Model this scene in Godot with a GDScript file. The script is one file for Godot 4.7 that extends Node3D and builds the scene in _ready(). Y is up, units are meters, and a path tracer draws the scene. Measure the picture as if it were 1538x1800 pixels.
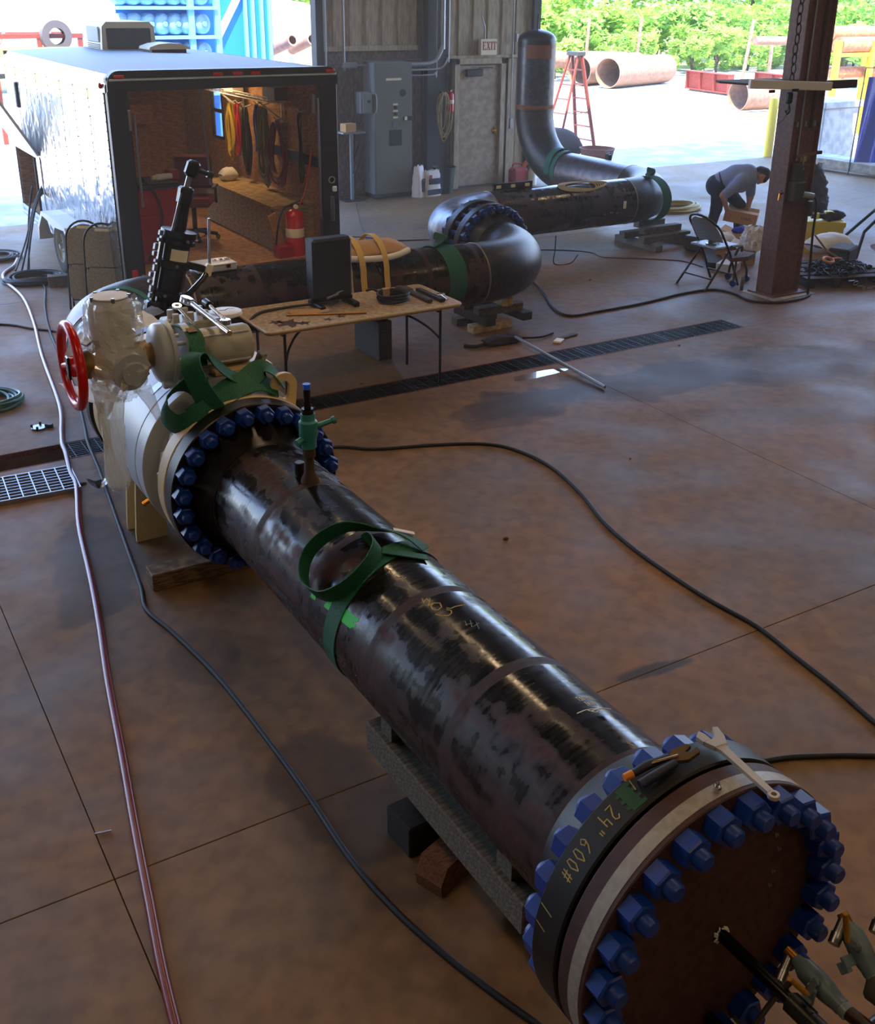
extends Node3D
# A pipe fabrication shop: 24 inch test spools, a ball valve, a work trailer, the yard beyond the open bay.
# World: y up, metres. X runs along the floor drain, Z along the nearest pipe; the camera stands above the origin.

const PX := 1.865      # axis of the nearest pipe and the valve
const PY := 0.795
const TAU8 := TAU / 8.0

var M := {}            # materials by name
var taken := {}
var MESH := {}         # shared meshes
var rng := RandomNumberGenerator.new()

class MB:
	var v := PackedVector3Array()
	var n := PackedVector3Array()
	var t := PackedVector2Array()
	var ix := PackedInt32Array()
	var c := PackedColorArray()
	func vert(p: Vector3, nn: Vector3, u := Vector2.ZERO) -> int:
		v.append(p); n.append(nn); t.append(u)
		return v.size() - 1
	func tri(a: Vector3, b: Vector3, cc: Vector3, away := Vector3.INF) -> void:
		var nn := (b - a).cross(cc - a).normalized()
		if away != Vector3.INF and nn.dot((a + b + cc) / 3.0 - away) < 0.0:
			var q := b
			b = cc
			cc = q
			nn = -nn
		var k := vert(a, nn)
		vert(b, nn); vert(cc, nn)
		ix.append_array([k, k + 2, k + 1])
	func quad(a: Vector3, b: Vector3, cc: Vector3, d: Vector3, away := Vector3.INF) -> void:
		var nn := (b - a).cross(cc - a).normalized()
		if nn.length_squared() < 0.5:
			nn = (cc - a).cross(d - a).normalized()
		if away != Vector3.INF and nn.dot((a + b + cc + d) / 4.0 - away) < 0.0:
			var q := b
			b = d
			d = q
			nn = -nn
		var k := vert(a, nn, Vector2(0, 0))
		vert(b, nn, Vector2(1, 0)); vert(cc, nn, Vector2(1, 1)); vert(d, nn, Vector2(0, 1))
		ix.append_array([k, k + 2, k + 1, k, k + 3, k + 2])
	func box(x: Transform3D, s: Vector3, b := 0.0) -> MB:
		var h := s / 2.0
		b = minf(b, minf(h.x, minf(h.y, h.z)) * 0.95)
		var o := x.origin
		if b <= 0.0:
			for a in 3:
				for sg in [-1.0, 1.0]:
					var e1 := Vector3.ZERO; var e2 := Vector3.ZERO; var e0 := Vector3.ZERO
					e0[a] = h[a] * sg; e1[(a + 1) % 3] = h[(a + 1) % 3]; e2[(a + 2) % 3] = h[(a + 2) % 3]
					quad(x * (e0 - e1 - e2), x * (e0 + e1 - e2), x * (e0 + e1 + e2), x * (e0 - e1 + e2), o)
			return self
		for a in 3:
			for sg in [-1.0, 1.0]:
				var e1 := Vector3.ZERO; var e2 := Vector3.ZERO; var e0 := Vector3.ZERO
				e0[a] = h[a] * sg; e1[(a + 1) % 3] = h[(a + 1) % 3] - b; e2[(a + 2) % 3] = h[(a + 2) % 3] - b
				quad(x * (e0 - e1 - e2), x * (e0 + e1 - e2), x * (e0 + e1 + e2), x * (e0 - e1 + e2), o)
			var a1 := (a + 1) % 3
			var a2 := (a + 2) % 3
			for s1 in [-1.0, 1.0]:
				for s2 in [-1.0, 1.0]:
					var L := Vector3.ZERO; L[a] = h[a] - b
					var p := Vector3.ZERO; p[a1] = s1 * h[a1]; p[a2] = s2 * (h[a2] - b)
					var q := Vector3.ZERO; q[a1] = s1 * (h[a1] - b); q[a2] = s2 * h[a2]
					quad(x * (p - L), x * (p + L), x * (q + L), x * (q - L), o)
		for sx in [-1.0, 1.0]:
			for sy in [-1.0, 1.0]:
				for sz in [-1.0, 1.0]:
					tri(x * Vector3(sx * h.x, sy * (h.y - b), sz * (h.z - b)), x * Vector3(sx * (h.x - b), sy * h.y, sz * (h.z - b)), x * Vector3(sx * (h.x - b), sy * (h.y - b), sz * h.z), o)
		return self
	# a profile of (radius, height) turned about local y; going up the outside, the normal points out
	func lathe(x: Transform3D, prof: Array, seg := 24, a0 := 0.0, a1 := TAU) -> MB:
		var m := prof.size()
		var sn: Array[Vector2] = []
		for i in m - 1:
			var d: Vector2 = prof[i + 1] - prof[i]
			sn.append(Vector2(d.y, -d.x).normalized())
		var run := 0.0
		for i in m - 1:
			var p: Vector2 = prof[i]
			var q: Vector2 = prof[i + 1]
			var np: Vector2 = sn[i]
			var nq: Vector2 = sn[i]
			if i > 0 and sn[i - 1].dot(sn[i]) > 0.75:
				np = (sn[i - 1] + sn[i]).normalized()
			if i < m - 2 and sn[i + 1].dot(sn[i]) > 0.75:
				nq = (sn[i + 1] + sn[i]).normalized()
			var k := v.size()
			var L := p.distance_to(q)
			for j in seg + 1:
				var a := a0 + (a1 - a0) * j / seg
				var ca := cos(a)
				var sa := sin(a)
				vert(x * Vector3(p.x * ca, p.y, p.x * sa), (x.basis * Vector3(np.x * ca, np.y, np.x * sa)).normalized(), Vector2(float(j) / seg, run))
				vert(x * Vector3(q.x * ca, q.y, q.x * sa), (x.basis * Vector3(nq.x * ca, nq.y, nq.x * sa)).normalized(), Vector2(float(j) / seg, run + L))
			run += L
			for j in seg:
				var b := k + j * 2
				ix.append_array([b, b + 2, b + 1, b + 1, b + 2, b + 3])
		return self
	func cyl(a: Vector3, b: Vector3, r0: float, r1 := -1.0, seg := 16, bev := 0.0) -> MB:
		if r1 < 0.0:
			r1 = r0
		var L := a.distance_to(b)
		var up := (b - a) / L
		var s := up.cross(Vector3.FORWARD if absf(up.z) < 0.9 else Vector3.RIGHT).normalized()
		var x := Transform3D(Basis(s, up, s.cross(up)), a)
		if bev > 0.0:
			return lathe(x, [Vector2(0, 0), Vector2(r0 - bev, 0), Vector2(r0, bev), Vector2(r1, L - bev), Vector2(r1 - bev, L), Vector2(0, L)], seg)
		return lathe(x, [Vector2(0, 0), Vector2(r0, 0), Vector2(r1, L), Vector2(0, L)], seg)
	func tube(pts: Array, r, seg := 8, loop := false) -> MB:
		var m := pts.size()
		var fr := Vector3.ZERO
		var first := v.size()
		var run := 0.0
		for i in m:
			var p: Vector3 = pts[i]
			var a: Vector3 = pts[(i - 1 + m) % m] if (i > 0 or loop) else p
			var b: Vector3 = pts[(i + 1) % m] if (i < m - 1 or loop) else p
			var d := (b - a).normalized()
			if fr == Vector3.ZERO:
				fr = d.cross(Vector3.UP if absf(d.y) < 0.9 else Vector3.RIGHT).normalized()
			fr = (fr - d * fr.dot(d)).normalized()
			var g := d.cross(fr)
			var rr: float = r[i] if r is Array else r
			if i > 0:
				run += p.distance_to(pts[i - 1])
			for j in seg + 1:
				var w := TAU * j / seg
				var nn := fr * cos(w) + g * sin(w)
				vert(p + nn * rr, nn, Vector2(float(j) / seg, run))
		var rows := m if loop else m - 1
		for i in rows:
			for j in seg:
				var a := first + i * (seg + 1) + j
				var b := first + ((i + 1) % m) * (seg + 1) + j
				ix.append_array([a, b, a + 1, a + 1, b, b + 1])
		if not loop:
			for e in [0, m - 1]:
				var p: Vector3 = pts[e]
				var d: Vector3 = (p - pts[1]).normalized() if e == 0 else (p - pts[m - 2]).normalized()
				var k := vert(p, d)
				for j in seg + 1:
					vert(v[first + e * (seg + 1) + j], d)
				for j in seg:
					if e == 0:
						ix.append_array([k, k + 1 + j, k + 2 + j])
					else:
						ix.append_array([k, k + 2 + j, k + 1 + j])
		return self
	# a flat strap along pts; nr: the outward normal at each point
	func ribbon(pts: Array, nr: Array, w: float, th: float) -> MB:
		var m := pts.size()
		var cs: Array = []
		for i in m:
			var d: Vector3 = (pts[mini(i + 1, m - 1)] - pts[maxi(i - 1, 0)]).normalized()
			var nn: Vector3 = (nr[i] - d * d.dot(nr[i])).normalized()
			var s := d.cross(nn)
			cs.append([pts[i] - s * w / 2, pts[i] + s * w / 2, nn, s])
		for side in 4:
			var k := v.size()
			for i in m:
				var L: Vector3 = cs[i][0]
				var R: Vector3 = cs[i][1]
				var up: Vector3 = cs[i][2]
				var s: Vector3 = cs[i][3]
				var p: Vector3; var q: Vector3; var nn: Vector3
				match side:
					0:
						p = L + up * th; q = R + up * th; nn = up
					1:
						p = R; q = L; nn = -up
					2:
						p = R + up * th; q = R; nn = s
					3:
						p = L; q = L + up * th; nn = -s
				vert(p, nn, Vector2(0, i)); vert(q, nn, Vector2(1, i))
			for i in m - 1:
				var b := k + i * 2
				ix.append_array([b, b + 2, b + 1, b + 1, b + 2, b + 3])
		for e in [0, m - 1]:
			quad(cs[e][0], cs[e][1], cs[e][1] + cs[e][2] * th, cs[e][0] + cs[e][2] * th)
		return self
	# a polygon in local xy pulled along +z
	func prism(x: Transform3D, poly: PackedVector2Array, depth: float, smooth := false) -> MB:
		if Geometry2D.is_polygon_clockwise(poly):
			poly = poly.duplicate()
			poly.reverse()
		var id := Geometry2D.triangulate_polygon(poly)
		var m := poly.size()
		for side in 2:
			var k := v.size()
			var nn := (x.basis * Vector3(0, 0, 1.0 if side == 1 else -1.0)).normalized()
			for p in poly:
				vert(x * Vector3(p.x, p.y, depth if side == 1 else 0.0), nn, p)
			for i in range(0, id.size(), 3):
				var a := poly[id[i]]
				var ccw := (poly[id[i + 1]] - a).cross(poly[id[i + 2]] - a) > 0.0
				if ccw == (side == 1):
					ix.append_array([k + id[i], k + id[i + 2], k + id[i + 1]])
				else:
					ix.append_array([k + id[i], k + id[i + 1], k + id[i + 2]])
		for i in m:
			var a := poly[i]
			var b := poly[(i + 1) % m]
			var e := Vector2(b.y - a.y, a.x - b.x).normalized()
			var ea := e
			var eb := e
			if smooth:
				var z := poly[(i - 1 + m) % m]
				var d := poly[(i + 2) % m]
				var e0 := Vector2(a.y - z.y, z.x - a.x).normalized()
				var e2 := Vector2(d.y - b.y, b.x - d.x).normalized()
				if e0.dot(e) > 0.7: ea = (e + e0).normalized()
				if e2.dot(e) > 0.7: eb = (e + e2).normalized()
			var k := v.size()
			var na := (x.basis * Vector3(ea.x, ea.y, 0)).normalized()
			var nb := (x.basis * Vector3(eb.x, eb.y, 0)).normalized()
			vert(x * Vector3(a.x, a.y, 0), na); vert(x * Vector3(b.x, b.y, 0), nb)
			vert(x * Vector3(b.x, b.y, depth), nb); vert(x * Vector3(a.x, a.y, depth), na)
			ix.append_array([k, k + 2, k + 1, k, k + 3, k + 2])
		return self
	func ball(o: Vector3, r: Vector3, seg := 14) -> MB:
		var pr := []
		for i in seg / 2 + 1:
			var a := PI * i / (seg / 2) - PI / 2
			pr.append(Vector2(cos(a), sin(a)))
		return lathe(Transform3D(Basis.from_scale(r), o), pr, seg)
	func mesh() -> ArrayMesh:
		var a := []
		a.resize(Mesh.ARRAY_MAX)
		a[Mesh.ARRAY_VERTEX] = v
		a[Mesh.ARRAY_NORMAL] = n
		a[Mesh.ARRAY_TEX_UV] = t
		if c.size() == v.size() and c.size() > 0:
			a[Mesh.ARRAY_COLOR] = c
		a[Mesh.ARRAY_INDEX] = ix
		var am := ArrayMesh.new()
		am.add_surface_from_arrays(Mesh.PRIMITIVE_TRIANGLES, a)
		return am

func T(x: float, y: float, z: float, ry := 0.0, rx := 0.0, rz := 0.0) -> Transform3D:
	return Transform3D(Basis.from_euler(Vector3(rx, ry, rz)), Vector3(x, y, z))

func V(x: float, y: float, z: float) -> Vector3:
	return Vector3(x, y, z)

# local y turned to point along d
func along(o: Vector3, d: Vector3, roll := 0.0) -> Transform3D:
	var up := d.normalized()
	var s := up.cross(Vector3.FORWARD if absf(up.z) < 0.9 else Vector3.RIGHT).normalized()
	return Transform3D(Basis(s, up, s.cross(up)), o) * Transform3D(Basis(Vector3.UP, roll), Vector3.ZERO)

func ngon(k: int, r: float, off := 0.0) -> PackedVector2Array:
	var p := PackedVector2Array()
	for i in k:
		p.append(Vector2.from_angle(off + TAU * i / k) * r)
	return p

func spline(pts: Array, each := 6) -> Array:
	var o := []
	var m := pts.size()
	for i in m - 1:
		var a: Vector3 = pts[maxi(i - 1, 0)]
		var b: Vector3 = pts[i]
		var cc: Vector3 = pts[i + 1]
		var d: Vector3 = pts[mini(i + 2, m - 1)]
		for k in each:
			o.append(b.cubic_interpolate(cc, a, d, float(k) / each))
	o.append(pts[m - 1])
	return o

func flat_pts(xz: Array, y: float) -> Array:
	var o := []
	for p in xz:
		o.append(V(p[0], y, p[1]))
	return o

func numbered(called: String) -> String:
	var k: int = taken.get(called, -1) + 1
	taken[called] = k
	return called if k == 0 else "%s_%03d" % [called, k]

func tag(o: Node3D, label: String, category: String, group := "", kind := "") -> Node3D:
	if label: o.set_meta("label", label)
	if category: o.set_meta("category", category)
	if group: o.set_meta("group", group)
	if kind: o.set_meta("kind", kind)
	return o

func thing(called: String, label: String, category: String, at := Vector3.ZERO, turn := 0.0, group := "") -> Node3D:
	var o := Node3D.new()
	o.name = numbered(called)
	add_child(o)
	o.position = at
	o.rotation.y = turn
	return tag(o, label, category, group)

# one mesh as a part of parent (or, with a label, as a thing of its own)
func part(parent: Node3D, called: String, mb, mat: String, label := "") -> MeshInstance3D:
	var o := MeshInstance3D.new()
	o.mesh = mb.mesh() if mb is MB else mb
	o.material_override = null
	o.set_surface_override_material(0, M[mat])
	o.name = called
	parent.add_child(o, true)
	if label: o.set_meta("label", label)
	return o

func solo(called: String, mb, mat: String, label: String, category: String, group := "") -> MeshInstance3D:
	var o := part(self, numbered(called), mb, mat)
	tag(o, label, category, group)
	return o

func struct(called: String, mb, mat: String, parent: Node3D = self) -> MeshInstance3D:
	var o := part(parent, called, mb, mat)
	if parent == self:
		o.set_meta("kind", "structure")
	return o

func copy(o: Node3D, called: String, label := "", group := "") -> Node3D:
	var r: Node3D = o.duplicate()
	r.name = numbered(called)
	add_child(r)
	if label: r.set_meta("label", label)
	if group: r.set_meta("group", group)
	return r

func words(parent: Node3D, called: String, text: String, size: float, mat: String, x: Transform3D, depth := 0.002, serif := false, bold := false) -> MeshInstance3D:
	var tm := TextMesh.new()
	var f := SystemFont.new()
	f.font_names = PackedStringArray(["Droid Serif" if serif else "Droid Sans"])
	if bold: f.font_weight = 700
	tm.font = f
	tm.text = text
	tm.font_size = 64
	tm.pixel_size = size / 64.0
	tm.depth = depth
	var o := MeshInstance3D.new()
	o.mesh = tm
	o.set_surface_override_material(0, M[mat])
	tm.material = M[mat]
	o.name = called
	parent.add_child(o, true)
	o.transform = x
	return o

func mat(key: String, col: Color, rough := 0.7, metal := 0.0, spec := 0.5) -> StandardMaterial3D:
	var m := StandardMaterial3D.new()
	m.resource_name = key
	m.albedo_color = col
	m.roughness = rough
	m.metallic = metal
	m.metallic_specular = spec
	M[key] = m
	return m

func noise_tex(seed_: int, freq: float, cols: Array, offs: Array, size := 512, octaves := 5, kind := FastNoiseLite.TYPE_SIMPLEX_SMOOTH, warp := 0.0) -> NoiseTexture2D:
	var f := FastNoiseLite.new()
	f.seed = seed_
	f.frequency = freq
	f.noise_type = kind
	f.fractal_octaves = octaves
	if warp > 0.0:
		f.domain_warp_enabled = true
		f.domain_warp_amplitude = warp
		f.domain_warp_frequency = freq * 1.5
	var g := Gradient.new()
	g.offsets = PackedFloat32Array(offs)
	g.colors = PackedColorArray(cols)
	var tx := NoiseTexture2D.new()
	tx.width = size
	tx.height = size
	tx.seamless = true
	tx.noise = f
	tx.color_ramp = g
	return tx

# colour that varies by grain: triplanar noise between two tones
func grain(key: String, a: Color, b: Color, scale := 1.0, rough := 0.75, metal := 0.0, freq := 0.02, seed_ := 1, stretch := Vector3.ONE, relief := 0.0) -> StandardMaterial3D:
	var m := mat(key, Color.WHITE, rough, metal)
	m.albedo_texture = noise_tex(seed_, freq, [a, b], [0.25, 0.75], 256)
	m.uv1_triplanar = true
	m.uv1_scale = stretch * scale
	if relief > 0.0:
		m.heightmap_enabled = true
		m.heightmap_texture = m.albedo_texture
		m.heightmap_scale = relief
	return m

func _ready() -> void:
	rng.seed = 77
	camera_and_light()
	materials()
	more_materials()
	even_more_materials()
	last_materials()
	yard_materials()
	floor_and_yard()
	building()
	far_wall()
	nearest_spool()
	ball_valve()
	long_spools()
	trailer()
	folding_table()
	column_and_corner()
	worker()
	shop_floor_things()
	yard_things()
	trees()

func camera_and_light() -> void:
	# fitted to the photograph: focal length 1880 px for 1538 x 1800, principal point at row 761
	var cam := Camera3D.new()
	cam.name = "camera"
	var f := 1880.3
	var pitch := 0.38923
	var roll := 0.00976
	var yaw := 0.5445
	var fw := Vector3(sin(yaw) * cos(pitch), -sin(pitch), -cos(yaw) * cos(pitch))
	var rt := Vector3(cos(yaw), 0, sin(yaw))
	var up := rt.cross(fw)
	var r2 := rt * cos(roll) + up * sin(roll)
	var u2 := up * cos(roll) - rt * sin(roll)
	cam.transform = Transform3D(Basis(r2, u2, -fw), Vector3(0, 3.245, 0))
	cam.projection = Camera3D.PROJECTION_FRUSTUM
	cam.near = 0.05
	cam.far = 400.0
	cam.size = 0.05 * 1800.0 / f
	cam.frustum_offset = Vector2(0.0, (761.45 - 900.0) * 0.05 / f)
	add_child(cam)
	cam.current = true
	var sky := Sky.new()
	var sm := ProceduralSkyMaterial.new()
	sm.sky_top_color = Color(0.52, 0.68, 0.94)
	sm.sky_horizon_color = Color(0.88, 0.94, 1.0)
	sm.ground_bottom_color = Color(0.35, 0.32, 0.28)
	sm.ground_horizon_color = Color(0.6, 0.6, 0.58)
	sm.sky_energy_multiplier = 2.8
	sky.sky_material = sm
	var e := Environment.new()
	e.background_mode = Environment.BG_SKY
	e.sky = sky
	e.tonemap_mode = Environment.TONE_MAPPER_LINEAR
	e.tonemap_exposure = 1.0
	e.sdfgi_enabled = true
	e.ssao_enabled = true
	e.ssil_enabled = true
	e.volumetric_fog_enabled = true
	e.volumetric_fog_density = 0.0
	var we := WorldEnvironment.new()
	we.name = "surroundings"
	we.environment = e
	add_child(we)
	# high summer sun behind the building: the eave's shade reaches two metres into the yard
	var sun := DirectionalLight3D.new()
	sun.name = "sun"
	sun.light_color = Color(1.0, 0.95, 0.86)
	sun.light_energy = 7.5
	sun.light_angular_distance = 0.53
	sun.shadow_enabled = true
	sun.sky_mode = DirectionalLight3D.SKY_MODE_LIGHT_ONLY
	var to := Vector3(-0.22, 1.0, 0.35).normalized()
	add_child(sun)
	sun.look_at_from_position(to * 30.0, Vector3.ZERO, Vector3.RIGHT)
	# unseen warm lights under the roof, placed to light the foreground: their housings are built in building()
	for p in UNSEEN_LIGHTS:
		var a := AreaLight3D.new()
		a.name = "unseen_roof_area_light"
		a.light_color = Color(1.0, 0.87, 0.70)
		a.light_energy = 3.8
		a.area_size = Vector2(0.5, 1.3)
		a.shadow_enabled = true
		add_child(a, true)
		a.position = Vector3(p.x, 6.02, p.y)
		a.rotation.x = -PI / 2
const UNSEEN_LIGHTS := [Vector2(3.35, -7.15), Vector2(3.35, -9.9), Vector2(-0.7, -10.1), Vector2(12.4, -9.3), Vector2(5.2, -2.2), Vector2(-0.7, -2.6), Vector2(9.0, -3.5), Vector2(1.2, 2.2), Vector2(6.5, 2.4)]  # last two, behind the camera, are placed to light the blind flange face

func materials() -> void:
	mat("dark", Color(0.03, 0.03, 0.035), 0.6)
	mat("black_paint", Color(0.055, 0.06, 0.075), 0.42)
	mat("black_rubber", Color(0.06, 0.055, 0.05), 0.6)
	mat("black_gloss", Color(0.03, 0.032, 0.045), 0.25)
	mat("white_paint", Color(0.90, 0.90, 0.88), 0.4)
	mat("chrome", Color(0.86, 0.86, 0.88), 0.14, 1.0)
	mat("chrome_soft", Color(0.78, 0.75, 0.70), 0.34, 0.55)  # chrome with its metallic lowered so the wrench reads brighter
	mat("steel", Color(0.55, 0.55, 0.56), 0.35, 1.0)
	mat("galvanised", Color(0.62, 0.64, 0.66), 0.42, 0.85)
	mat("aluminium", Color(0.84, 0.85, 0.87), 0.16, 1.0)
	mat("bolt_blue", Color(0.03, 0.2, 0.52), 0.42)
	mat("red_gloss", Color(0.76, 0.05, 0.035), 0.22)
	mat("red_dull", Color(0.62, 0.07, 0.08), 0.55)
	mat("yellow_paint", Color(0.93, 0.78, 0.08), 0.5)
	mat("plastic_yellow", Color(0.80, 0.72, 0.10), 0.5)
	mat("paper", Color(0.86, 0.85, 0.84), 0.85)
	mat("cloth_white", Color(0.85, 0.84, 0.82), 0.9)
	mat("chalk", Color(0.66, 0.58, 0.34), 0.95)
	mat("chalk_white", Color(0.82, 0.82, 0.78), 0.95)
	mat("green_paint", Color(0.12, 0.80, 0.22), 0.6)
	mat("green_spray", Color(0.05, 0.26, 0.06), 0.7)
	mat("teal", Color(0.16, 0.48, 0.46), 0.45)
	mat("cap_blue", Color(0.10, 0.36, 0.85), 0.4)
	mat("strap_yellow", Color(0.80, 0.66, 0.36), 0.8)
	mat("valve_grey", Color(0.64, 0.66, 0.68), 0.36)
	mat("valve_cream", Color(0.80, 0.70, 0.50), 0.4)
	mat("brass", Color(0.62, 0.42, 0.16), 0.35, 0.9)
	mat("handle_yellow", Color(0.62, 0.42, 0.06), 0.45)
	mat("fitting_grey", Color(0.34, 0.40, 0.42), 0.45)
	mat("cardboard", Color(0.72, 0.55, 0.35), 0.9)
	mat("ink", Color(0.16, 0.12, 0.10), 0.9)
	mat("hose_red", Color(0.44, 0.12, 0.09), 0.3)
	mat("hose_green", Color(0.12, 0.36, 0.28), 0.4)
	mat("hose_yellow", Color(0.66, 0.58, 0.26), 0.6)
	mat("hose_blue", Color(0.12, 0.22, 0.50), 0.5)
	mat("rope_tan", Color(0.66, 0.58, 0.40), 0.9)
	mat("tarp_blue", Color(0.08, 0.10, 0.44), 0.3)
	mat("rack_blue", Color(0.10, 0.50, 0.86), 0.5)
	mat("rack_pale", Color(0.45, 0.74, 0.88), 0.5)
	mat("exit_white", Color(0.92, 0.88, 0.76), 0.5)
	mat("exit_red", Color(0.62, 0.10, 0.08), 0.6)
	mat("cabinet_grey", Color(0.42, 0.44, 0.42), 0.42)
	mat("cabinet_pale", Color(0.50, 0.55, 0.56), 0.35)
	mat("tail_red", Color(0.72, 0.05, 0.05), 0.3)
	mat("skin", Color(0.74, 0.52, 0.40), 0.6)
	mat("hair", Color(0.10, 0.07, 0.05), 0.7)
	mat("denim", Color(0.12, 0.15, 0.22), 0.85)
	mat("shirt", Color(0.50, 0.54, 0.66), 0.85)
	grain("grass_mat", Color(0.50, 0.54, 0.24), Color(0.66, 0.64, 0.38), 0.4, 0.95, 0.0, 0.03, 34)
	var w := mat("window_glass", Color(0.75, 0.85, 0.9, 0.12), 0.03)
	w.transparency = BaseMaterial3D.TRANSPARENCY_ALPHA
	var film := mat("clear_wrap", Color(0.95, 0.94, 0.90, 0.34), 0.10)
	film.transparency = BaseMaterial3D.TRANSPARENCY_ALPHA
	var wet := mat("puddle_water", Color(0.55, 0.6, 0.62, 0.08), 0.04)
	wet.transparency = BaseMaterial3D.TRANSPARENCY_ALPHA
	var gl := mat("unseen_lamp_glow", Color(1.0, 0.8, 0.5), 0.5)
	gl.emission_enabled = true
	gl.emission = Color(1.0, 0.8, 0.55)
	gl.emission_energy_multiplier = 4.0
	var shirt: StandardMaterial3D = M["shirt"]
	shirt.rim_enabled = true
	shirt.rim = 0.3
	grain("sling", Color(0.04, 0.28, 0.19), Color(0.08, 0.40, 0.28), 6.0, 0.75, 0.0, 0.05, 3)
	grain("timber", Color(0.30, 0.22, 0.14), Color(0.50, 0.39, 0.26), 1.2, 0.85, 0.0, 0.03, 4, Vector3(1, 6, 1), 0.3)
	grain("timber_grey", Color(0.27, 0.24, 0.20), Color(0.42, 0.38, 0.32), 1.5, 0.85, 0.0, 0.03, 5, Vector3(1, 5, 5))
	grain("timber_pale", Color(0.62, 0.52, 0.36), Color(0.76, 0.66, 0.48), 1.5, 0.85, 0.0, 0.03, 6)
	grain("plywood", Color(0.58, 0.41, 0.25), Color(0.72, 0.53, 0.34), 1.4, 0.8, 0.0, 0.02, 7, Vector3(1, 4, 1))
	grain("plywood_pale", Color(0.58, 0.47, 0.27), Color(0.74, 0.62, 0.40), 1.6, 0.8, 0.0, 0.02, 8, Vector3(1, 5, 1))
	grain("rust", Color(0.30, 0.13, 0.06), Color(0.50, 0.25, 0.12), 3.0, 0.85, 0.0, 0.03, 9)
	grain("rust_pipe", Color(0.50, 0.36, 0.28), Color(0.62, 0.48, 0.38), 1.0, 0.7, 0.0, 0.02, 10)
	grain("scale_steel", Color(0.07, 0.065, 0.07), Color(0.15, 0.12, 0.11), 2.4, 0.36, 0.35, 0.03, 11)
	grain("forged_steel", Color(0.16, 0.17, 0.20), Color(0.27, 0.27, 0.29), 2.0, 0.4, 0.75, 0.03, 12)
	grain("blind_face", Color(0.20, 0.10, 0.09), Color(0.27, 0.15, 0.13), 2.2, 0.62, 0.1, 0.03, 13)
	grain("blind_rim", Color(0.16, 0.10, 0.085), Color(0.27, 0.19, 0.16), 4.0, 0.6, 0.2, 0.03, 14)
	grain("silver_band", Color(0.55, 0.52, 0.48), Color(0.62, 0.59, 0.55), 3.0, 0.5, 0.3, 0.04, 15)
	grain("column_red", Color(0.37, 0.26, 0.23), Color(0.44, 0.31, 0.27), 2.0, 0.65, 0.0, 0.03, 16)
	grain("red_primer", Color(0.48, 0.16, 0.10), Color(0.66, 0.26, 0.16), 1.5, 0.8, 0.0, 0.03, 17)
	grain("wall_sheet", Color(0.60, 0.55, 0.45), Color(0.72, 0.66, 0.54), 0.9, 0.6, 0.0, 0.02, 18, Vector3(3, 0.6, 3))
	grain("wall_low", Color(0.34, 0.28, 0.21), Color(0.46, 0.38, 0.28), 1.1, 0.7, 0.0, 0.02, 19, Vector3(2, 1, 2))
	grain("door_paint", Color(0.56, 0.50, 0.42), Color(0.66, 0.59, 0.50), 1.2, 0.6, 0.0, 0.02, 20)
	grain("concrete", Color(0.60, 0.59, 0.56), Color(0.72, 0.71, 0.68), 0.7, 0.9, 0.0, 0.02, 21, Vector3.ONE, 0.4)
	grain("yard_concrete", Color(0.60, 0.58, 0.55), Color(0.74, 0.72, 0.69), 0.25, 0.9, 0.0, 0.02, 22)
	grain("table_top", Color(0.58, 0.49, 0.37), Color(0.70, 0.61, 0.48), 2.0, 0.6, 0.0, 0.03, 23)
	grain("canvas", Color(0.62, 0.47, 0.30), Color(0.74, 0.58, 0.40), 8.0, 0.95, 0.0, 0.05, 24)
	grain("dark_canvas", Color(0.10, 0.07, 0.06), Color(0.20, 0.11, 0.08), 7.0, 0.95, 0.0, 0.04, 25)
	grain("chair_beige", Color(0.54, 0.51, 0.45), Color(0.62, 0.58, 0.51), 3.0, 0.55, 0.2, 0.04, 26)
	grain("chair_blue_grey", Color(0.50, 0.54, 0.58), Color(0.58, 0.62, 0.66), 3.0, 0.5, 0.2, 0.04, 27)
	grain("ladder_orange", Color(0.46, 0.17, 0.11), Color(0.58, 0.27, 0.18), 4.0, 0.6, 0.0, 0.04, 28)
	grain("roof_metal", Color(0.42, 0.43, 0.45), Color(0.56, 0.57, 0.58), 0.8, 0.4, 0.3, 0.02, 29)
	grain("old_rubber", Color(0.07, 0.07, 0.07), Color(0.15, 0.14, 0.13), 6.0, 0.8, 0.0, 0.05, 30)
	grain("bark", Color(0.20, 0.15, 0.11), Color(0.33, 0.26, 0.20), 2.0, 0.95, 0.0, 0.04, 31)
	grain("vinyl_cushion", Color(0.22, 0.19, 0.15), Color(0.30, 0.26, 0.21), 5.0, 0.55, 0.0, 0.05, 32)
	grain("rope_grey", Color(0.20, 0.19, 0.18), Color(0.36, 0.34, 0.31), 20.0, 0.9, 0.0, 0.06, 33)
	for k in 3:
		var lf := mat("leaf_%d" % k, [Color(0.46, 0.62, 0.22), Color(0.55, 0.69, 0.27), Color(0.34, 0.52, 0.18)][k], 0.6)
		lf.backlight_enabled = true
		lf.backlight = Color(0.6, 0.7, 0.3)
	pipe_skin()
	trailer_skin()
	floor_skin()

func bytes_noise(seed_: int, freq: float, w: int, h: int, oct := 4) -> PackedByteArray:
	var f := FastNoiseLite.new()
	f.seed = seed_
	f.frequency = freq
	f.fractal_octaves = oct
	f.noise_type = FastNoiseLite.TYPE_SIMPLEX_SMOOTH
	return f.get_seamless_image(w, h).get_data()

func image_of(w: int, h: int, d: PackedByteArray) -> ImageTexture:
	return ImageTexture.create_from_image(Image.create_from_data(w, h, false, Image.FORMAT_RGB8, d))

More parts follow.
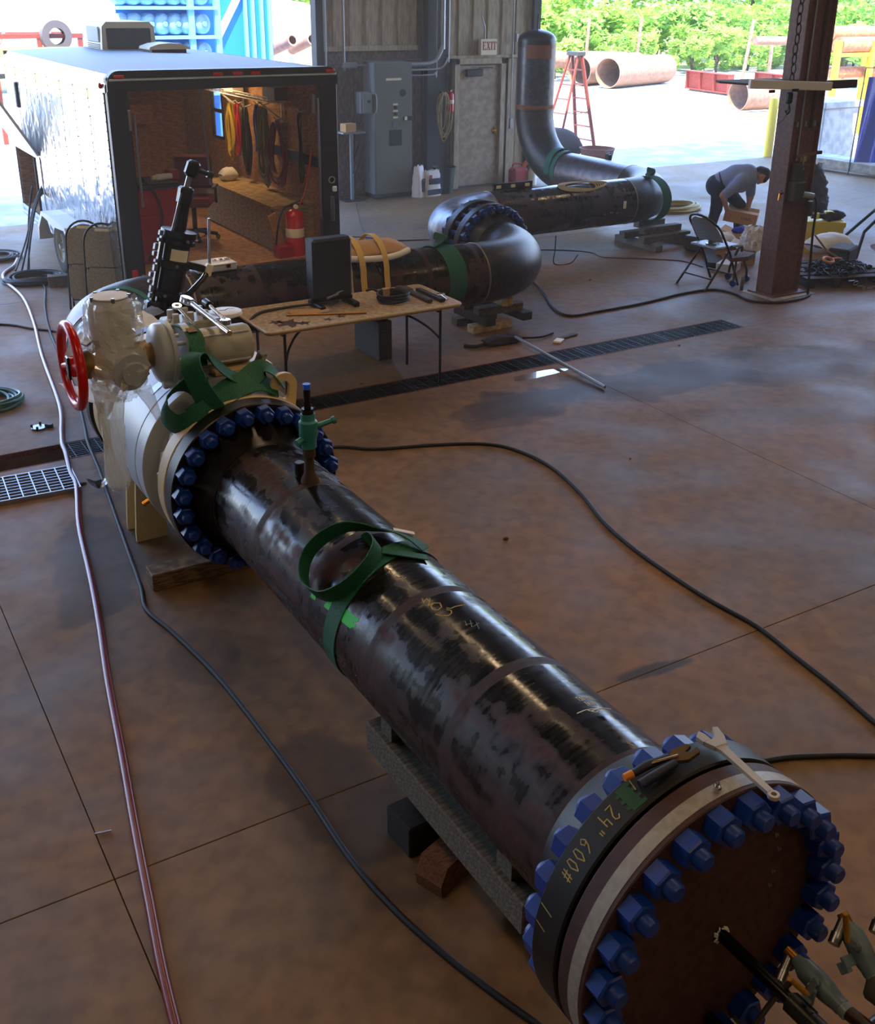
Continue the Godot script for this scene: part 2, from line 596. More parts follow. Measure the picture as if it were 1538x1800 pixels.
# mill scale in black and slate with patches of brown oxide: u round the pipe, v one turn per 3.4 m of length
func pipe_skin() -> void:
	var w := 512
	var h := 1024
	var n1 := bytes_noise(41, 0.010, w, h, 5)
	var n2 := bytes_noise(42, 0.03, w, h, 4)
	var n3 := bytes_noise(43, 0.09, w, h, 2)
	var brush := bytes_noise(44, 0.16, 64, h, 3)      # fine lines round the pipe
	var strip := bytes_noise(45, 0.022, w, 128, 3)    # runs along the pipe
	var al := PackedByteArray(); al.resize(w * h * 3)
	var ro := PackedByteArray(); ro.resize(w * h * 3)
	for y in h:
		var ring := 1.0 if (y % 171) < 15 else 0.0
		for x in w:
			var k := y * w + x
			var a := n1[k] / 255.0
			var b := n2[k] / 255.0
			var s := brush[y * 64 + (x / 16) % 64] / 255.0
			var l := strip[(y / 8) * w + x] / 255.0
			# more oxide on the flanks and below, the crown is polished
			var u := float(x) / w
			var crown := clampf(1.0 - absf(u - 0.79) / 0.2, 0.0, 1.0)
			var bare := 0.62 - 0.30 * crown
			var ox := clampf((bare + 0.55 * (a - 0.5) + 0.45 * (b - 0.5) + 0.9 * (l - 0.5) - 0.45) * 2.4, 0.0, 1.0)
			ox = maxf(ox, ring * 0.7)
			var g := 0.85 + 0.4 * (n3[k] / 255.0 - 0.5) + 0.55 * (s - 0.5) * (1.0 - ox)
			al[k * 3] = int(clampf(lerpf(34.0, 74.0, ox) * g, 0, 255))
			al[k * 3 + 1] = int(clampf(lerpf(34.0, 44.0, ox) * g, 0, 255))
			al[k * 3 + 2] = int(clampf(lerpf(37.0, 40.0, ox) * g, 0, 255))
			var q := int(clampf(lerpf(44.0, 165.0, ox) + 46.0 * (s - 0.5) + 30.0 * (b - 0.5) + 40.0 * ring, 20, 255))
			ro[k * 3] = q; ro[k * 3 + 1] = q; ro[k * 3 + 2] = q
	for key in ["pipe_scale", "pipe_brown"]:
		var m := mat(key, Color.WHITE if key == "pipe_scale" else Color(1.0, 1.0, 0.86), 1.0, 0.05, 0.4)
		m.albedo_texture = image_of(w, h, al)
		m.roughness_texture = image_of(w, h, ro)
		m.uv1_scale = Vector3(1, 1.0 / 3.4, 1)

# polished sheet with the slight dents that make its reflections wander
func trailer_skin() -> void:
	var m := mat("trailer_sheet", Color(0.53, 0.53, 0.53), 0.18, 0.95)
	var f := FastNoiseLite.new()
	f.seed = 51
	f.frequency = 0.012
	f.fractal_octaves = 3
	var tx := NoiseTexture2D.new()
	tx.width = 256; tx.height = 256; tx.seamless = true
	tx.noise = f
	m.uv1_triplanar = true
	m.uv1_scale = Vector3(0.9, 0.9, 0.9)
	m.heightmap_enabled = true
	m.heightmap_texture = tx
	m.heightmap_scale = 1.6

# worn concrete under red clay dust, 16 m of it; stains where the photograph shows them
func floor_skin() -> void:
	var w := 1024
	var n1 := bytes_noise(61, 0.004, w, w, 4)
	var n2 := bytes_noise(62, 0.016, w, w, 4)
	var n3 := bytes_noise(63, 0.07, w, w, 3)
	var al := PackedByteArray(); al.resize(w * w * 3)
	var ro := PackedByteArray(); ro.resize(w * w * 3)
	# x, z, half length, half width, turn, depth of tone
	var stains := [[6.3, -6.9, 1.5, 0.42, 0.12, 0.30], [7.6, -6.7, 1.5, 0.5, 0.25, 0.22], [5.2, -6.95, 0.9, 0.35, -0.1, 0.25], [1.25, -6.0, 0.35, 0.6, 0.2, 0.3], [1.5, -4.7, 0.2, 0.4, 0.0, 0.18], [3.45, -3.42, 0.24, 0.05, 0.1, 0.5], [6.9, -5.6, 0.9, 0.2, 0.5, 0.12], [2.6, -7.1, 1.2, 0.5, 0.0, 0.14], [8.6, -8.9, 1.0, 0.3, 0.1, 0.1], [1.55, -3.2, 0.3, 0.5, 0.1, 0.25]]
	var sx := 16.0 / w
	for y in w:
		var z := -17.0 + (y + 0.5) * sx
		for x in w:
			var k := y * w + x
			var px := -2.0 + (x + 0.5) * sx
			var a := n1[k] / 255.0
			var b := n2[k] / 255.0
			var cc := n3[k] / 255.0
			var tone := 0.82 + 0.20 * (a - 0.5) + 0.17 * (b - 0.5) + 0.14 * (cc - 0.5)
			var clay := clampf(0.5 + 1.0 * (a - 0.5) + 0.6 * (b - 0.5), 0.0, 1.0)
			var rough := 0.66 + 0.3 * (b - 0.5)
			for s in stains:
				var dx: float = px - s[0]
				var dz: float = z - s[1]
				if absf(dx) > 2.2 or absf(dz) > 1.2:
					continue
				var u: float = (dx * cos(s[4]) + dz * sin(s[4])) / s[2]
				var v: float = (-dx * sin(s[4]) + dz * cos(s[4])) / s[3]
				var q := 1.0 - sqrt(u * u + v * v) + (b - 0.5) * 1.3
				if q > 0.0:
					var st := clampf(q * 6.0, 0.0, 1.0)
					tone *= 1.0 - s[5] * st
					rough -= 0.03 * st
			al[k * 3] = int(clampf(lerpf(143.0, 149.0, clay) * tone, 0, 255))
			al[k * 3 + 1] = int(clampf(lerpf(115.0, 107.0, clay) * tone, 0, 255))
			al[k * 3 + 2] = int(clampf(lerpf(80.0, 60.0, clay) * tone, 0, 255))
			var q := int(clampf(rough * 255.0, 40, 255))
			ro[k * 3] = q; ro[k * 3 + 1] = q; ro[k * 3 + 2] = q
	var m := mat("shop_floor", Color.WHITE, 1.0)
	m.albedo_texture = image_of(w, w, al)
	m.roughness_texture = image_of(w, w, ro)
	m.uv1_triplanar = true
	m.uv1_world_triplanar = true
	m.uv1_scale = Vector3(1.0 / 16.0, 1.0 / 16.0, 1.0 / 16.0)
	m.uv1_offset = Vector3(2.0 / 16.0, 0, 17.0 / 16.0)
	m.detail_enabled = true
	m.detail_blend_mode = BaseMaterial3D.BLEND_MODE_MUL
	m.detail_uv_layer = BaseMaterial3D.DETAIL_UV_2
	m.uv2_triplanar = true
	m.uv2_world_triplanar = true
	m.uv2_scale = Vector3(0.45, 0.45, 0.45)
	m.detail_albedo = noise_tex(64, 0.03, [Color(0.90, 0.89, 0.88), Color(0.97, 0.97, 0.965), Color.WHITE], [0.25, 0.5, 0.75], 512, 6)
	grain("clay_dirt", Color(0.30, 0.20, 0.12), Color(0.44, 0.31, 0.20), 2.0, 0.95, 0.0, 0.03, 65)

func more_materials() -> void:
	mat("steel_dark", Color(0.16, 0.17, 0.18), 0.5, 0.6)
	mat("dark_wall", Color(0.20, 0.19, 0.18), 0.7)
	mat("cabinet_dark", Color(0.12, 0.13, 0.13), 0.5)
	mat("cap_navy", Color(0.13, 0.15, 0.24), 0.8)
	mat("plastic_orange", Color(0.85, 0.5, 0.08), 0.45)
	mat("hose_green_dark", Color(0.06, 0.14, 0.10), 0.5)
	mat("flange_black", Color(0.075, 0.07, 0.07), 0.5, 0.2)
	mat("rust_fitting", Color(0.26, 0.19, 0.14), 0.7, 0.2)
	mat("rust_orange", Color(0.50, 0.29, 0.16), 0.9)
	mat("grip_navy", Color(0.10, 0.11, 0.20), 0.6)
	mat("grip_orange", Color(0.80, 0.48, 0.14), 0.6)
	mat("brass_steel", Color(0.62, 0.50, 0.36), 0.3, 1.0)
	mat("hose_dark_red", Color(0.16, 0.07, 0.06), 0.45)
	mat("braid", Color(0.30, 0.29, 0.28), 0.35, 0.6)
	mat("cap_pale", Color(0.42, 0.47, 0.50), 0.4)
	grain("dark_timber", Color(0.07, 0.055, 0.045), Color(0.16, 0.12, 0.09), 2.0, 0.9, 0.0, 0.03, 71, Vector3(1, 4, 4))
	grain("timber_warm", Color(0.34, 0.20, 0.10), Color(0.50, 0.32, 0.18), 2.0, 0.85, 0.0, 0.03, 72, Vector3(1, 4, 4))

func even_more_materials() -> void:
	mat("valve_nut", Color(0.60, 0.58, 0.52), 0.4)
	mat("bolt_navy", Color(0.03, 0.05, 0.13), 0.4)
	mat("brass_bright", Color(0.85, 0.55, 0.2), 0.25, 1.0)
	mat("brass_dull", Color(0.48, 0.38, 0.24), 0.45, 0.4)
	mat("valve_grey_warm", Color(0.66, 0.64, 0.58), 0.36)
	mat("valve_white", Color(0.84, 0.82, 0.76), 0.4)
	mat("paper_blue", Color(0.40, 0.44, 0.52), 0.8)
	mat("tag_tan", Color(0.55, 0.42, 0.28), 0.85)
	mat("weld_bright", Color(0.52, 0.46, 0.38), 0.4, 0.8)
	mat("sling_dark", Color(0.05, 0.22, 0.15), 0.8)
	mat("frosted", Color(0.70, 0.71, 0.72), 0.3)
	grain("timber_dark", Color(0.13, 0.115, 0.10), Color(0.25, 0.22, 0.18), 2.0, 0.85, 0.0, 0.03, 73, Vector3(1, 4, 4))
	grain("elbow_steel", Color(0.13, 0.12, 0.115), Color(0.25, 0.21, 0.18), 1.6, 0.42, 0.55, 0.02, 74)
	grain("bright_elbow", Color(0.42, 0.44, 0.48), Color(0.60, 0.61, 0.64), 1.4, 0.38, 0.7, 0.02, 75)
	grain("pipe_lilac", Color(0.26, 0.22, 0.22), Color(0.38, 0.33, 0.33), 1.6, 0.34, 0.4, 0.02, 76)
	grain("riser_steel", Color(0.20, 0.20, 0.22), Color(0.32, 0.31, 0.31), 1.4, 0.3, 0.5, 0.02, 77)

func last_materials() -> void:
	mat("trailer_roof", Color(0.40, 0.42, 0.45), 0.55, 0.1)
	mat("trailer_white", Color(0.82, 0.83, 0.84), 0.3)
	mat("rim_cream", Color(0.74, 0.70, 0.60), 0.5)
	mat("ac_cream", Color(0.80, 0.77, 0.68), 0.5)
	mat("ac_grey", Color(0.60, 0.60, 0.58), 0.6)
	mat("dark_grey", Color(0.22, 0.23, 0.24), 0.6)
	mat("red_chest", Color(0.62, 0.05, 0.06), 0.35)
	mat("red_cloth", Color(0.42, 0.06, 0.07), 0.85)
	mat("cord_yellow", Color(0.70, 0.58, 0.12), 0.55)
	mat("cord_orange", Color(0.72, 0.30, 0.10), 0.55)
	mat("hose_olive", Color(0.38, 0.38, 0.22), 0.55)
	mat("hose_maroon", Color(0.46, 0.12, 0.12), 0.5)
	mat("chair_frame", Color(0.16, 0.15, 0.14), 0.4, 0.4)
	mat("table_edge", Color(0.70, 0.61, 0.47), 0.55)
	mat("stain_brown", Color(0.26, 0.16, 0.11), 0.8)
	mat("black_case", Color(0.07, 0.075, 0.085), 0.55)
	mat("tool_grey", Color(0.30, 0.28, 0.25), 0.5, 0.4)
	mat("column_dark", Color(0.20, 0.15, 0.12), 0.65)
	mat("old_metal", Color(0.27, 0.28, 0.25), 0.6, 0.2)
	mat("tag_cream", Color(0.70, 0.62, 0.42), 0.8)
	mat("cap_blue_cloth", Color(0.08, 0.16, 0.55), 0.7)
	mat("canvas_brown", Color(0.34, 0.25, 0.20), 0.9)
	mat("paper_lilac", Color(0.68, 0.64, 0.70), 0.85)
	mat("boot_brown", Color(0.16, 0.11, 0.08), 0.7)
	grain("plywood_dark", Color(0.24, 0.19, 0.14), Color(0.36, 0.29, 0.22), 1.4, 0.8, 0.0, 0.02, 81, Vector3(1, 3, 1))
	grain("plywood_warm", Color(0.60, 0.42, 0.20), Color(0.74, 0.54, 0.30), 2.0, 0.8, 0.0, 0.02, 82, Vector3(3, 1, 1))

func yard_materials() -> void:
	mat("cable_dark", Color(0.07, 0.06, 0.055), 0.65)
	mat("cable_grey", Color(0.34, 0.32, 0.31), 0.6)
	mat("cord_brown", Color(0.28, 0.19, 0.12), 0.7)
	mat("rack_yellow", Color(0.88, 0.70, 0.12), 0.55)
	mat("rack_deep", Color(0.08, 0.34, 0.78), 0.5)
	mat("roller_grey", Color(0.52, 0.66, 0.78), 0.45)
	mat("tyre_grey", Color(0.36, 0.32, 0.30), 0.85)
	mat("plastic_lime", Color(0.78, 0.84, 0.36), 0.6)
	grain("racked_rust", Color(0.60, 0.38, 0.22), Color(0.74, 0.52, 0.34), 1.2, 0.75, 0.0, 0.02, 91)
	grain("timber_pale2", Color(0.50, 0.46, 0.40), Color(0.64, 0.59, 0.52), 1.4, 0.85, 0.0, 0.02, 92)
	grain("mound_white", Color(0.70, 0.68, 0.62), Color(0.84, 0.82, 0.78), 0.6, 0.95, 0.0, 0.03, 93)

func floor_and_yard() -> void:
	var fl := Node3D.new()
	fl.name = "floor"
	fl.set_meta("kind", "structure")
	add_child(fl)
	part(fl, "sub_base", MB.new().box(T(8, -0.55, -5.45), V(36.4, 0.3, 23.3)), "clay_dirt")
	var xs := [-10.0, -4.8, 0.6, 6.0, 11.4, 16.8, 22.2, 26.0]
	var zs := [[-16.9, -12.42], [-12.42, -8.03], [-7.70, -3.42], [-3.42, 1.0], [1.0, 6.0]]
	var g := 0.004
	for i in xs.size() - 1:
		for z in zs:
			var cx: float = (xs[i] + xs[i + 1]) / 2
			var cz: float = (z[0] + z[1]) / 2
			part(fl, "slab", MB.new().box(T(cx, -0.2, cz), V(xs[i + 1] - xs[i] - g, 0.4, z[1] - z[0] - g), 0.002), "shop_floor")
	for e in [[8.46, 11.4], [11.4, 16.8], [16.8, 22.2], [22.2, 26.0]]:
		part(fl, "slab", MB.new().box(T((e[0] + e[1]) / 2, -0.2, -7.865), V(e[1] - e[0] - 0.001, 0.4, 0.334)), "shop_floor")
	part(fl, "trench_bottom", MB.new().box(T(-0.8, -0.35, -7.865), V(18.5, 0.1, 0.34)), "clay_dirt")
	# steel angle frame along the trench edges
	part(fl, "trench_frame", MB.new().box(T(-0.8, -0.02, -7.705), V(18.5, 0.042, 0.012)).box(T(-0.8, -0.02, -8.025), V(18.5, 0.042, 0.012)), "rust")
	# grating over the trench: bearing bars and cross rods in panels of one metre
	var gp := MB.new()
	for k in 9:
		gp.box(T(0, -0.016, -0.14 + k * 0.035), V(0.99, 0.03, 0.006))
	for k in 10:
		gp.box(T(-0.45 + k * 0.1, -0.006, 0), V(0.006, 0.008, 0.29))
	gp.box(T(-0.493, -0.016, 0), V(0.006, 0.03, 0.29)).box(T(0.493, -0.016, 0), V(0.006, 0.03, 0.29))
	var gm := gp.mesh()
	for k in 7:
		var d := thing("drain_grating", "narrow steel bar grating set flush in the floor drain", "grating", V(7.95 - k * 1.0, 0, -7.865), 0.0, "gratings along the floor drain")
		part(d, "bars", gm, "steel_dark")
	# the panel lifted out, lying beside the open trench
	var lg := MB.new()
	for k in 9:
		lg.box(T(0, 0.016, -0.2 + k * 0.05), V(1.0, 0.032, 0.006))
	for k in 12:
		lg.box(T(-0.49 + k * 0.089, 0.03, 0), V(0.008, 0.008, 0.41))
	var fr := MB.new().box(T(0, 0.016, 0.205), V(1.02, 0.034, 0.008)).box(T(0, 0.016, -0.205), V(1.02, 0.034, 0.008)).box(T(0.51, 0.016, 0), V(0.008, 0.034, 0.41)).box(T(-0.51, 0.016, 0), V(0.008, 0.034, 0.41))
	var lifted := thing("lifted_grating", "galvanised floor grating lifted out and laid beside the open trench", "grating", V(0.88, 0.001, -7.33), -0.06)
	part(lifted, "bars", lg, "galvanised")
	part(lifted, "banding", fr, "galvanised")
	# the yard: a sunlit concrete apron, then dirt and grass
	var yd := Node3D.new()
	yd.name = "ground_yard"
	yd.set_meta("kind", "structure")
	add_child(yd)
	for i in 14:
		for j in 4:
			part(yd, "slab", MB.new().box(T(-37.5 + i * 7.5, -0.21, -19.91 - j * 6.0), V(7.49, 0.4, 5.99)), "yard_concrete")
	part(yd, "dirt", MB.new().box(T(10, -0.25, -75), V(200, 0.4, 68)), "grass_mat")
	part(yd, "side_ground", MB.new().box(T(-35, -0.25, -5), V(49.6, 0.4, 23.5)), "yard_concrete")
	part(yd, "side_ground", MB.new().box(T(52, -0.25, -5), V(51.6, 0.4, 23.5)), "yard_concrete")

func building() -> void:
	struct("roof", MB.new().box(T(4.3, 6.6, -5.45), V(28.8, 0.16, 23.5)), "roof_metal")  # roof out of view, its reach chosen for where shade falls
	struct("wall_unseen_behind", MB.new().box(T(4.3, 3.2, 6.1), V(28.8, 6.6, 0.16)), "wall_sheet")  # wall out of view, closes the bay so the foreground stays dim
	struct("wall_unseen_side_a", MB.new().box(T(-10.1, 3.2, -5.4), V(0.16, 6.6, 22.9)), "wall_sheet")  # out of view, shuts daylight out of the near bay
	struct("wall_unseen_side_b", MB.new().box(T(18.6, 3.2, -1.9), V(0.16, 6.6, 15.9)), "wall_sheet")  # wall out of view, cut short so daylight reaches the concrete block
	struct("trim_1", MB.new().box(T(4.3, 6.2, -17.0), V(28.8, 0.8, 0.16)), "wall_sheet")
	for z in [-15.0, -11.0, -7.0, -3.0, 1.0]:
		struct("trim_2" if z == -15.0 else "trim_2_%d" % int(-z + 20), MB.new().box(T(4.3, 6.35, z), V(28.4, 0.3, 0.12)), "column_red")
	for p in UNSEEN_LIGHTS:
		var l := thing("unseen_roof_light", "unseen warm rectangular light under the roof, placed to light the floor", "lamp", V(p.x, 6.05, p.y), 0.0, "unseen warm lights under the roof")
		part(l, "housing", MB.new().box(T(0, 0.12, 0), V(0.56, 0.16, 1.36), 0.02), "galvanised")
		part(l, "diffuser", MB.new().box(T(0, 0.02, 0), V(0.5, 0.02, 1.3)), "unseen_lamp_glow")
		part(l, "hanger", MB.new().cyl(V(0, 0.2, 0.4), V(0, 0.5, 0.4), 0.01).cyl(V(0, 0.2, -0.4), V(0, 0.5, -0.4), 0.01), "galvanised")

	# pale haze volume veiling the far half of the shop, lit by the open bays
	var fog := FogVolume.new()
	fog.name = "pale_haze"
	fog.shape = RenderingServer.FOG_VOLUME_SHAPE_BOX
	fog.size = V(28.2, 6.3, 11.6)
	fog.position = V(4.3, 3.2, -11.0)
	var fm := FogMaterial.new()
	fm.density = 0.010
	fm.albedo = Color(0.95, 0.93, 0.89)
	fog.material = fm
	tag(fog, "thin pale haze over the far half of the shop", "haze", "", "stuff")
	add_child(fog)

# ribbed sheet of one wall panel: y from 0 to h, width w, ribs standing out toward +z
func ribbed(w: float, h: float, ribs: int, d := 0.03) -> MB:
	var p := PackedVector2Array()
	var step := w / ribs
	p.append(Vector2(-w / 2, 0))
	for k in ribs:
		var x := -w / 2 + k * step
		p.append_array([Vector2(x + step * 0.72, 0), Vector2(x + step * 0.78, d), Vector2(x + step * 0.94, d), Vector2(x + step, 0)])
	p.append_array([Vector2(w / 2, -0.012), Vector2(-w / 2, -0.012)])
	return MB.new().prism(Transform3D(Basis(Vector3.RIGHT, Vector3.BACK, Vector3.DOWN), V(0, h, 0)), p, h)

func far_wall() -> void:
	var wl := Node3D.new()
	wl.name = "wall_far"
	wl.set_meta("kind", "structure")
	add_child(wl)
	wl.position = V(0, 0, -16.72)
	# upper sheets with ribs, lower liner, dark bay between, girt
	for k in 6:
		var o := part(wl, "sheet", ribbed(0.298, 3.4, 1), "wall_sheet")
		o.position = V(7.98 + k * 0.3, 2.45, 0)
	for k in 6:
		var o := part(wl, "sheet", ribbed(0.298, 3.4, 1), "wall_sheet")
		o.position = V(10.36 + k * 0.3, 2.26, 0.02)
	part(wl, "girt", MB.new().box(T(8.72, 2.41, 0.03), V(1.8, 0.08, 0.1), 0.004), "wall_sheet")
	part(wl, "girt", MB.new().box(T(8.72, 2.2, 0.02), V(1.8, 0.05, 0.06), 0.004), "wall_low")
	part(wl, "girt", MB.new().box(T(11.12, 2.24, 0.05), V(1.8, 0.05, 0.07), 0.004), "wall_sheet")
	for k in 3:
		part(wl, "liner", MB.new().box(T(8.13 + k * 0.6, 1.1, -0.02), V(0.59, 2.18, 0.03), 0.004), "wall_low")
	part(wl, "backing", MB.new().box(T(9.95, 3.0, -0.05), V(4.3, 6.0, 0.04)), "wall_low")
	part(wl, "bay_column", MB.new().box(T(9.98, 3.0, 0.02), V(0.5, 6.0, 0.05), 0.005).box(T(9.76, 3.0, 0.1), V(0.02, 6.0, 0.16)), "dark_wall")
	part(wl, "end_post", MB.new().box(T(7.79, 3.0, 0.0), V(0.13, 6.0, 0.2), 0.006), "dark_wall")
	part(wl, "end_post", MB.new().box(T(12.05, 3.0, 0.0), V(0.16, 6.0, 0.25), 0.006), "dark_wall")
	for k in 2:
		part(wl, "sheet", MB.new().box(T(11.62 + k * 0.19, 1.1, 0.0), V(0.18, 2.2, 0.03), 0.004), "wall_sheet")
	# door
	var d := Node3D.new()
	d.name = "door_1"
	d.set_meta("kind", "structure")
	add_child(d)
	d.position = V(10.86, 0, -16.66)
	part(d, "door_panel", MB.new().box(T(0, 1.06, 0), V(0.84, 2.08, 0.045), 0.004), "door_paint")
	part(d, "door_frame", MB.new().box(T(-0.485, 1.1, 0.02), V(0.1, 2.24, 0.12), 0.005).box(T(0.485, 1.1, 0.02), V(0.1, 2.24, 0.12), 0.005).box(T(0, 2.17, 0.02), V(1.07, 0.1, 0.12), 0.005), "wall_sheet")
	part(d, "door_closer", MB.new().box(T(-0.13, 1.98, 0.06), V(0.34, 0.12, 0.08), 0.01).box(T(0.1, 2.06, 0.08), V(0.3, 0.02, 0.02)), "dark")
	var hd := part(d, "door_handle", MB.new().box(T(0.35, 0.98, 0.035), V(0.05, 0.12, 0.03), 0.004).tube([V(0.35, 0.99, 0.04), V(0.35, 0.99, 0.1), V(0.24, 0.98, 0.1)], 0.011), "brass")
	hd.set_meta("label", "dull brass lever handle")
	part(d, "kick_plate", MB.new().box(T(0, 0.015, 0.03), V(0.84, 0.03, 0.06)), "dark_wall")
	# exit sign with its feed
	var ex := thing("exit_sign", "small cream EXIT sign above the shop door", "sign", V(11.0, 2.40, -16.6))
	part(ex, "box", MB.new().box(T(0, 0, 0), V(0.34, 0.27, 0.09), 0.008), "exit_white")
	words(ex, "lettering", "EXIT", 0.18, "exit_red", T(0.01, 0.02, 0.047).scaled_local(V(0.68, 1.05, 1)), 0.004, true, true)
	part(ex, "conduit", MB.new().tube(spline([V(-0.06, 0.135, 0), V(-0.06, 0.3, 0.0), V(-0.1, 0.42, 0), V(-0.12, 0.5, -0.02)]), 0.012), "galvanised")
	# electrical cabinet
	var cab := thing("electrical_cabinet", "tall grey steel electrical cabinet beside the shop door", "cabinet", V(8.96, 0, -16.52))
	part(cab, "body", MB.new().box(T(0, 1.14, 0), V(0.72, 2.14, 0.38), 0.008), "cabinet_pale")
	part(cab, "plinth", MB.new().box(T(0, 0.035, 0), V(0.7, 0.07, 0.34)), "dark")
	var cd := part(cab, "cabinet_door", MB.new().box(T(0.0, 1.14, 0.2), V(0.70, 2.1, 0.025), 0.006), "cabinet_grey")
	part(cd, "name_plate", MB.new().box(T(0.0, 1.94, 0.216), V(0.29, 0.035, 0.006)), "exit_white")
	part(cd, "round_port", MB.new().cyl(V(0.17, 1.72, 0.212), V(0.17, 1.72, 0.22), 0.06, -1.0, 24), "cabinet_dark")
	for k in 3:
		part(cd, "tag_plate", MB.new().box(T(0.03, 1.54 - k * 0.105, 0.216), V(0.09, 0.03, 0.006)), "exit_white")
		if k < 2:
			part(cd, "push_button", MB.new().cyl(V(0.03, 1.49 - k * 0.105, 0.21), V(0.03, 1.49 - k * 0.105, 0.235), 0.025), "dark")
	part(cd, "key_plate", MB.new().box(T(0.03, 1.22, 0.216), V(0.11, 0.09, 0.006)), "steel")
	part(cd, "vent_grille", MB.new().box(T(0.03, 1.0, 0.216), V(0.24, 0.26, 0.008), 0.003), "cabinet_dark")
	part(cd, "latch", MB.new().box(T(0.26, 1.31, 0.225), V(0.16, 0.07, 0.03), 0.005), "dark")
	part(cd, "latch_plate", MB.new().box(T(0.215, 1.31, 0.24), V(0.05, 0.06, 0.012)), "exit_white")
	part(cd, "key_hole", MB.new().cyl(V(0.3, 0.78, 0.21), V(0.3, 0.78, 0.225), 0.015), "steel")
	# wall box on the cabinet side, shelf on a post
	var wb := thing("conduit_box", "small grey disconnect box with a lever on the cabinet side", "box", V(8.46, 1.58, -16.42))
	part(wb, "body", MB.new().box(T(0, 0, 0), V(0.22, 0.34, 0.16), 0.012), "galvanised")
	part(wb, "cover", MB.new().box(T(0.02, 0, 0.09), V(0.17, 0.3, 0.02), 0.006), "cabinet_pale")
	part(wb, "lever", MB.new().tube(spline([V(0.11, 0.14, 0.08), V(0.16, 0.12, 0.12), V(0.17, -0.1, 0.12), V(0.14, -0.2, 0.08)]), 0.012), "galvanised")
	part(wb, "knob", MB.new().cyl(V(0.04, 0.02, 0.1), V(0.04, 0.02, 0.115), 0.025), "dark")
	var ps := thing("pedestal_shelf", "small shelf on a thin blue grey post by the cabinet", "shelf", V(8.2, 0, -16.4))
	part(ps, "top", MB.new().box(T(0, 1.12, 0), V(0.42, 0.03, 0.26), 0.004), "galvanised")
	part(ps, "post", MB.new().box(T(0, 0.56, 0), V(0.05, 1.1, 0.05), 0.004), "cabinet_pale")
	part(ps, "foot", MB.new().box(T(0, 0.01, 0), V(0.36, 0.02, 0.26), 0.003), "dark")
	part(ps, "brace", MB.new().cyl(V(0.03, 0.7, 0.03), V(0.12, 0.9, 0.03), 0.01).cyl(V(0.03, 0.45, 0.03), V(0.1, 0.6, 0.03), 0.03), "dark")
	solo("shelf_box", MB.new().box(T(8.15, 1.2, -16.4, 0.2), V(0.22, 0.13, 0.16), 0.006), "cardboard", "small brown carton on the pedestal shelf by the cabinet", "box")
	# conduits
	solo("electrical_conduit", MB.new().tube(spline([V(8.2, 5.9, -16.6), V(8.2, 2.4, -16.6), V(8.2, 2.2, -16.58)], 4), 0.022).box(T(8.27, 2.16, -16.55), V(0.26, 0.09, 0.09), 0.01).cyl(V(8.4, 2.16, -16.55), V(8.62, 2.16, -16.55), 0.02), "galvanised", "galvanised conduit dropping to a small fitting at the cabinet top", "conduit")
	solo("electrical_conduit", MB.new().tube(spline([V(9.97, 5.9, -16.42), V(9.97, 2.7, -16.42), V(9.96, 2.45, -16.42), V(9.85, 2.24, -16.42), V(9.68, 2.17, -16.42), V(9.32, 2.16, -16.42)]), 0.045), "galvanised", "thick galvanised conduit bending down into the cabinet side", "conduit")
	solo("electrical_conduit", MB.new().tube(spline([V(10.1, 5.9, -16.44), V(10.1, 2.5, -16.44), V(10.08, 2.25, -16.44), V(9.97, 2.1, -16.44), V(9.8, 2.07, -16.44), V(9.32, 2.07, -16.44)]), 0.02), "galvanised", "thin galvanised conduit bending under the thick conduit", "conduit")
	solo("electrical_conduit", MB.new().tube(spline([V(9.88, 5.9, -16.46), V(9.88, 2.3, -16.46), V(9.85, 2.02, -16.46), V(9.75, 1.98, -16.46), V(9.32, 1.98, -16.46)]), 0.014), "galvanised", "lowest slim conduit entering the cabinet side", "conduit")
	solo("electrical_conduit", MB.new().tube([V(7.88, 5.9, -16.6), V(7.88, 0.3, -16.6)], 0.016), "galvanised", "slim conduit running down the wall end post", "conduit")
	solo("electrical_conduit", MB.new().tube([V(11.55, 5.9, -16.62), V(11.55, 1.0, -16.62)], 0.012).box(T(11.62, 2.55, -16.6), V(0.05, 0.14, 0.05), 0.005).box(T(11.55, 1.08, -16.6), V(0.07, 0.18, 0.05), 0.006), "galvanised", "slim conduit with a switch box beyond the door", "conduit")
	# extinguisher and rope on the wall, bags below
	extinguisher(V(10.21, 1.36, -16.54), 0.38, "small red fire extinguisher hung on the wall beside the door", false)
	var ropes := thing("hanging_rope", "tan rope coil hanging on the dark wall by the cabinet", "rope", V(10.05, 1.68, -16.5))
	for k in 7:
		var o := rng.randf_range(-0.03, 0.03)
		var wd := rng.randf_range(0.05, 0.15)
		var lo := rng.randf_range(-0.92, -0.6)
		var lp := []
		for i in 20:
			var a := TAU * i / 20
			lp.append(V(o + sin(a) * wd * (1.0 + 0.25 * cos(a * 2 + k)), lo / 2 + cos(a) * -lo / 2, 0.02 * sin(a * 2 + k)))
		part(ropes, "loop", MB.new().tube(lp, 0.011, 6, true), "rope_tan")
	part(ropes, "hook", MB.new().tube([V(0, 0.0, -0.12), V(0, -0.02, 0.0), V(0, 0.03, 0.05)], 0.01, 6), "dark")
	# bags of absorbent
	var bm := sack(0.36, 0.44, 0.2, 91)
	var b1 := thing("sack", "open printed white sack standing by the cabinet", "sack", V(9.62, 0, -16.18), 0.1)
	part(b1, "bag", bm, "paper")
	part(b1, "printed_panel", MB.new().box(T(0, 0.26, 0.105), V(0.24, 0.1, 0.012), 0.005), "cap_navy")
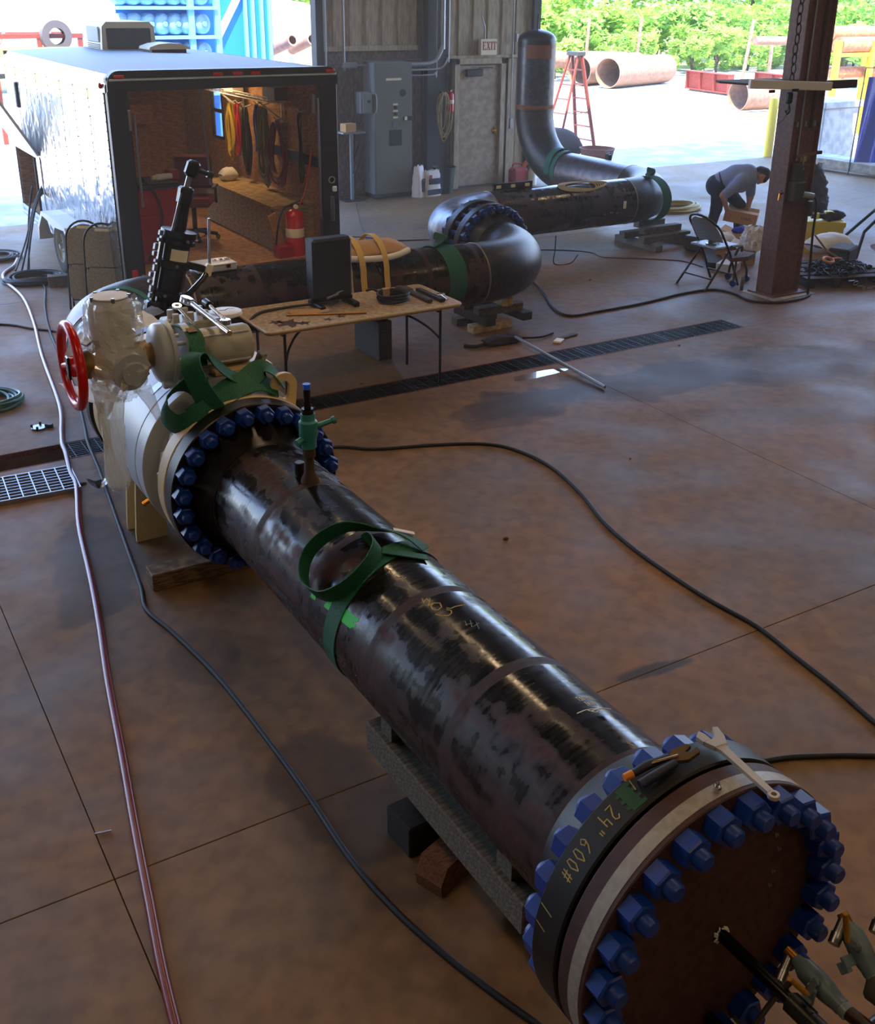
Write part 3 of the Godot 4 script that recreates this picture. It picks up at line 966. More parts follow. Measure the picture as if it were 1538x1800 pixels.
	part(b1, "printed_panel", MB.new().box(T(0, 0.08, 0.112), V(0.3, 0.09, 0.012), 0.005), "cap_navy")
	part(b1, "printed_panel", MB.new().box(T(-0.08, 0.34, 0.1), V(0.06, 0.06, 0.012), 0.005), "red_dull")
	var b2 := thing("sack", "slumped sack wedged between the cabinet and the printed sack", "sack", V(9.38, 0, -16.2), 0.5)
	part(b2, "bag", sack(0.24, 0.52, 0.2, 92), "paper")
	part(b2, "printed_panel", MB.new().box(T(0.02, 0.2, 0.105), V(0.13, 0.22, 0.012), 0.005), "cap_navy")
	solo("green_bin", MB.new().lathe(T(9.98, 0, -16.35), [Vector2(0, 0), Vector2(0.16, 0), Vector2(0.2, 0.44), Vector2(0.215, 0.45), Vector2(0.19, 0.45), Vector2(0.15, 0.03), Vector2(0, 0.03)], 20), "hose_green_dark", "dark green bin in the corner behind the sacks", "bin")
	# petrol can with a yellow spout
	var gc := thing("fuel_can", "red fuel can with a yellow spout on the floor by the door", "can", V(11.62, 0, -16.42))
	part(gc, "body", MB.new().box(T(0, 0.16, 0), V(0.34, 0.32, 0.22), 0.05), "red_dull")
	part(gc, "handle", MB.new().tube(spline([V(-0.12, 0.3, 0), V(-0.1, 0.38, 0), V(0.06, 0.38, 0), V(0.1, 0.31, 0)]), 0.018), "red_dull")
	part(gc, "spout", MB.new().cyl(V(0.1, 0.31, 0.0), V(0.2, 0.44, 0.05), 0.035, 0.05).cyl(V(0.2, 0.44, 0.05), V(0.3, 0.34, 0.06), 0.05, 0.02), "plastic_orange")
	var jug := thing("white_jug", "white jug beside the red fuel can", "jug", V(11.86, 0, -16.3))
	part(jug, "body", MB.new().lathe(T(0, 0, 0), [Vector2(0, 0), Vector2(0.08, 0), Vector2(0.085, 0.25), Vector2(0.03, 0.33), Vector2(0.03, 0.37), Vector2(0, 0.37)], 16), "white_paint")
	part(jug, "cap", MB.new().cyl(V(0, 0.37, 0), V(0, 0.4, 0), 0.033), "plastic_orange")

func sack(w: float, h: float, d: float, seed_: int) -> MB:
	var f := FastNoiseLite.new()
	f.seed = seed_
	f.frequency = 2.2
	var mb := MB.new()
	var rows := 10
	var seg := 24
	var pts := []
	for i in rows + 1:
		var y := float(i) / rows
		var row := []
		for j in seg:
			var a := TAU * j / seg
			var fat := 1.0 - 0.55 * pow(y, 3.0)
			var ca := cos(a)
			var sa := sin(a)
			var px := signf(ca) * pow(absf(ca), 0.6) * w / 2 * (1.0 - 0.12 * y)
			var pz := signf(sa) * pow(absf(sa), 0.6) * d / 2 * fat
			var k := f.get_noise_3d(px * 3, y * 2, pz * 3) * 0.1
			row.append(V(px * (1 + k), h * y * (1.0 + 0.12 * f.get_noise_2d(a, y) * y), pz * (1 + k)))
		pts.append(row)
	grid_mesh(mb, pts, true)
	return mb

# rows of points joined into a smooth skin; loop closes each row
func grid_mesh(mb: MB, pts: Array, loop := false, flip := false) -> void:
	var rows := pts.size()
	var cols: int = pts[0].size()
	var k := mb.v.size()
	var cc := cols + (1 if loop else 0)
	for i in rows:
		for j in cc:
			var jj := j % cols
			var p: Vector3 = pts[i][jj]
			var a: Vector3 = pts[mini(i + 1, rows - 1)][jj] - pts[maxi(i - 1, 0)][jj]
			var l: int = (jj - 1 + cols) % cols if loop else maxi(jj - 1, 0)
			var r: int = (jj + 1) % cols if loop else mini(jj + 1, cols - 1)
			var b: Vector3 = pts[i][r] - pts[i][l]
			var nn := a.cross(b).normalized() * (-1.0 if flip else 1.0)
			mb.vert(p, nn if nn.length_squared() > 0.5 else Vector3.UP, Vector2(float(j) / (cc - 1), float(i) / maxi(rows - 1, 1)))
	for i in rows - 1:
		for j in cc - 1:
			var a := k + i * cc + j
			var b := a + cc
			if flip:
				mb.ix.append_array([a, b, a + 1, a + 1, b, b + 1])
			else:
				mb.ix.append_array([a, a + 1, b, a + 1, b + 1, b])

func extinguisher(at: Vector3, h: float, label: String, hose := true) -> Node3D:
	var e := thing("fire_extinguisher", label, "extinguisher", at)
	var r := h * 0.17
	part(e, "cylinder", MB.new().lathe(T(0, 0, 0), [Vector2(0, 0), Vector2(r, 0), Vector2(r, h * 0.72), Vector2(r * 0.8, h * 0.8), Vector2(r * 0.35, h * 0.84), Vector2(r * 0.3, h * 0.9), Vector2(0, h * 0.9)], 20), "red_gloss")
	part(e, "label_band", MB.new().lathe(T(0, 0, 0), [Vector2(r * 1.01, h * 0.34), Vector2(r * 1.02, h * 0.345), Vector2(r * 1.02, h * 0.5), Vector2(r * 1.01, h * 0.505)], 20), "exit_white")
	part(e, "head", MB.new().cyl(V(0, h * 0.88, 0), V(0, h * 0.95, 0), r * 0.35).box(T(r * 0.3, h * 0.97, 0, 0, 0, 0.3), V(r * 1.6, h * 0.025, r * 0.3)).box(T(r * 0.3, h * 0.93, 0), V(r * 1.5, h * 0.02, r * 0.3)), "dark")
	part(e, "gauge", MB.new().cyl(V(0, h * 0.9, r * 0.3), V(0, h * 0.9, r * 0.6), r * 0.25), "exit_white")
	if hose:
		part(e, "hose", MB.new().tube(spline([V(-r * 0.2, h * 0.92, 0), V(-r * 1.4, h * 0.86, 0.02), V(-r * 2.2, h * 0.5, 0.04), V(-r * 2.5, h * 0.1, 0.05)]), 0.012), "black_rubber")
	return e

# point on a cylinder lying along Z (axis PX, PY): distance z, angle in degrees from +x toward up
func on_pipe(z: float, deg: float, r: float) -> Vector3:
	return V(PX + r * cos(deg_to_rad(deg)), PY + r * sin(deg_to_rad(deg)), z)

func out_pipe(deg: float) -> Vector3:
	return V(cos(deg_to_rad(deg)), sin(deg_to_rad(deg)), 0)

# a drawn line of crayon or paint on that cylinder
func stroke(mb: MB, za: Array, r: float, w := 0.006, th := 0.0006) -> void:
	var p := []
	var q := []
	for i in za.size() - 1:
		var L: float = absf(za[i + 1][0] - za[i][0]) + absf(za[i + 1][1] - za[i][1]) * 0.006
		var k := maxi(1, int(L / 0.012))
		for s in k:
			var f := float(s) / k
			var z := lerpf(za[i][0], za[i + 1][0], f)
			var a := lerpf(za[i][1], za[i + 1][1], f)
			p.append(on_pipe(z, a, r)); q.append(out_pipe(a))
	p.append(on_pipe(za[-1][0], za[-1][1], r)); q.append(out_pipe(za[-1][1]))
	mb.ribbon(p, q, w, th)

const STROKES := {
	"2": [[[0.05, 0.8], [0.25, 1], [0.5, 0.9], [0.5, 0.65], [0.05, 0.05], [0.6, 0.05]]],
	"4": [[[0.1, 1], [0.08, 0.5], [0.5, 0.5]], [[0.45, 0.85], [0.45, 0]]],
	"q": [[[0.1, 1], [0.1, 0.7]], [[0.3, 1], [0.3, 0.7]]],
	"6": [[[0.5, 1], [0.15, 0.6], [0.05, 0.25], [0.25, 0.02], [0.5, 0.2], [0.35, 0.45], [0.1, 0.35]]],
	"0": [[[0.3, 1], [0.05, 0.6], [0.15, 0.1], [0.4, 0.05], [0.55, 0.5], [0.3, 1]]],
	"#": [[[0.15, 0.1], [0.25, 0.9]], [[0.4, 0.1], [0.5, 0.9]], [[0.0, 0.35], [0.6, 0.4]], [[0.05, 0.65], [0.65, 0.7]]],
	"J": [[[0.45, 1], [0.45, 0.2], [0.25, 0], [0.05, 0.2]]],
	"O": [[[0.3, 1], [0.05, 0.5], [0.3, 0], [0.55, 0.5], [0.3, 1]]],
	"I": [[[0.3, 1], [0.3, 0]]],
	"N": [[[0.05, 0], [0.05, 1], [0.5, 0], [0.5, 1]]],
	"T": [[[0, 1], [0.6, 1]], [[0.3, 1], [0.3, 0]]],
	"S": [[[0.5, 0.9], [0.25, 1], [0.05, 0.75], [0.45, 0.3], [0.3, 0], [0.02, 0.1]]],
	"U": [[[0.05, 1], [0.1, 0.1], [0.4, 0.05], [0.5, 1]]],
	"P": [[[0.05, 0], [0.1, 1], [0.45, 0.9], [0.4, 0.55], [0.1, 0.5]]],
	"R": [[[0.05, 0], [0.1, 1], [0.45, 0.9], [0.4, 0.55], [0.1, 0.5], [0.5, 0]]],
	"A": [[[0, 0], [0.28, 1], [0.55, 0]], [[0.12, 0.4], [0.45, 0.4]]],
}

func hex_nut(h: float, flat: float) -> ArrayMesh:
	var key := "nut_%f_%f" % [h, flat]
	if not MESH.has(key):
		var r := flat / sqrt(3.0)
		var mb := MB.new()
		# chamfered hexagon: side faces, then a cone to a round top
		for k in 6:
			var a := Vector2.from_angle(TAU * k / 6) * r
			var b := Vector2.from_angle(TAU * (k + 1) / 6) * r
			var ai := a * 0.9
			var bi := b * 0.9
			mb.quad(V(a.x, 0, a.y), V(b.x, 0, b.y), V(b.x, h * 0.9, b.y), V(a.x, h * 0.9, a.y), V(0, h / 2, 0))
			mb.quad(V(a.x, h * 0.9, a.y), V(b.x, h * 0.9, b.y), V(bi.x, h, bi.y), V(ai.x, h, ai.y), V(0, h / 2, 0))
			mb.tri(V(ai.x, h, ai.y), V(bi.x, h, bi.y), V(0, h, 0), V(0, h / 2, 0))
		MESH[key] = mb.mesh()
	return MESH[key]

func stud_mesh(L: float, r: float) -> ArrayMesh:
	var key := "stud_%f_%f" % [L, r]
	if not MESH.has(key):
		MESH[key] = MB.new().lathe(T(0, 0, 0), [Vector2(0, 0), Vector2(r * 0.8, 0), Vector2(r, r * 0.25), Vector2(r, L - r * 0.25), Vector2(r * 0.8, L), Vector2(0, L)], 12).mesh()
	return MESH[key]

# 24 studs on a circle about an axis through c; from a0 to a1 along d, a nut against each outer face
func stud_ring(par: Node3D, c: Vector3, d: Vector3, back: float, front: float, bcr: float, count: int, nut_mat := "bolt_blue", over_back := 0.03, over_front := 0.045, flat := 0.086, h := 0.055, both := true) -> void:
	var u := d.cross(Vector3.UP if absf(d.y) < 0.9 else Vector3.RIGHT).normalized()
	var w := d.cross(u)
	for k in count:
		var a := TAU * (k + 0.5) / count
		var o := c + (u * cos(a) + w * sin(a)) * bcr
		var L := front - back + over_back + over_front + h * (2.0 if both else 1.0)
		var st := part(par, "stud_bolt", stud_mesh(L, 0.028), nut_mat)
		st.transform = along(o + d * (back - over_back - (h if both else 0.0)), d)
		var n1 := part(st, "nut", hex_nut(h, flat), nut_mat)
		n1.position = V(0, over_back + (h if both else 0.0) + front - back, 0)
		n1.rotation.y = a * 3.0 + k * 0.4
		if both:
			var n2 := part(st, "nut", hex_nut(h, flat), nut_mat)
			n2.position = V(0, over_back + h, 0)
			n2.rotation = Vector3(PI, a * 2.0 + k * 0.7, 0)

func nearest_spool() -> void:
	var sp := thing("pipe_spool", "dark brown scaled steel pipe spool on timbers, blind flange bolted to its end", "pipe", V(PX, PY, -3.2))
	var off := V(-PX, -PY, 3.2)
	var ax := Transform3D(Basis(Vector3.RIGHT, PI / 2), V(0, 0, -1.6))   # local y along +z
	part(sp, "pipe", MB.new().lathe(Transform3D(Basis(Vector3.RIGHT, PI / 2), V(0, 0, -1.62)), [Vector2(0.305, 0), Vector2(0.305, 2.88)], 96), "pipe_scale")
	part(sp, "weld_neck_flange", MB.new().lathe(Transform3D(Basis(Vector3.RIGHT, PI / 2), V(0, 0, -1.85)), [Vector2(0.3, 0), Vector2(0.462, 0), Vector2(0.47, 0.006), Vector2(0.47, 0.104), Vector2(0.464, 0.11), Vector2(0.375, 0.112), Vector2(0.37, 0.13), Vector2(0.315, 0.24), Vector2(0.3055, 0.27)], 96), "scale_steel")
	part(sp, "weld_bead", MB.new().lathe(Transform3D(Basis(Vector3.RIGHT, PI / 2), V(0, 0, -1.585)), [Vector2(0.304, 0), Vector2(0.3085, 0.006), Vector2(0.3085, 0.014), Vector2(0.304, 0.02)], 64), "scale_steel")
	part(sp, "weld_neck_flange", MB.new().lathe(Transform3D(Basis(Vector3.RIGHT, PI / 2), V(0, 0, 1.24)), [Vector2(0.3055, 0), Vector2(0.315, 0.04), Vector2(0.37, 0.17), Vector2(0.375, 0.19), Vector2(0.464, 0.19), Vector2(0.47, 0.196), Vector2(0.47, 0.292), Vector2(0.464, 0.298), Vector2(0.34, 0.298)], 96), "flange_black")
	part(sp, "gasket", MB.new().lathe(Transform3D(Basis(Vector3.RIGHT, PI / 2), V(0, 0, 1.535)), [Vector2(0.3, 0), Vector2(0.36, 0), Vector2(0.36, 0.02), Vector2(0.3, 0.02)], 64), "steel")
	stud_ring(sp, V(0, 0, -1.74), V(0, 0, 1), -0.0, 0.0, 0.419, 24, "bolt_blue", 0.0, 0.035, 0.086, 0.055, false)
	# vent valve standing on the pipe
	var vz := on_pipe(-4.26, 88.0, 0.3) + off
	part(sp, "weldolet", MB.new().lathe(T(vz.x, vz.y, vz.z), [Vector2(0, 0), Vector2(0.046, 0), Vector2(0.042, 0.02), Vector2(0.026, 0.05), Vector2(0.022, 0.13), Vector2(0.03, 0.135), Vector2(0.03, 0.19), Vector2(0, 0.19)], 20), "rust_fitting")
	part(sp, "needle_valve", MB.new().lathe(T(vz.x, vz.y + 0.18, vz.z), [Vector2(0, 0), Vector2(0.036, 0), Vector2(0.038, 0.05), Vector2(0.044, 0.06), Vector2(0.044, 0.13), Vector2(0.034, 0.14), Vector2(0.034, 0.17), Vector2(0, 0.17)], 16).cyl(V(vz.x, vz.y + 0.27, vz.z), V(vz.x + 0.12, vz.y + 0.3, vz.z + 0.02), 0.014, 0.012).cyl(V(vz.x + 0.115, vz.y + 0.298, vz.z + 0.02), V(vz.x + 0.13, vz.y + 0.303, vz.z + 0.022), 0.018).cyl(V(vz.x, vz.y + 0.24, vz.z), V(vz.x - 0.07, vz.y + 0.22, vz.z + 0.02), 0.014, 0.017), "teal")
	part(sp, "vent_nipple", MB.new().cyl(V(vz.x, vz.y + 0.34, vz.z), V(vz.x, vz.y + 0.375, vz.z), 0.028).cyl(V(vz.x, vz.y + 0.37, vz.z), V(vz.x, vz.y + 0.475, vz.z), 0.0165), "black_gloss")
	part(sp, "thread_cap", MB.new().cyl(V(vz.x, vz.y + 0.47, vz.z), V(vz.x, vz.y + 0.495, vz.z), 0.018), "cap_blue")
	var sz := on_pipe(-4.345, 91.0, 0.3) + off
	part(sp, "plugged_outlet", MB.new().cyl(sz, sz + V(0, 0.075, 0), 0.024, -1.0, 16, 0.003), "black_paint")
	# heat-tinted ring round the vent
	var tint := MB.new()
	for k in 5:
		stroke(tint, [[-4.30 + k * 0.014, 84.0 - k], [-4.285 + k * 0.014, 76.0 + k]], 0.3056, 0.015)
	part(sp, "rust_stain", tint, "rust_orange").position = off
	# writing and paint
	var ch := MB.new()
	for l in [[[-3.079, 101.9], [-3.049, 103.5], [-3.067, 99.5], [-3.038, 99.7]], [[-3.058, 97.4], [-3.021, 103.0], [-3.024, 98.7]], [[-3.022, 98.1], [-3.014, 101.6], [-2.989, 102.7], [-2.974, 100.2], [-2.981, 96.4], [-3.008, 94.7], [-3.022, 98.1]], [[-2.955, 95.5], [-2.942, 93.0], [-2.925, 94.5], [-2.918, 98.0], [-2.935, 102.0], [-2.96, 104.0]], [[-2.952, 91.9], [-2.956, 88.1], [-2.954, 79.9]], [[-2.952, 91.9], [-2.965, 94.5]], [[-3.359, 103.3], [-3.333, 102.1], [-3.304, 103.5]], [[-3.28, 102.5], [-3.259, 102.0], [-3.265, 99.6], [-3.239, 99.8], [-3.246, 97.4]], [[-2.013, 79.9], [-2.005, 78.1]], [[-2.0, 78.2], [-1.99, 77.9]]]:
		stroke(ch, l, 0.3054, 0.0045)
	part(sp, "crayon_writing", ch, "chalk").position = off
	var wh := MB.new()
	for l in [[[-2.852, 92.1], [-2.82, 94.2]], [[-2.848, 88.4], [-2.805, 92.0]], [[-2.83, 94.7], [-2.825, 88.7]], [[-2.826, 86.1], [-2.78, 89.2]], [[-2.803, 91.4], [-2.816, 84.9]]]:
		stroke(wh, l, 0.3054, 0.003)
	part(sp, "crayon_writing", wh, "fitting_grey").position = off
	var ws := MB.new()
	for l in [[[-2.204, 88.8], [-2.208, 81.3], [-2.204, 72.2], [-2.209, 59.6]], [[-2.204, 80.4], [-2.186, 76.6], [-2.195, 72.3], [-2.208, 73.2]], [[-2.209, 67.8], [-2.197, 78.2]]]:
		stroke(ws, l, 0.3054, 0.0035)
	# JOINT SUPPORT, read from the far side
	script_on(ws, "JOINT", 0.3054, -2.225, 68.5, 0.022, 1.8, 0.0022, true)
	script_on(ws, "SUPPORT", 0.3054, -2.258, 65.5, 0.022, 2.0, 0.0022, true)
	var wp := part(sp, "crayon_writing", ws, "chalk_white")
	wp.position = off
	wp.set_meta("kind", "stuff")
	var gm := MB.new()
	for k in 6:
		stroke(gm, [[-3.50 + 0.004 * k, 158.0 - 1.6 * k], [-3.27 + 0.012 * (k % 3), 154.5 - 1.6 * k]], 0.3054, 0.0125)
	stroke(gm, [[-3.62, 160.5], [-3.58, 159.5]], 0.3054, 0.02)
	part(sp, "paint_mark", gm, "green_paint").position = off
	var rim := MB.new()
	var a := 121.5
	for cc in ["2", "4", "q", " ", "6", "0", "0", "#"]:
		if cc != " ":
			for l in STROKES[cc]:
				var za := []
				for p in l:
					za.append([-1.742 + p[1] * 0.05, a + p[0] * 4.6])
				stroke(rim, za, 0.4704, 0.0038)
		a += 3.9 if cc != " " else 2.2
	for e in [[111.0, 0.02], [163.0, 0.03], [170.0, 0.02]]:
		stroke(rim, [[-1.76, e[0]], [-1.74 + e[1], e[0] + 1.0]], 0.4704, 0.003)
	var wq := part(sp, "crayon_writing", rim, "chalk")
	wq.position = off
	wq.set_meta("kind", "stuff")
	var sprayed := MB.new()
	for k in 7:
		stroke(sprayed, [[-1.752 + 0.012 * k, 111.5 + 1.5 * (k % 2)], [-1.752 + 0.012 * k, 119.0 - 1.4 * ((k + 1) % 2)]], 0.4702, 0.0125)
	part(sp, "spray_mark", sprayed, "green_spray").position = off
	# blind flange
	var bl := thing("blind_flange", "round brown steel blind flange with a silver band and blue studs", "flange", V(PX, PY, -1.54))
	part(bl, "disc", MB.new().lathe(Transform3D(Basis(Vector3.RIGHT, PI / 2), V(0, 0, -0.11)), [Vector2(0, 0), Vector2(0.464, 0), Vector2(0.47, 0.006), Vector2(0.47, 0.106), Vector2(0.466, 0.11), Vector2(0, 0.11)], 96), "blind_face")
	part(bl, "silver_band", MB.new().lathe(Transform3D(Basis(Vector3.RIGHT, PI / 2), V(0, 0, -0.062)), [Vector2(0.469, 0), Vector2(0.4712, 0.001), Vector2(0.4712, 0.045), Vector2(0.469, 0.046)], 96), "silver_band")
	stud_ring(bl, V(0, 0, 0), V(0, 0, 1), -0.23, 0.0, 0.419, 24, "bolt_blue", 0.02, 0.034)
	part(bl, "nipple", MB.new().cyl(V(0.031, -0.035, -0.01), V(0.031, -0.035, 0.62), 0.019), "black_gloss")
	var tape := MB.new()
	for k in 9:
		tape.box(T(0.031 + 0.022 * cos(k * 0.7), -0.035 + 0.022 * sin(k * 0.7), 0.004 + 0.002 * (k % 3), k * 1.3, k * 0.4), V(0.012, 0.004, 0.014))
	part(bl, "thread_tape", tape, "cloth_white")
	part(bl, "nipple", MB.new().cyl(V(0.034, -0.366, -0.01), V(0.034, -0.366, 0.3), 0.016), "black_gloss")
	part(bl, "nipple_union", MB.new().cyl(V(0.031, -0.035, 0.26), V(0.031, -0.035, 0.33), 0.03, -1.0, 6).cyl(V(0.031, -0.035, 0.33), V(0.031, -0.035, 0.42), 0.026, -1.0, 12), "scale_steel")
	var mk := MB.new()
	for e in [[0.16, 0.30, 0.03], [0.21, 0.24, 0.02], [0.23, 0.18, 0.02], [0.22, 0.10, 0.015], [0.215, 0.05, 0.02]]:
		mk.box(T(e[0], e[1], 0.0004, 0, 0, e[2] * 20), V(0.004, e[2], 0.0006)).box(T(e[0] + 0.009, e[1] - 0.003, 0.0004, 0, 0, 0.5), V(0.004, e[2] * 0.7, 0.0006))
	part(bl, "crayon_writing", mk, "fitting_grey").set_meta("kind", "stuff")
	nearest_loads()
	slings_and_tools()
	end_fittings()

func script_on(mb: MB, text: String, r: float, z: float, deg: float, h: float, step: float, w: float, flip: bool) -> void:
	var a := deg
	for cc in text:
		for l in STROKES[cc]:
			var za := []
			for p in l:
				za.append([z - (p[1] * h if flip else -p[1] * h), a + p[0] * step * 1.15])
			stroke(mb, za, r, w)
		a += step

# timbers the spool rests on
func nearest_loads() -> void:
	var g := "timbers under the nearest spool"
	solo("timber", MB.new().box(T(1.90, 0.055, -5.55, -0.02), V(1.0, 0.11, 0.14), 0.006), "timber", "squared timber on the floor beneath the ball valve flange", "timber", g)
	# a long runner beside and below the pipe, on blocks
	solo("timber", MB.new().box(T(1.70, 0.37, -2.72), V(0.09, 0.14, 1.14), 0.006), "timber_grey", "long weathered runner timber lying alongside under the spool", "timber", g)
	solo("timber", MB.new().box(T(2.02, 0.37, -2.72), V(0.09, 0.14, 1.14), 0.006), "timber_grey", "second runner timber on the far underside of the spool", "timber", g)
	for e in [[1.86, 0.075, -3.02, 0.42, 0.15, "dark_timber", "dark block carrying the runner timbers mid spool"], [1.98, 0.225, -3.0, 0.36, 0.14, "dark_timber", "upper cribbing block mid spool on the dark block"], [2.02, 0.15, -2.42, 0.36, 0.3, "dark_timber", "cribbing block close to the blind flange end"]]:
		solo("timber", MB.new().box(T(e[0], e[1], e[2], 0.06), V(e[3], e[4], 0.18), 0.008), e[5], e[6], "timber", g)
	for e in [[-3.2, 0.02], [-2.35, -0.02]]:
		solo("wedge", MB.new().prism(T(1.68, 0.44, e[0]), PackedVector2Array([Vector2(0, 0), Vector2(0.14, 0), Vector2(0.0, 0.1)]), 0.09), "timber_grey", "wooden wedge chocking the spool on its runner", "wedge", "wedges on the runner timber")
		solo("wedge", MB.new().prism(T(2.05, 0.44, e[0] + 0.09, PI), PackedVector2Array([Vector2(0, 0), Vector2(0.14, 0), Vector2(0.0, 0.1)]), 0.09), "timber_grey", "wooden wedge chocking the spool on its runner", "wedge", "wedges on the runner timber")
	solo("broken_block", MB.new().prism(T(1.62, 0, -2.80, 0.35), PackedVector2Array([Vector2(0, 0), Vector2(0.27, 0), Vector2(0.27, 0.12), Vector2(0.03, 0.13), Vector2(-0.01, 0.06)]), 0.13), "timber_warm", "short split wooden block loose on the floor beside the spool", "block")

func slings_and_tools() -> void:
	# sling choked round the spool: one turn of webbing, its eye hanging open on the near flank
	var s := thing("lifting_sling", "green webbing sling wrapped round the nearest spool with its eye hanging open", "sling", on_pipe(-3.5, 90, 0.305))
	var off := -s.position
	var p := []
	var q := []
	for k in 49:
		var a := 210.0 - k * 7.5
		var z := -3.50 + 0.10 * sin(deg_to_rad(a - 60.0))
		p.append(on_pipe(z, a, 0.306) + off); q.append(out_pipe(a))
	part(s, "wrap", MB.new().ribbon(p, q, 0.10, 0.005), "sling")
	p = []; q = []
	for e in [[2.03, 1.075, -3.44], [1.975, 1.118, -3.52], [1.88, 1.135, -3.60], [1.76, 1.15, -3.66], [1.655, 1.10, -3.69], [1.585, 1.03, -3.68], [1.548, 0.965, -3.60], [1.565, 0.975, -3.47], [1.615, 1.04, -3.385], [1.70, 1.115, -3.36], [1.785, 1.15, -3.42], [1.815, 1.152, -3.50], [1.80, 1.125, -3.53]]:
		p.append(V(e[0], e[1], e[2]))
	p = spline(p, 5)
	for i in p.size():
		# the eye stands on edge: its flat side faces out of the loop
		var c0 := V(1.69, 1.06, -3.53)
		var o: Vector3 = p[i] - c0
		var ax := V(-0.55, 0.75, 0.2).normalized()
		o -= ax * o.dot(ax)
		q.append(o.normalized() if i > 12 else out_pipe(70.0).lerp(o.normalized(), i / 12.0).normalized())
		p[i] += off
	part(s, "eye", MB.new().ribbon(p, q, 0.085, 0.005), "sling")
	p = []; q = []
	for e in [[1.99, 1.083, -3.36, 70], [1.90, 1.108, -3.40, 84], [1.83, 1.122, -3.45, 96]]:
		p.append(V(e[0], e[1], e[2]) + off); q.append(out_pipe(e[3]))
	part(s, "tail", MB.new().ribbon(spline(p), repeat_lerp(q, spline(p).size()), 0.055, 0.005), "sling")
	part(s, "care_label", MB.new().ribbon([V(1.95, 1.131, -3.575) + off, V(2.03, 1.108, -3.535) + off], [out_pipe(70), out_pipe(66)], 0.035, 0.002), "cloth_white")
	# locking pliers, adjustable wrench and a loose nut on the flange rim
	var pl := thing("locking_pliers", "locking pliers with navy and orange grips lying on the front flange", "pliers", V(1.80, 1.268, -1.725))
	var tilt := along(V(-0.10, -0.012, -0.01), V(0.19, 0.03, 0.012), PI / 2)
	part(pl, "jaw", MB.new().prism(tilt * T(-0.014, 0.125, -0.006), PackedVector2Array([Vector2(0, 0), Vector2(0.03, 0.0), Vector2(0.046, 0.03), Vector2(0.04, 0.075), Vector2(0.022, 0.08), Vector2(0.026, 0.05), Vector2(0.016, 0.042), Vector2(0.008, 0.07), Vector2(-0.004, 0.066), Vector2(-0.01, 0.02)]), 0.012), "brass_steel")
	part(pl, "upper_grip", MB.new().tube([tilt * V(-0.012, 0.0, 0.006), tilt * V(-0.014, 0.05, 0.008), tilt * V(-0.008, 0.12, 0.004)], [0.011, 0.013, 0.009], 10), "grip_navy")
	part(pl, "lower_grip", MB.new().tube([tilt * V(0.03, -0.01, 0.006), tilt * V(0.03, 0.05, 0.01), tilt * V(0.02, 0.12, 0.004)], [0.013, 0.014, 0.012], 10), "grip_navy")
	part(pl, "screw_knob", MB.new().tube([tilt * V(-0.014, -0.03, 0.006), tilt * V(-0.012, -0.002, 0.006)], [0.011, 0.012], 10), "grip_orange")
	part(pl, "link", MB.new().tube([tilt * V(-0.008, 0.06, 0.014), tilt * V(0.002, 0.1, 0.014), tilt * V(0.006, 0.14, 0.008)], 0.005, 6), "brass_steel")
	var wr := thing("adjustable_wrench", "chrome adjustable wrench lying across the two flange rims", "wrench", V(1.97, 1.262, -1.64))
	var tw := along(V(-0.02, 0.018, 0.165), V(0.035, -0.003, -0.32), PI / 2)
	part(wr, "handle", MB.new().prism(tw * T(0, 0, -0.006), PackedVector2Array([Vector2(-0.010, 0.012), Vector2(0.010, 0.012), Vector2(0.013, 0.2), Vector2(0.02, 0.225), Vector2(-0.02, 0.225), Vector2(-0.013, 0.2)]), 0.012), "chrome_soft")
	part(wr, "hang_ring", MB.new().lathe(tw * Transform3D(Basis(Vector3.RIGHT, PI / 2), V(0, 0.0, -0.006)), [Vector2(0.008, 0), Vector2(0.016, 0), Vector2(0.017, 0.006), Vector2(0.016, 0.012), Vector2(0.008, 0.012), Vector2(0.008, 0)], 20), "chrome_soft")
	part(wr, "fixed_jaw", MB.new().prism(tw * T(0, 0.22, -0.008), PackedVector2Array([Vector2(-0.022, 0), Vector2(0.02, 0), Vector2(0.034, 0.03), Vector2(0.004, 0.032), Vector2(-0.012, 0.042), Vector2(-0.03, 0.075), Vector2(-0.044, 0.07), Vector2(-0.036, 0.03)]), 0.016), "chrome_soft")
	part(wr, "sliding_jaw", MB.new().prism(tw * T(0, 0.22, -0.007), PackedVector2Array([Vector2(0.008, 0.034), Vector2(0.036, 0.032), Vector2(0.04, 0.06), Vector2(0.018, 0.078), Vector2(0.01, 0.06)]), 0.014), "chrome_soft")
	part(wr, "worm_screw", MB.new().cyl(tw * V(-0.004, 0.235, 0.004), tw * V(0.018, 0.235, 0.004), 0.0075, -1.0, 10), "steel")
	var ln := thing("loose_nut", "small steel nut standing on the silver band of the blind", "nut", V(1.844, 1.266, -1.575))
	part(ln, "nut", hex_nut(0.02, 0.02), "chrome")
	part(ln, "screw", MB.new().cyl(V(0, 0.01, 0), V(0, 0.03, 0), 0.006), "chrome")

func repeat_lerp(q: Array, m: int) -> Array:
	var o := []
	for i in m:
		var f := float(i) / maxf(1.0, m - 1) * (q.size() - 1)
		var k := mini(int(f), q.size() - 2)
		o.append((q[k] as Vector3).lerp(q[k + 1], f - k).normalized())
	return o

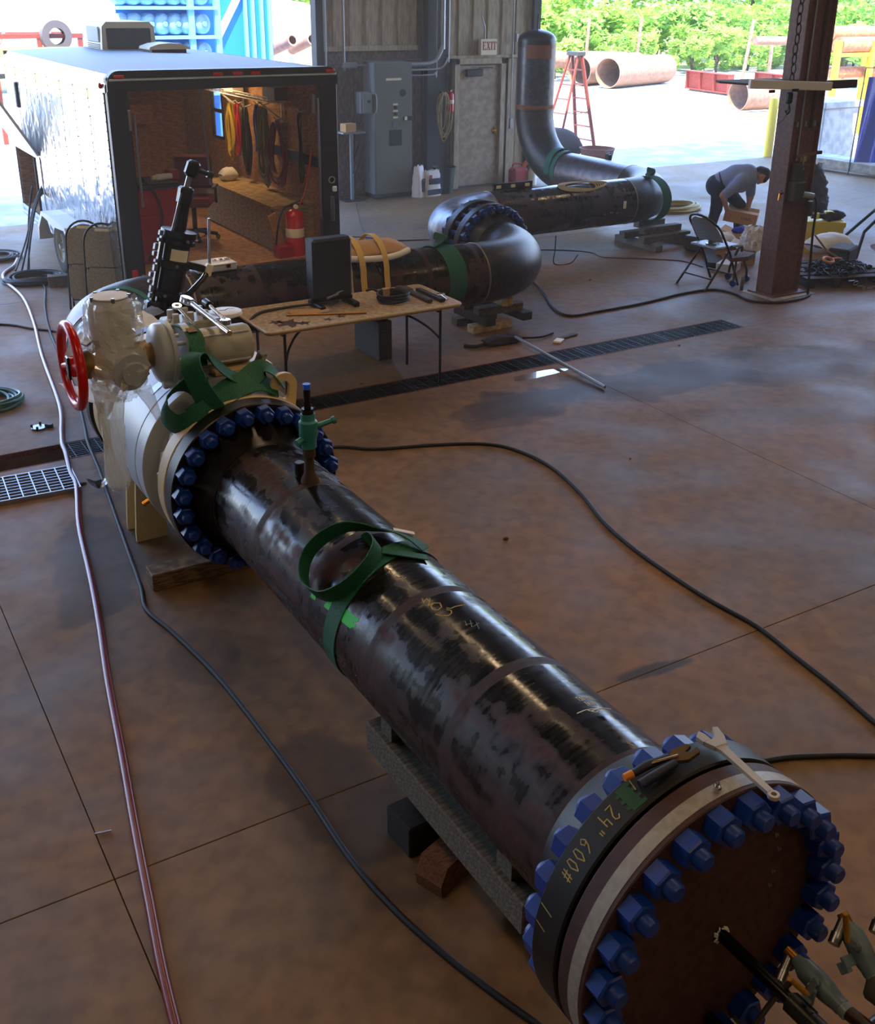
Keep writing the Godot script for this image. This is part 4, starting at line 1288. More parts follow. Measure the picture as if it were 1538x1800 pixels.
# ball valves and hoses of the pressure pump by the blind flange
func end_fittings() -> void:
	var g := "yellow handled ball valves by the blind flange"
	ball_cock("fill_valve", "grey needle ball valve with a yellow lever on the fill line", V(2.005, 0.77, -1.36), V(-0.005, -0.01, 0.165), V(-0.155, 0.13, 0.03), g)
	ball_cock("fill_valve", "grey ball valve with its yellow lever upright beside the fill line valve", V(2.115, 0.90, -1.30), V(-0.015, -0.075, 0.11), V(-0.06, 0.14, -0.01), g)
	ball_cock("fill_valve", "outermost grey ball valve with a long yellow lever above the fittings", V(2.25, 0.90, -1.27), V(0.03, -0.06, 0.11), V(-0.09, 0.24, -0.01), g)
	solo("fill_hose", MB.new().tube(spline([V(1.896, 0.76, -1.0), V(1.97, 0.745, -1.08), V(2.06, 0.72, -1.14), V(2.3, 0.60, -1.15), V(2.7, 0.3, -1.0), V(3.0, 0.03, -0.6)]), 0.014), "hose_dark_red", "dark red hose leading off from the fill line beside the blind", "hose")
	solo("fill_hose", MB.new().tube(spline([V(2.0, 0.76, -1.19), V(2.02, 0.745, -1.1), V(2.05, 0.7, -0.95), V(2.1, 0.4, -0.6), V(2.3, 0.03, -0.2)]), 0.02), "hose_dark_red", "dark red hose clamped to the fill valve tail", "hose")
	solo("fill_hose", MB.new().tube(spline([V(2.098, 0.82, -1.19), V(2.10, 0.79, -1.12), V(2.13, 0.72, -1.0), V(2.3, 0.4, -0.5), V(2.5, 0.03, -0.2)]), [0.02, 0.03, 0.045, 0.05, 0.045, 0.04, 0.035, 0.03, 0.03, 0.03, 0.03, 0.03, 0.03, 0.03, 0.03, 0.03, 0.03, 0.03, 0.03, 0.03, 0.03, 0.03, 0.03, 0.03, 0.03]), "rope_grey", "thick fabric sleeved hose below the upright lever valve", "hose")
	solo("gauge_line", MB.new().tube(spline([V(1.915, 0.80, -1.30), V(1.88, 0.70, -1.33), V(1.80, 0.5, -1.36), V(1.74, 0.3, -1.38)]), 0.008), "braid", "thin braided line crossing the nipple of the blind flange", "hose")

func ball_cock(called: String, label: String, o: Vector3, d: Vector3, lever: Vector3, group: String) -> void:
	var b := thing(called, label, "valve", o, 0.0, group)
	var L := d.length()
	var x := along(Vector3.ZERO, d)
	part(b, "body", MB.new().lathe(x, [Vector2(0, 0), Vector2(0.018, 0), Vector2(0.02, L * 0.08), Vector2(0.031, L * 0.2), Vector2(0.033, L * 0.5), Vector2(0.03, L * 0.72), Vector2(0.024, L * 0.9), Vector2(0.024, L), Vector2(0, L)], 8), "fitting_grey")
	part(b, "end_collar", MB.new().cyl(d * 0.98, d * 1.12, 0.022, -1.0, 16), "cap_pale")
	part(b, "brass_nut", MB.new().cyl(d * -0.2, Vector3.ZERO, 0.016, -1.0, 6), "brass")
	part(b, "side_fitting", MB.new().cyl(d * -0.12, d * -0.12 + V(-0.05, -0.03, 0.02), 0.012, 0.014, 10).cyl(d * -0.12 + V(-0.04, -0.024, 0.016), d * -0.12 + V(-0.065, -0.04, 0.026), 0.017, -1.0, 6), "steel")
	var m := d * 0.55
	part(b, "bracket", MB.new().box(Transform3D(x.basis, m + V(-0.04, -0.01, 0.0)), V(0.06, 0.03, 0.012), 0.002).cyl(m, m + V(-0.03, 0.035, 0.0), 0.012).box(Transform3D(x.basis, m + V(-0.06, -0.025, 0.0)), V(0.02, 0.03, 0.03), 0.002), "fitting_grey")
	var k := m + V(-0.03, 0.035, 0.0)
	var bend := k + V(lever.x * 0.45, lever.y * 0.18, lever.z)
	var hp := [k, k.lerp(bend, 0.5), bend]
	part(b, "lever_arm", MB.new().ribbon(hp, [V(0, 0.8, 0.6), V(0, 0.8, 0.6), V(0, 0.8, 0.6)], 0.016, 0.003), "steel")
	part(b, "lever_grip", MB.new().tube([bend, bend.lerp(k + lever, 0.5), k + lever], [0.007, 0.0085, 0.007], 8), "handle_yellow")

func ball_valve() -> void:
	var o := V(PX, PY, -5.75)
	var bv := thing("ball_valve", "pale grey trunnion ball valve on plate feet with a red handwheel operator", "valve", o)
	var R := func(z: float) -> Transform3D: return Transform3D(Basis(Vector3.RIGHT, PI / 2), V(0, 0, z))
	# cream end flange, neck and drum of the body
	part(bv, "end_flange", MB.new().lathe(R.call(0.585), [Vector2(0.36, 0), Vector2(0.466, 0), Vector2(0.472, 0.005), Vector2(0.472, 0.105), Vector2(0.467, 0.11), Vector2(0.3, 0.11)], 96), "valve_cream")
	part(bv, "body", MB.new().lathe(R.call(-0.30), [Vector2(0.2, 0), Vector2(0.47, 0), Vector2(0.485, 0.012), Vector2(0.485, 0.66), Vector2(0.47, 0.672), Vector2(0.40, 0.675), Vector2(0.385, 0.72), Vector2(0.37, 0.89)], 96), "valve_grey")
	part(bv, "body_ring", MB.new().lathe(R.call(0.22), [Vector2(0.484, 0), Vector2(0.488, 0.002), Vector2(0.488, 0.005), Vector2(0.484, 0.007)], 64), "valve_grey")
	part(bv, "tail_body", MB.new().lathe(R.call(-0.62), [Vector2(0.3, 0), Vector2(0.44, 0), Vector2(0.44, 0.12), Vector2(0.40, 0.14), Vector2(0.40, 0.33)], 72), "valve_grey")
	part(bv, "end_flange", MB.new().lathe(R.call(-0.73), [Vector2(0.3, 0), Vector2(0.466, 0), Vector2(0.472, 0.005), Vector2(0.472, 0.1), Vector2(0.467, 0.105), Vector2(0.36, 0.105)], 96), "valve_cream")
	stud_ring(bv, V(0, 0, 0.585), V(0, 0, -1), 0.0, 0.0, 0.419, 24, "valve_nut", 0.0, 0.012, 0.08, 0.05, false)
	stud_ring(bv, V(0, 0, -0.31), V(0, 0, -1), 0.0, 0.0, 0.437, 16, "bolt_navy", 0.0, 0.02, 0.08, 0.05, false)
	# feet and drain plug
	for s in [-1.0, 1.0]:
		part(bv, "foot", MB.new().prism(T(s * 0.26 - 0.02, -PY, -0.42), PackedVector2Array([Vector2(-0.09, 0), Vector2(0.11, 0), Vector2(0.11, 0.06), Vector2(0.08, 0.42), Vector2(-0.06, 0.42), Vector2(-0.09, 0.06)]), 0.025), "valve_cream")
		part(bv, "foot", MB.new().prism(T(s * 0.26 - 0.02, -PY, -0.62), PackedVector2Array([Vector2(-0.09, 0), Vector2(0.11, 0), Vector2(0.11, 0.06), Vector2(0.08, 0.42), Vector2(-0.06, 0.42), Vector2(-0.09, 0.06)]), 0.025), "valve_cream")
	var pl := on_pipe(0, 205, 0.485) - V(PX, PY, -0.26)
	part(bv, "drain_plug", MB.new().cyl(pl, pl + out_pipe(205) * 0.04, 0.016, -1.0, 6), "brass_bright")
	# name plate and spot on the drum
	var np := MB.new()
	np.ribbon([V(cos(2.1) * 0.486, sin(2.1) * 0.486, 0.09), V(cos(2.2) * 0.4862, sin(2.2) * 0.4862, 0.09), V(cos(2.3) * 0.486, sin(2.3) * 0.486, 0.09)], [V(cos(2.1), sin(2.1), 0), V(cos(2.2), sin(2.2), 0), V(cos(2.3), sin(2.3), 0)], 0.07, 0.002)
	part(bv, "name_plate", np, "steel")
	# lifting lug
	part(bv, "lifting_lug", lug(), "valve_cream").transform = Transform3D(Basis(Vector3.BACK, -0.12), V(0.25, 0.385, 0.60))
	# stem neck, operator along x
	var y := 0.63
	var z := 0.22
	part(bv, "stem_bonnet", MB.new().lathe(T(-0.02, 0.42, 0.08), [Vector2(0.2, 0), Vector2(0.2, 0.1), Vector2(0.16, 0.11), Vector2(0.12, 0.2), Vector2(0, 0.2)], 32), "valve_grey")
	part(bv, "operator_bracket", MB.new().box(T(0.14, 0.50, 0.2), V(0.34, 0.025, 0.3), 0.004).box(T(0.28, 0.44, 0.12), V(0.03, 0.14, 0.2), 0.003), "valve_cream")
	part(bv, "bracket_clip", MB.new().box(T(0.26, 0.535, 0.3, 0.3, 0.5), V(0.04, 0.09, 0.05), 0.004), "steel")
	part(bv, "operator_shaft", MB.new().cyl(V(-0.46, y, z), V(-0.26, y, z), 0.07, -1.0, 24).cyl(V(-0.40, y, z), V(-0.36, y, z), 0.085, -1.0, 8), "brass_dull")
	part(bv, "gear_disc", MB.new().lathe(along(V(-0.335, y, z), V(1, 0, 0)), [Vector2(0, 0), Vector2(0.1, 0), Vector2(0.155, 0.02), Vector2(0.165, 0.035), Vector2(0.165, 0.075), Vector2(0.18, 0.078), Vector2(0.18, 0.10), Vector2(0.165, 0.104), Vector2(0, 0.104)], 48), "valve_grey")
	for k in 8:
		var a := TAU * k / 8
		var c0 := V(-0.235, y + 0.172 * sin(a), z + 0.172 * cos(a))
		part(bv, "disc_bolt", MB.new().cyl(c0, c0 + V(0.022, 0, 0), 0.011, -1.0, 6), "valve_grey")
	part(bv, "gear_boss", MB.new().cyl(V(-0.31, y - 0.15, z + 0.08), V(-0.24, y - 0.15, z + 0.08), 0.03, -1.0, 16, 0.008), "valve_grey")
	part(bv, "yoke_plate", MB.new().cyl(V(-0.17, y - 0.01, z), V(-0.13, y - 0.01, z), 0.155, -1.0, 32), "valve_grey")
	for a in [0.6, 2.4, 3.9, 5.4]:
		part(bv, "yoke_rod", MB.new().cyl(V(-0.24, y + 0.12 * sin(a), z + 0.12 * cos(a)), V(-0.15, y + 0.12 * sin(a), z + 0.12 * cos(a)), 0.012), "valve_grey")
	part(bv, "actuator", MB.new().lathe(along(V(-0.13, y - 0.01, z), V(1, 0, 0.0)), [Vector2(0, 0), Vector2(0.105, 0), Vector2(0.11, 0.01), Vector2(0.11, 0.33), Vector2(0.10, 0.35), Vector2(0.092, 0.352), Vector2(0, 0.352)], 40), "valve_grey_warm")
	part(bv, "actuator_nut", MB.new().cyl(V(0.22, y - 0.01, z + 0.02), V(0.25, y - 0.01, z + 0.02), 0.014, -1.0, 6), "valve_grey")
	part(bv, "tie_rod", MB.new().cyl(V(-0.13, y + 0.075, z + 0.07), V(0.2, y + 0.075, z + 0.07), 0.008).cyl(V(-0.13, y - 0.075, z + 0.09), V(0.2, y - 0.075, z + 0.09), 0.008), "valve_grey")
	# yoke box with bolts behind the actuator, round white cover plate
	part(bv, "top_plate", MB.new().box(T(-0.02, y + 0.09, z - 0.20), V(0.34, 0.05, 0.2), 0.01), "valve_grey_warm")
	for k in 6:
		var c1 := V(-0.14 + 0.085 * (k % 3), y + 0.11, z - 0.14 - 0.1 * (k / 3))
		part(bv, "cap_bolt", MB.new().cyl(c1, c1 + V(0, 0.055, 0), 0.019, -1.0, 12, 0.003), "valve_grey_warm")
	part(bv, "indicator_cap", MB.new().lathe(T(0.18, y + 0.095, z - 0.22), [Vector2(0, 0), Vector2(0.085, 0), Vector2(0.095, 0.008), Vector2(0.09, 0.024), Vector2(0.06, 0.03), Vector2(0, 0.031)], 28), "valve_white")
	part(bv, "indicator_mark", MB.new().ribbon([V(0.14, y + 0.127, z - 0.22), V(0.17, y + 0.127, z - 0.21), V(0.2, y + 0.127, z - 0.235), V(0.23, y + 0.127, z - 0.22)], [Vector3.UP, Vector3.UP, Vector3.UP, Vector3.UP], 0.006, 0.0006), "ink")
	# red position arm between gearbox and disc
	part(bv, "red_arm", MB.new().tube([V(-0.52, y - 0.16, z + 0.02), V(-0.43, y - 0.12, z + 0.0), V(-0.36, y - 0.1, z - 0.02)], [0.022, 0.018, 0.02], 10), "red_gloss")
	# gearbox under its wrap
	var gx := -0.52
	part(bv, "gearbox", MB.new().lathe(T(gx, y + 0.02, z - 0.02), [Vector2(0, -0.12), Vector2(0.12, -0.11), Vector2(0.14, -0.02), Vector2(0.11, 0.08), Vector2(0.12, 0.16), Vector2(0.118, 0.30), Vector2(0.10, 0.318), Vector2(0, 0.32)], 28).cyl(V(gx, y - 0.02, z + 0.02), V(gx + 0.03, y - 0.03, z + 0.16), 0.105, 0.10, 28).cyl(V(gx + 0.032, y - 0.032, z + 0.165), V(gx + 0.036, y - 0.034, z + 0.185), 0.062, -1.0, 24), "valve_grey")
	for k in 5:
		var a := TAU * k / 5 + 0.4
		var c2 := V(gx + 0.1 * cos(a), y + 0.33, z - 0.02 + 0.1 * sin(a))
		part(bv, "cover_screw", MB.new().cyl(c2, c2 + V(0, 0.025, 0), 0.01, -1.0, 8), "steel")
	part(bv, "cover_paper", MB.new().lathe(T(gx, y + 0.342, z - 0.02), [Vector2(0, 0), Vector2(0.1, 0.0), Vector2(0.10, 0.006), Vector2(0, 0.012)], 20), "paper")
	part(bv, "wheel_shaft", MB.new().cyl(V(gx - 0.09, y, z), V(gx - 0.2, y, z), 0.085, 0.075, 24).cyl(V(gx - 0.2, y, z), V(gx - 0.25, y, z), 0.03, -1.0, 16), "brass_dull")
	part(bv, "latch_clip", MB.new().box(T(gx - 0.14, y + 0.13, z + 0.02, 0.4, 0, 0.4), V(0.07, 0.012, 0.05), 0.002).cyl(V(gx - 0.11, y + 0.05, z + 0.03), V(gx - 0.11, y + 0.12, z + 0.03), 0.008), "steel")
	# handwheel
	var wx := -0.755
	var hw := part(bv, "handwheel", MB.new().tube(ring_pts(V(wx, y + 0.005, z), 0.215, Vector3.BACK, Vector3.UP, 40), 0.026, 12, true), "red_gloss", "glossy red handwheel")
	var sp := MB.new()
	for a in [0.25, 0.25 + PI]:
		sp.tube([V(wx + 0.02, y, z), V(wx + 0.012, y + 0.1 * sin(a), z + 0.1 * cos(a)), V(wx, y + 0.205 * sin(a), z + 0.205 * cos(a))], [0.034, 0.028, 0.022], 10)
	sp.cyl(V(wx - 0.015, y, z), V(wx + 0.06, y, z), 0.055, 0.06, 20, 0.01)
	part(hw, "spokes", sp, "red_gloss")
	part(hw, "hub_plate", MB.new().box(T(wx - 0.02, y - 0.005, z), V(0.014, 0.13, 0.055), 0.012), "black_gloss")
	# clear plastic wrap over the gearbox, its end hanging down beside the body
	var wp := thing("plastic_wrap", "crinkled clear plastic film wrapped round the valve gearbox and hanging down", "wrap", o + V(gx, y, z))
	part(wp, "film", crumple([[0.33, 0.13, 0.12], [0.3, 0.145, 0.135], [0.2, 0.15, 0.14], [0.08, 0.15, 0.145], [-0.02, 0.165, 0.185], [-0.1, 0.15, 0.18], [-0.17, 0.11, 0.13], [-0.22, 0.075, 0.09]], 201, 0.018), "clear_wrap")
	part(wp, "hanging_end", crumple([[-0.12, 0.10, 0.09, -0.06, 0.06], [-0.2, 0.075, 0.06, -0.08, 0.08], [-0.32, 0.06, 0.05, -0.085, 0.09], [-0.45, 0.058, 0.045, -0.085, 0.09], [-0.58, 0.06, 0.048, -0.09, 0.09], [-0.66, 0.065, 0.05, -0.085, 0.09], [-0.72, 0.04, 0.03, -0.075, 0.09]], 202, 0.02), "clear_wrap")
	part(wp, "torn_strip", crumple([[-0.14, 0.05, 0.03, 0.09, 0.1], [-0.24, 0.03, 0.02, 0.13, 0.13], [-0.34, 0.016, 0.012, 0.16, 0.14], [-0.4, 0.006, 0.005, 0.18, 0.14]], 203, 0.008), "clear_wrap")
	var fl := MB.new()
	fl.ribbon(spline([V(-0.06, 0.1, -0.14), V(-0.13, 0.06, -0.12), V(-0.19, -0.02, -0.1), V(-0.15, -0.1, -0.1)]), repeat_lerp([V(-1, 0.4, 0.5), V(-0.6, 0.4, 0.7), V(-1, 0, 0.6)], 19), 0.16, 0.001)
	part(wp, "loose_flap", fl, "clear_wrap")
	# shipping papers tucked under the wheel and the operator
	var dp := thing("paper_tag", "white paper sheet tucked under the valve handwheel", "paper", o + V(-0.64, y - 0.24, 0.02))
	part(dp, "sheet", bent_sheet(0.3, 0.2, 0.03, 301), "paper").transform = T(0, 0, 0, 0.4, 0.35, -0.25)
	var dp2 := thing("paper_tag", "folded papers lying on the operator shaft behind the gear disc", "paper", o + V(-0.34, y + 0.09, -0.12))
	part(dp2, "sheet", bent_sheet(0.26, 0.18, 0.02, 302), "paper").transform = T(0, 0, 0, 0.2, 0.1, 0.06)
	part(dp2, "sheet", bent_sheet(0.3, 0.12, 0.02, 303), "paper_blue").transform = T(0.06, 0.008, -0.08, 0.35, 0.1, 0.06)
	valve_sling(o)
	chrome_tools(o, y, z)

func ring_pts(c: Vector3, r: float, u: Vector3, w: Vector3, k: int) -> Array:
	var p := []
	for i in k:
		var a := TAU * i / k
		p.append(c + (u * cos(a) + w * sin(a)) * r)
	return p

func lug() -> MB:
	var outer := PackedVector2Array([Vector2(-0.075, -0.03), Vector2(0.075, -0.03)])
	for k in 13:
		outer.append(V2(0.075, 0.085, PI * k / 12.0))
	var inner := PackedVector2Array()
	for k in 13:
		inner.append(V2(0.03, 0.085, PI * k / 12.0))
	for k in 13:
		inner.append(V2(0.03, 0.04, PI + PI * k / 12.0))
	# cut the slot open with a hair-thin bridge so that one outline describes plate and hole
	var p := PackedVector2Array()
	for i in range(2, outer.size()):
		p.append(outer[i])
	p.append(outer[0])
	p.append(Vector2(-0.0005, -0.03))
	for i in inner.size():
		p.append(inner[(19 - i + inner.size() * 2) % inner.size()])
	p.append(Vector2(0.0005, -0.03))
	p.append(outer[1])
	return MB.new().prism(T(0, 0, 0), p, 0.028)

func V2(r: float, cy: float, a: float) -> Vector2:
	return Vector2(r * cos(a), cy + r * sin(a))

# rows of (height, half width x, half width z[, centre x, centre z]) skinned with creases; flat facets when sharp
func crumple(rows: Array, seed_: int, amp: float, sharp := true) -> MB:
	var f := FastNoiseLite.new()
	f.seed = seed_
	f.frequency = 14.0
	f.fractal_octaves = 2
	var pts := []
	for i in range(rows.size() - 1):
		for s in 5:
			var t := s / 5.0
			var row := []
			var g := []
			for c in 5:
				var a: float = rows[i][c] if c < rows[i].size() else 0.0
				var b: float = rows[i + 1][c] if c < rows[i + 1].size() else 0.0
				g.append(lerpf(a, b, t))
			for j in 32:
				var an := TAU * j / 32
				var k := 1.0 + f.get_noise_3d(cos(an) * 0.25, g[0] * 0.6, sin(an) * 0.25) * amp * 9.0
				row.append(V(g[3] + cos(an) * g[1] * k, g[0] + f.get_noise_2d(an, g[0]) * amp, g[4] + sin(an) * g[2] * k))
			pts.append(row)
	var mb := MB.new()
	if not sharp:
		grid_mesh(mb, pts, true, true)
		return mb
	for i in pts.size() - 1:
		for j in 32:
			var q := (j + 1) % 32
			mb.tri(pts[i][j], pts[i][q], pts[i + 1][j])
			mb.tri(pts[i][q], pts[i + 1][q], pts[i + 1][j])
	return mb

func bent_sheet(w: float, d: float, amp: float, seed_: int) -> MB:
	var f := FastNoiseLite.new()
	f.seed = seed_
	f.frequency = 4.0
	var pts := []
	for i in 8:
		var row := []
		for j in 10:
			var x := (j / 9.0 - 0.5) * w
			var z := (i / 7.0 - 0.5) * d
			row.append(V(x, f.get_noise_2d(x, z) * amp + 0.6 * amp * pow(absf(x / w * 2), 2), z))
		pts.append(row)
	var mb := MB.new()
	grid_mesh(mb, pts)
	return mb

func valve_sling(o: Vector3) -> void:
	var s := thing("lifting_sling", "green webbing sling heaped over the valve and through its lifting lug", "sling", o)
	var add := func(pp: Array, nn: Array, w: float) -> void:
		var a := []
		for e in pp:
			a.append(V(e[0], e[1], e[2]) - o)
		var sm := spline(a, 6)
		part(s, "webbing", MB.new().ribbon(sm, repeat_lerp(nn, sm.size()), w, 0.006), "sling")
	# run over the shoulder of the drum to the lug
	add.call([[1.60, 1.19, -5.08], [1.72, 1.25, -5.10], [1.85, 1.30, -5.14], [1.98, 1.30, -5.16], [2.09, 1.245, -5.14]], [V(-0.4, 0.8, 0.5), V(-0.2, 0.9, 0.4), V(0, 0.9, 0.4), V(0.2, 0.9, 0.3), V(0.4, 0.8, 0.3)], 0.16)
	add.call([[1.92, 1.30, -5.18], [2.0, 1.335, -5.22], [2.06, 1.35, -5.22], [2.10, 1.31, -5.17], [2.12, 1.25, -5.13]], [V(0, 0.9, 0.3), V(0.1, 0.95, 0.3), V(0.4, 0.8, 0.4), V(0.8, 0.4, 0.4), V(0.9, 0.1, 0.4)], 0.14)
	# hanging loop toward the near flank
	add.call([[1.72, 1.30, -5.20], [1.62, 1.31, -5.24], [1.53, 1.26, -5.28], [1.49, 1.19, -5.22], [1.53, 1.165, -5.10], [1.62, 1.20, -5.06], [1.73, 1.26, -5.08]], [V(0, 0.3, -1), V(-0.4, 0.3, -0.9), V(-0.9, 0.2, -0.4), V(-1, 0, 0.3), V(-0.5, -0.2, 0.9), V(0.0, 0.3, 0.95), V(0.1, 0.7, 0.7)], 0.13)
	# upright fold
	add.call([[1.70, 1.22, -5.06], [1.65, 1.34, -5.10], [1.63, 1.45, -5.16], [1.68, 1.48, -5.24], [1.77, 1.43, -5.27], [1.86, 1.34, -5.24], [1.95, 1.29, -5.2]], [V(-0.7, 0.2, 0.8), V(-0.9, 0.2, 0.5), V(-0.9, 0.4, 0.3), V(-0.2, 1, -0.1), V(0.4, 0.9, 0.2), V(0.4, 0.9, 0.2), V(0.2, 0.95, 0.2)], 0.14)
	# strap round the actuator yoke
	add.call([[1.70, 1.43, -5.30], [1.735, 1.50, -5.36], [1.74, 1.54, -5.44], [1.73, 1.55, -5.56], [1.72, 1.52, -5.68]], [V(0, 0.3, 1), V(0, 0.7, 0.7), V(0, 0.95, 0.3), V(0, 1, -0.1), V(0, 0.8, -0.5)], 0.085)
	add.call([[1.715, 1.40, -5.28], [1.72, 1.46, -5.31], [1.735, 1.50, -5.36]], [V(0, 0.1, 1), V(0, 0.2, 1), V(0, 0.7, 0.7)], 0.08)
	part(s, "care_label", MB.new().ribbon([V(1.738, 1.550, -5.42) - o, V(1.735, 1.561, -5.5) - o], [Vector3.UP, Vector3.UP], 0.05, 0.002), "tag_tan")

func chrome_tools(o: Vector3, y: float, z: float) -> void:
	# socket drives laid over the bolted plate and the actuator
	var g := "chrome socket tools on the valve operator"
	var a := thing("breaker_bar", "long chrome ratchet laid across the valve actuator", "ratchet", o + V(0, y + 0.125, 0), 0.0, g)
	part(a, "shank", MB.new().cyl(V(-0.01, 0.06, z - 0.27), V(0.03, 0.005, z + 0.16), 0.0135, -1.0, 16), "chrome")
	part(a, "grip", MB.new().cyl(V(0.028, 0.008, z + 0.13), V(0.037, -0.004, z + 0.22), 0.018, -1.0, 16, 0.003), "chrome")
	part(a, "drive_head", MB.new().cyl(V(-0.03, 0.05, z - 0.30), V(-0.02, 0.085, z - 0.295), 0.034, -1.0, 20, 0.004).box(T(-0.01, 0.062, z - 0.275), V(0.05, 0.03, 0.05), 0.008), "chrome")
	var b := thing("socket_extension", "chrome extension with a black socket beside the long ratchet", "socket", o + V(0, y + 0.125, 0), 0.0, g)
	part(b, "bar", MB.new().cyl(V(0.075, 0.05, z - 0.2), V(0.085, 0.012, z + 0.02), 0.011, -1.0, 14), "chrome")
	part(b, "socket", MB.new().cyl(V(0.073, 0.055, z - 0.26), V(0.075, 0.05, z - 0.19), 0.021, -1.0, 16, 0.003), "black_gloss")
	part(b, "ratchet_head", MB.new().cyl(V(0.085, -0.01, z + 0.03), V(0.085, 0.02, z + 0.03), 0.03, -1.0, 18, 0.004), "chrome")
	var c := thing("combination_wrench", "short chrome ring spanner standing in the bolted plate", "wrench", o + V(0, y + 0.125, 0), 0.0, g)
	part(c, "shank", MB.new().cyl(V(-0.1, 0.05, z - 0.2), V(-0.075, -0.005, z - 0.03), 0.009, -1.0, 12), "chrome")
	part(c, "ring_end", MB.new().lathe(along(V(-0.103, 0.05, z - 0.225), V(0, 1, 0.3)), [Vector2(0.014, 0), Vector2(0.026, 0), Vector2(0.028, 0.008), Vector2(0.026, 0.016), Vector2(0.014, 0.016), Vector2(0.014, 0)], 20), "chrome")

# centre line with round elbows: corner points, each turned with radius r
func elbowed(pts: Array, r: float, k := 14) -> Array:
	var o := [pts[0]]
	for i in range(1, pts.size() - 1):
		var a: Vector3 = (pts[i - 1] - pts[i]).normalized()
		var b: Vector3 = (pts[i + 1] - pts[i]).normalized()
		var p: Vector3 = pts[i]
		var s := p + a * r
		var e := p + b * r
		var c := s + b * r
		for j in k + 1:
			var t := PI / 2 * j / k
			o.append(c - b * r * cos(t) * 1.0 + (-a) * r * sin(t) if false else c + (s - c) * cos(t) + (e - c) * sin(t))
	o.append(pts[-1])
	return o

func arc(p: Vector3, from: Vector3, to: Vector3, r: float, k := 18) -> Array:
	# elbow at corner p: coming from direction `from`, leaving toward `to`
	var a := (from - p).normalized()
	var b := (to - p).normalized()
	var s := p + a * r
	var e := p + b * r
	var c := s + b * r
	var o := []
	for j in k + 1:
		var t := PI / 2 * j / k
		o.append(c + (s - c) * cos(t) + (e - c) * sin(t))
	return o

func bead(mb: MB, c: Vector3, d: Vector3, r := 0.305) -> void:
	mb.lathe(along(c - d.normalized() * 0.012, d), [Vector2(r - 0.002, 0), Vector2(r + 0.005, 0.006), Vector2(r + 0.005, 0.018), Vector2(r - 0.002, 0.024)], 48)

const BZ := -8.82
const CZ := -11.34
const BY := 0.70
const CY := 0.645
const FX := 6.66
const DX := 10.72
const RZ := -14.75

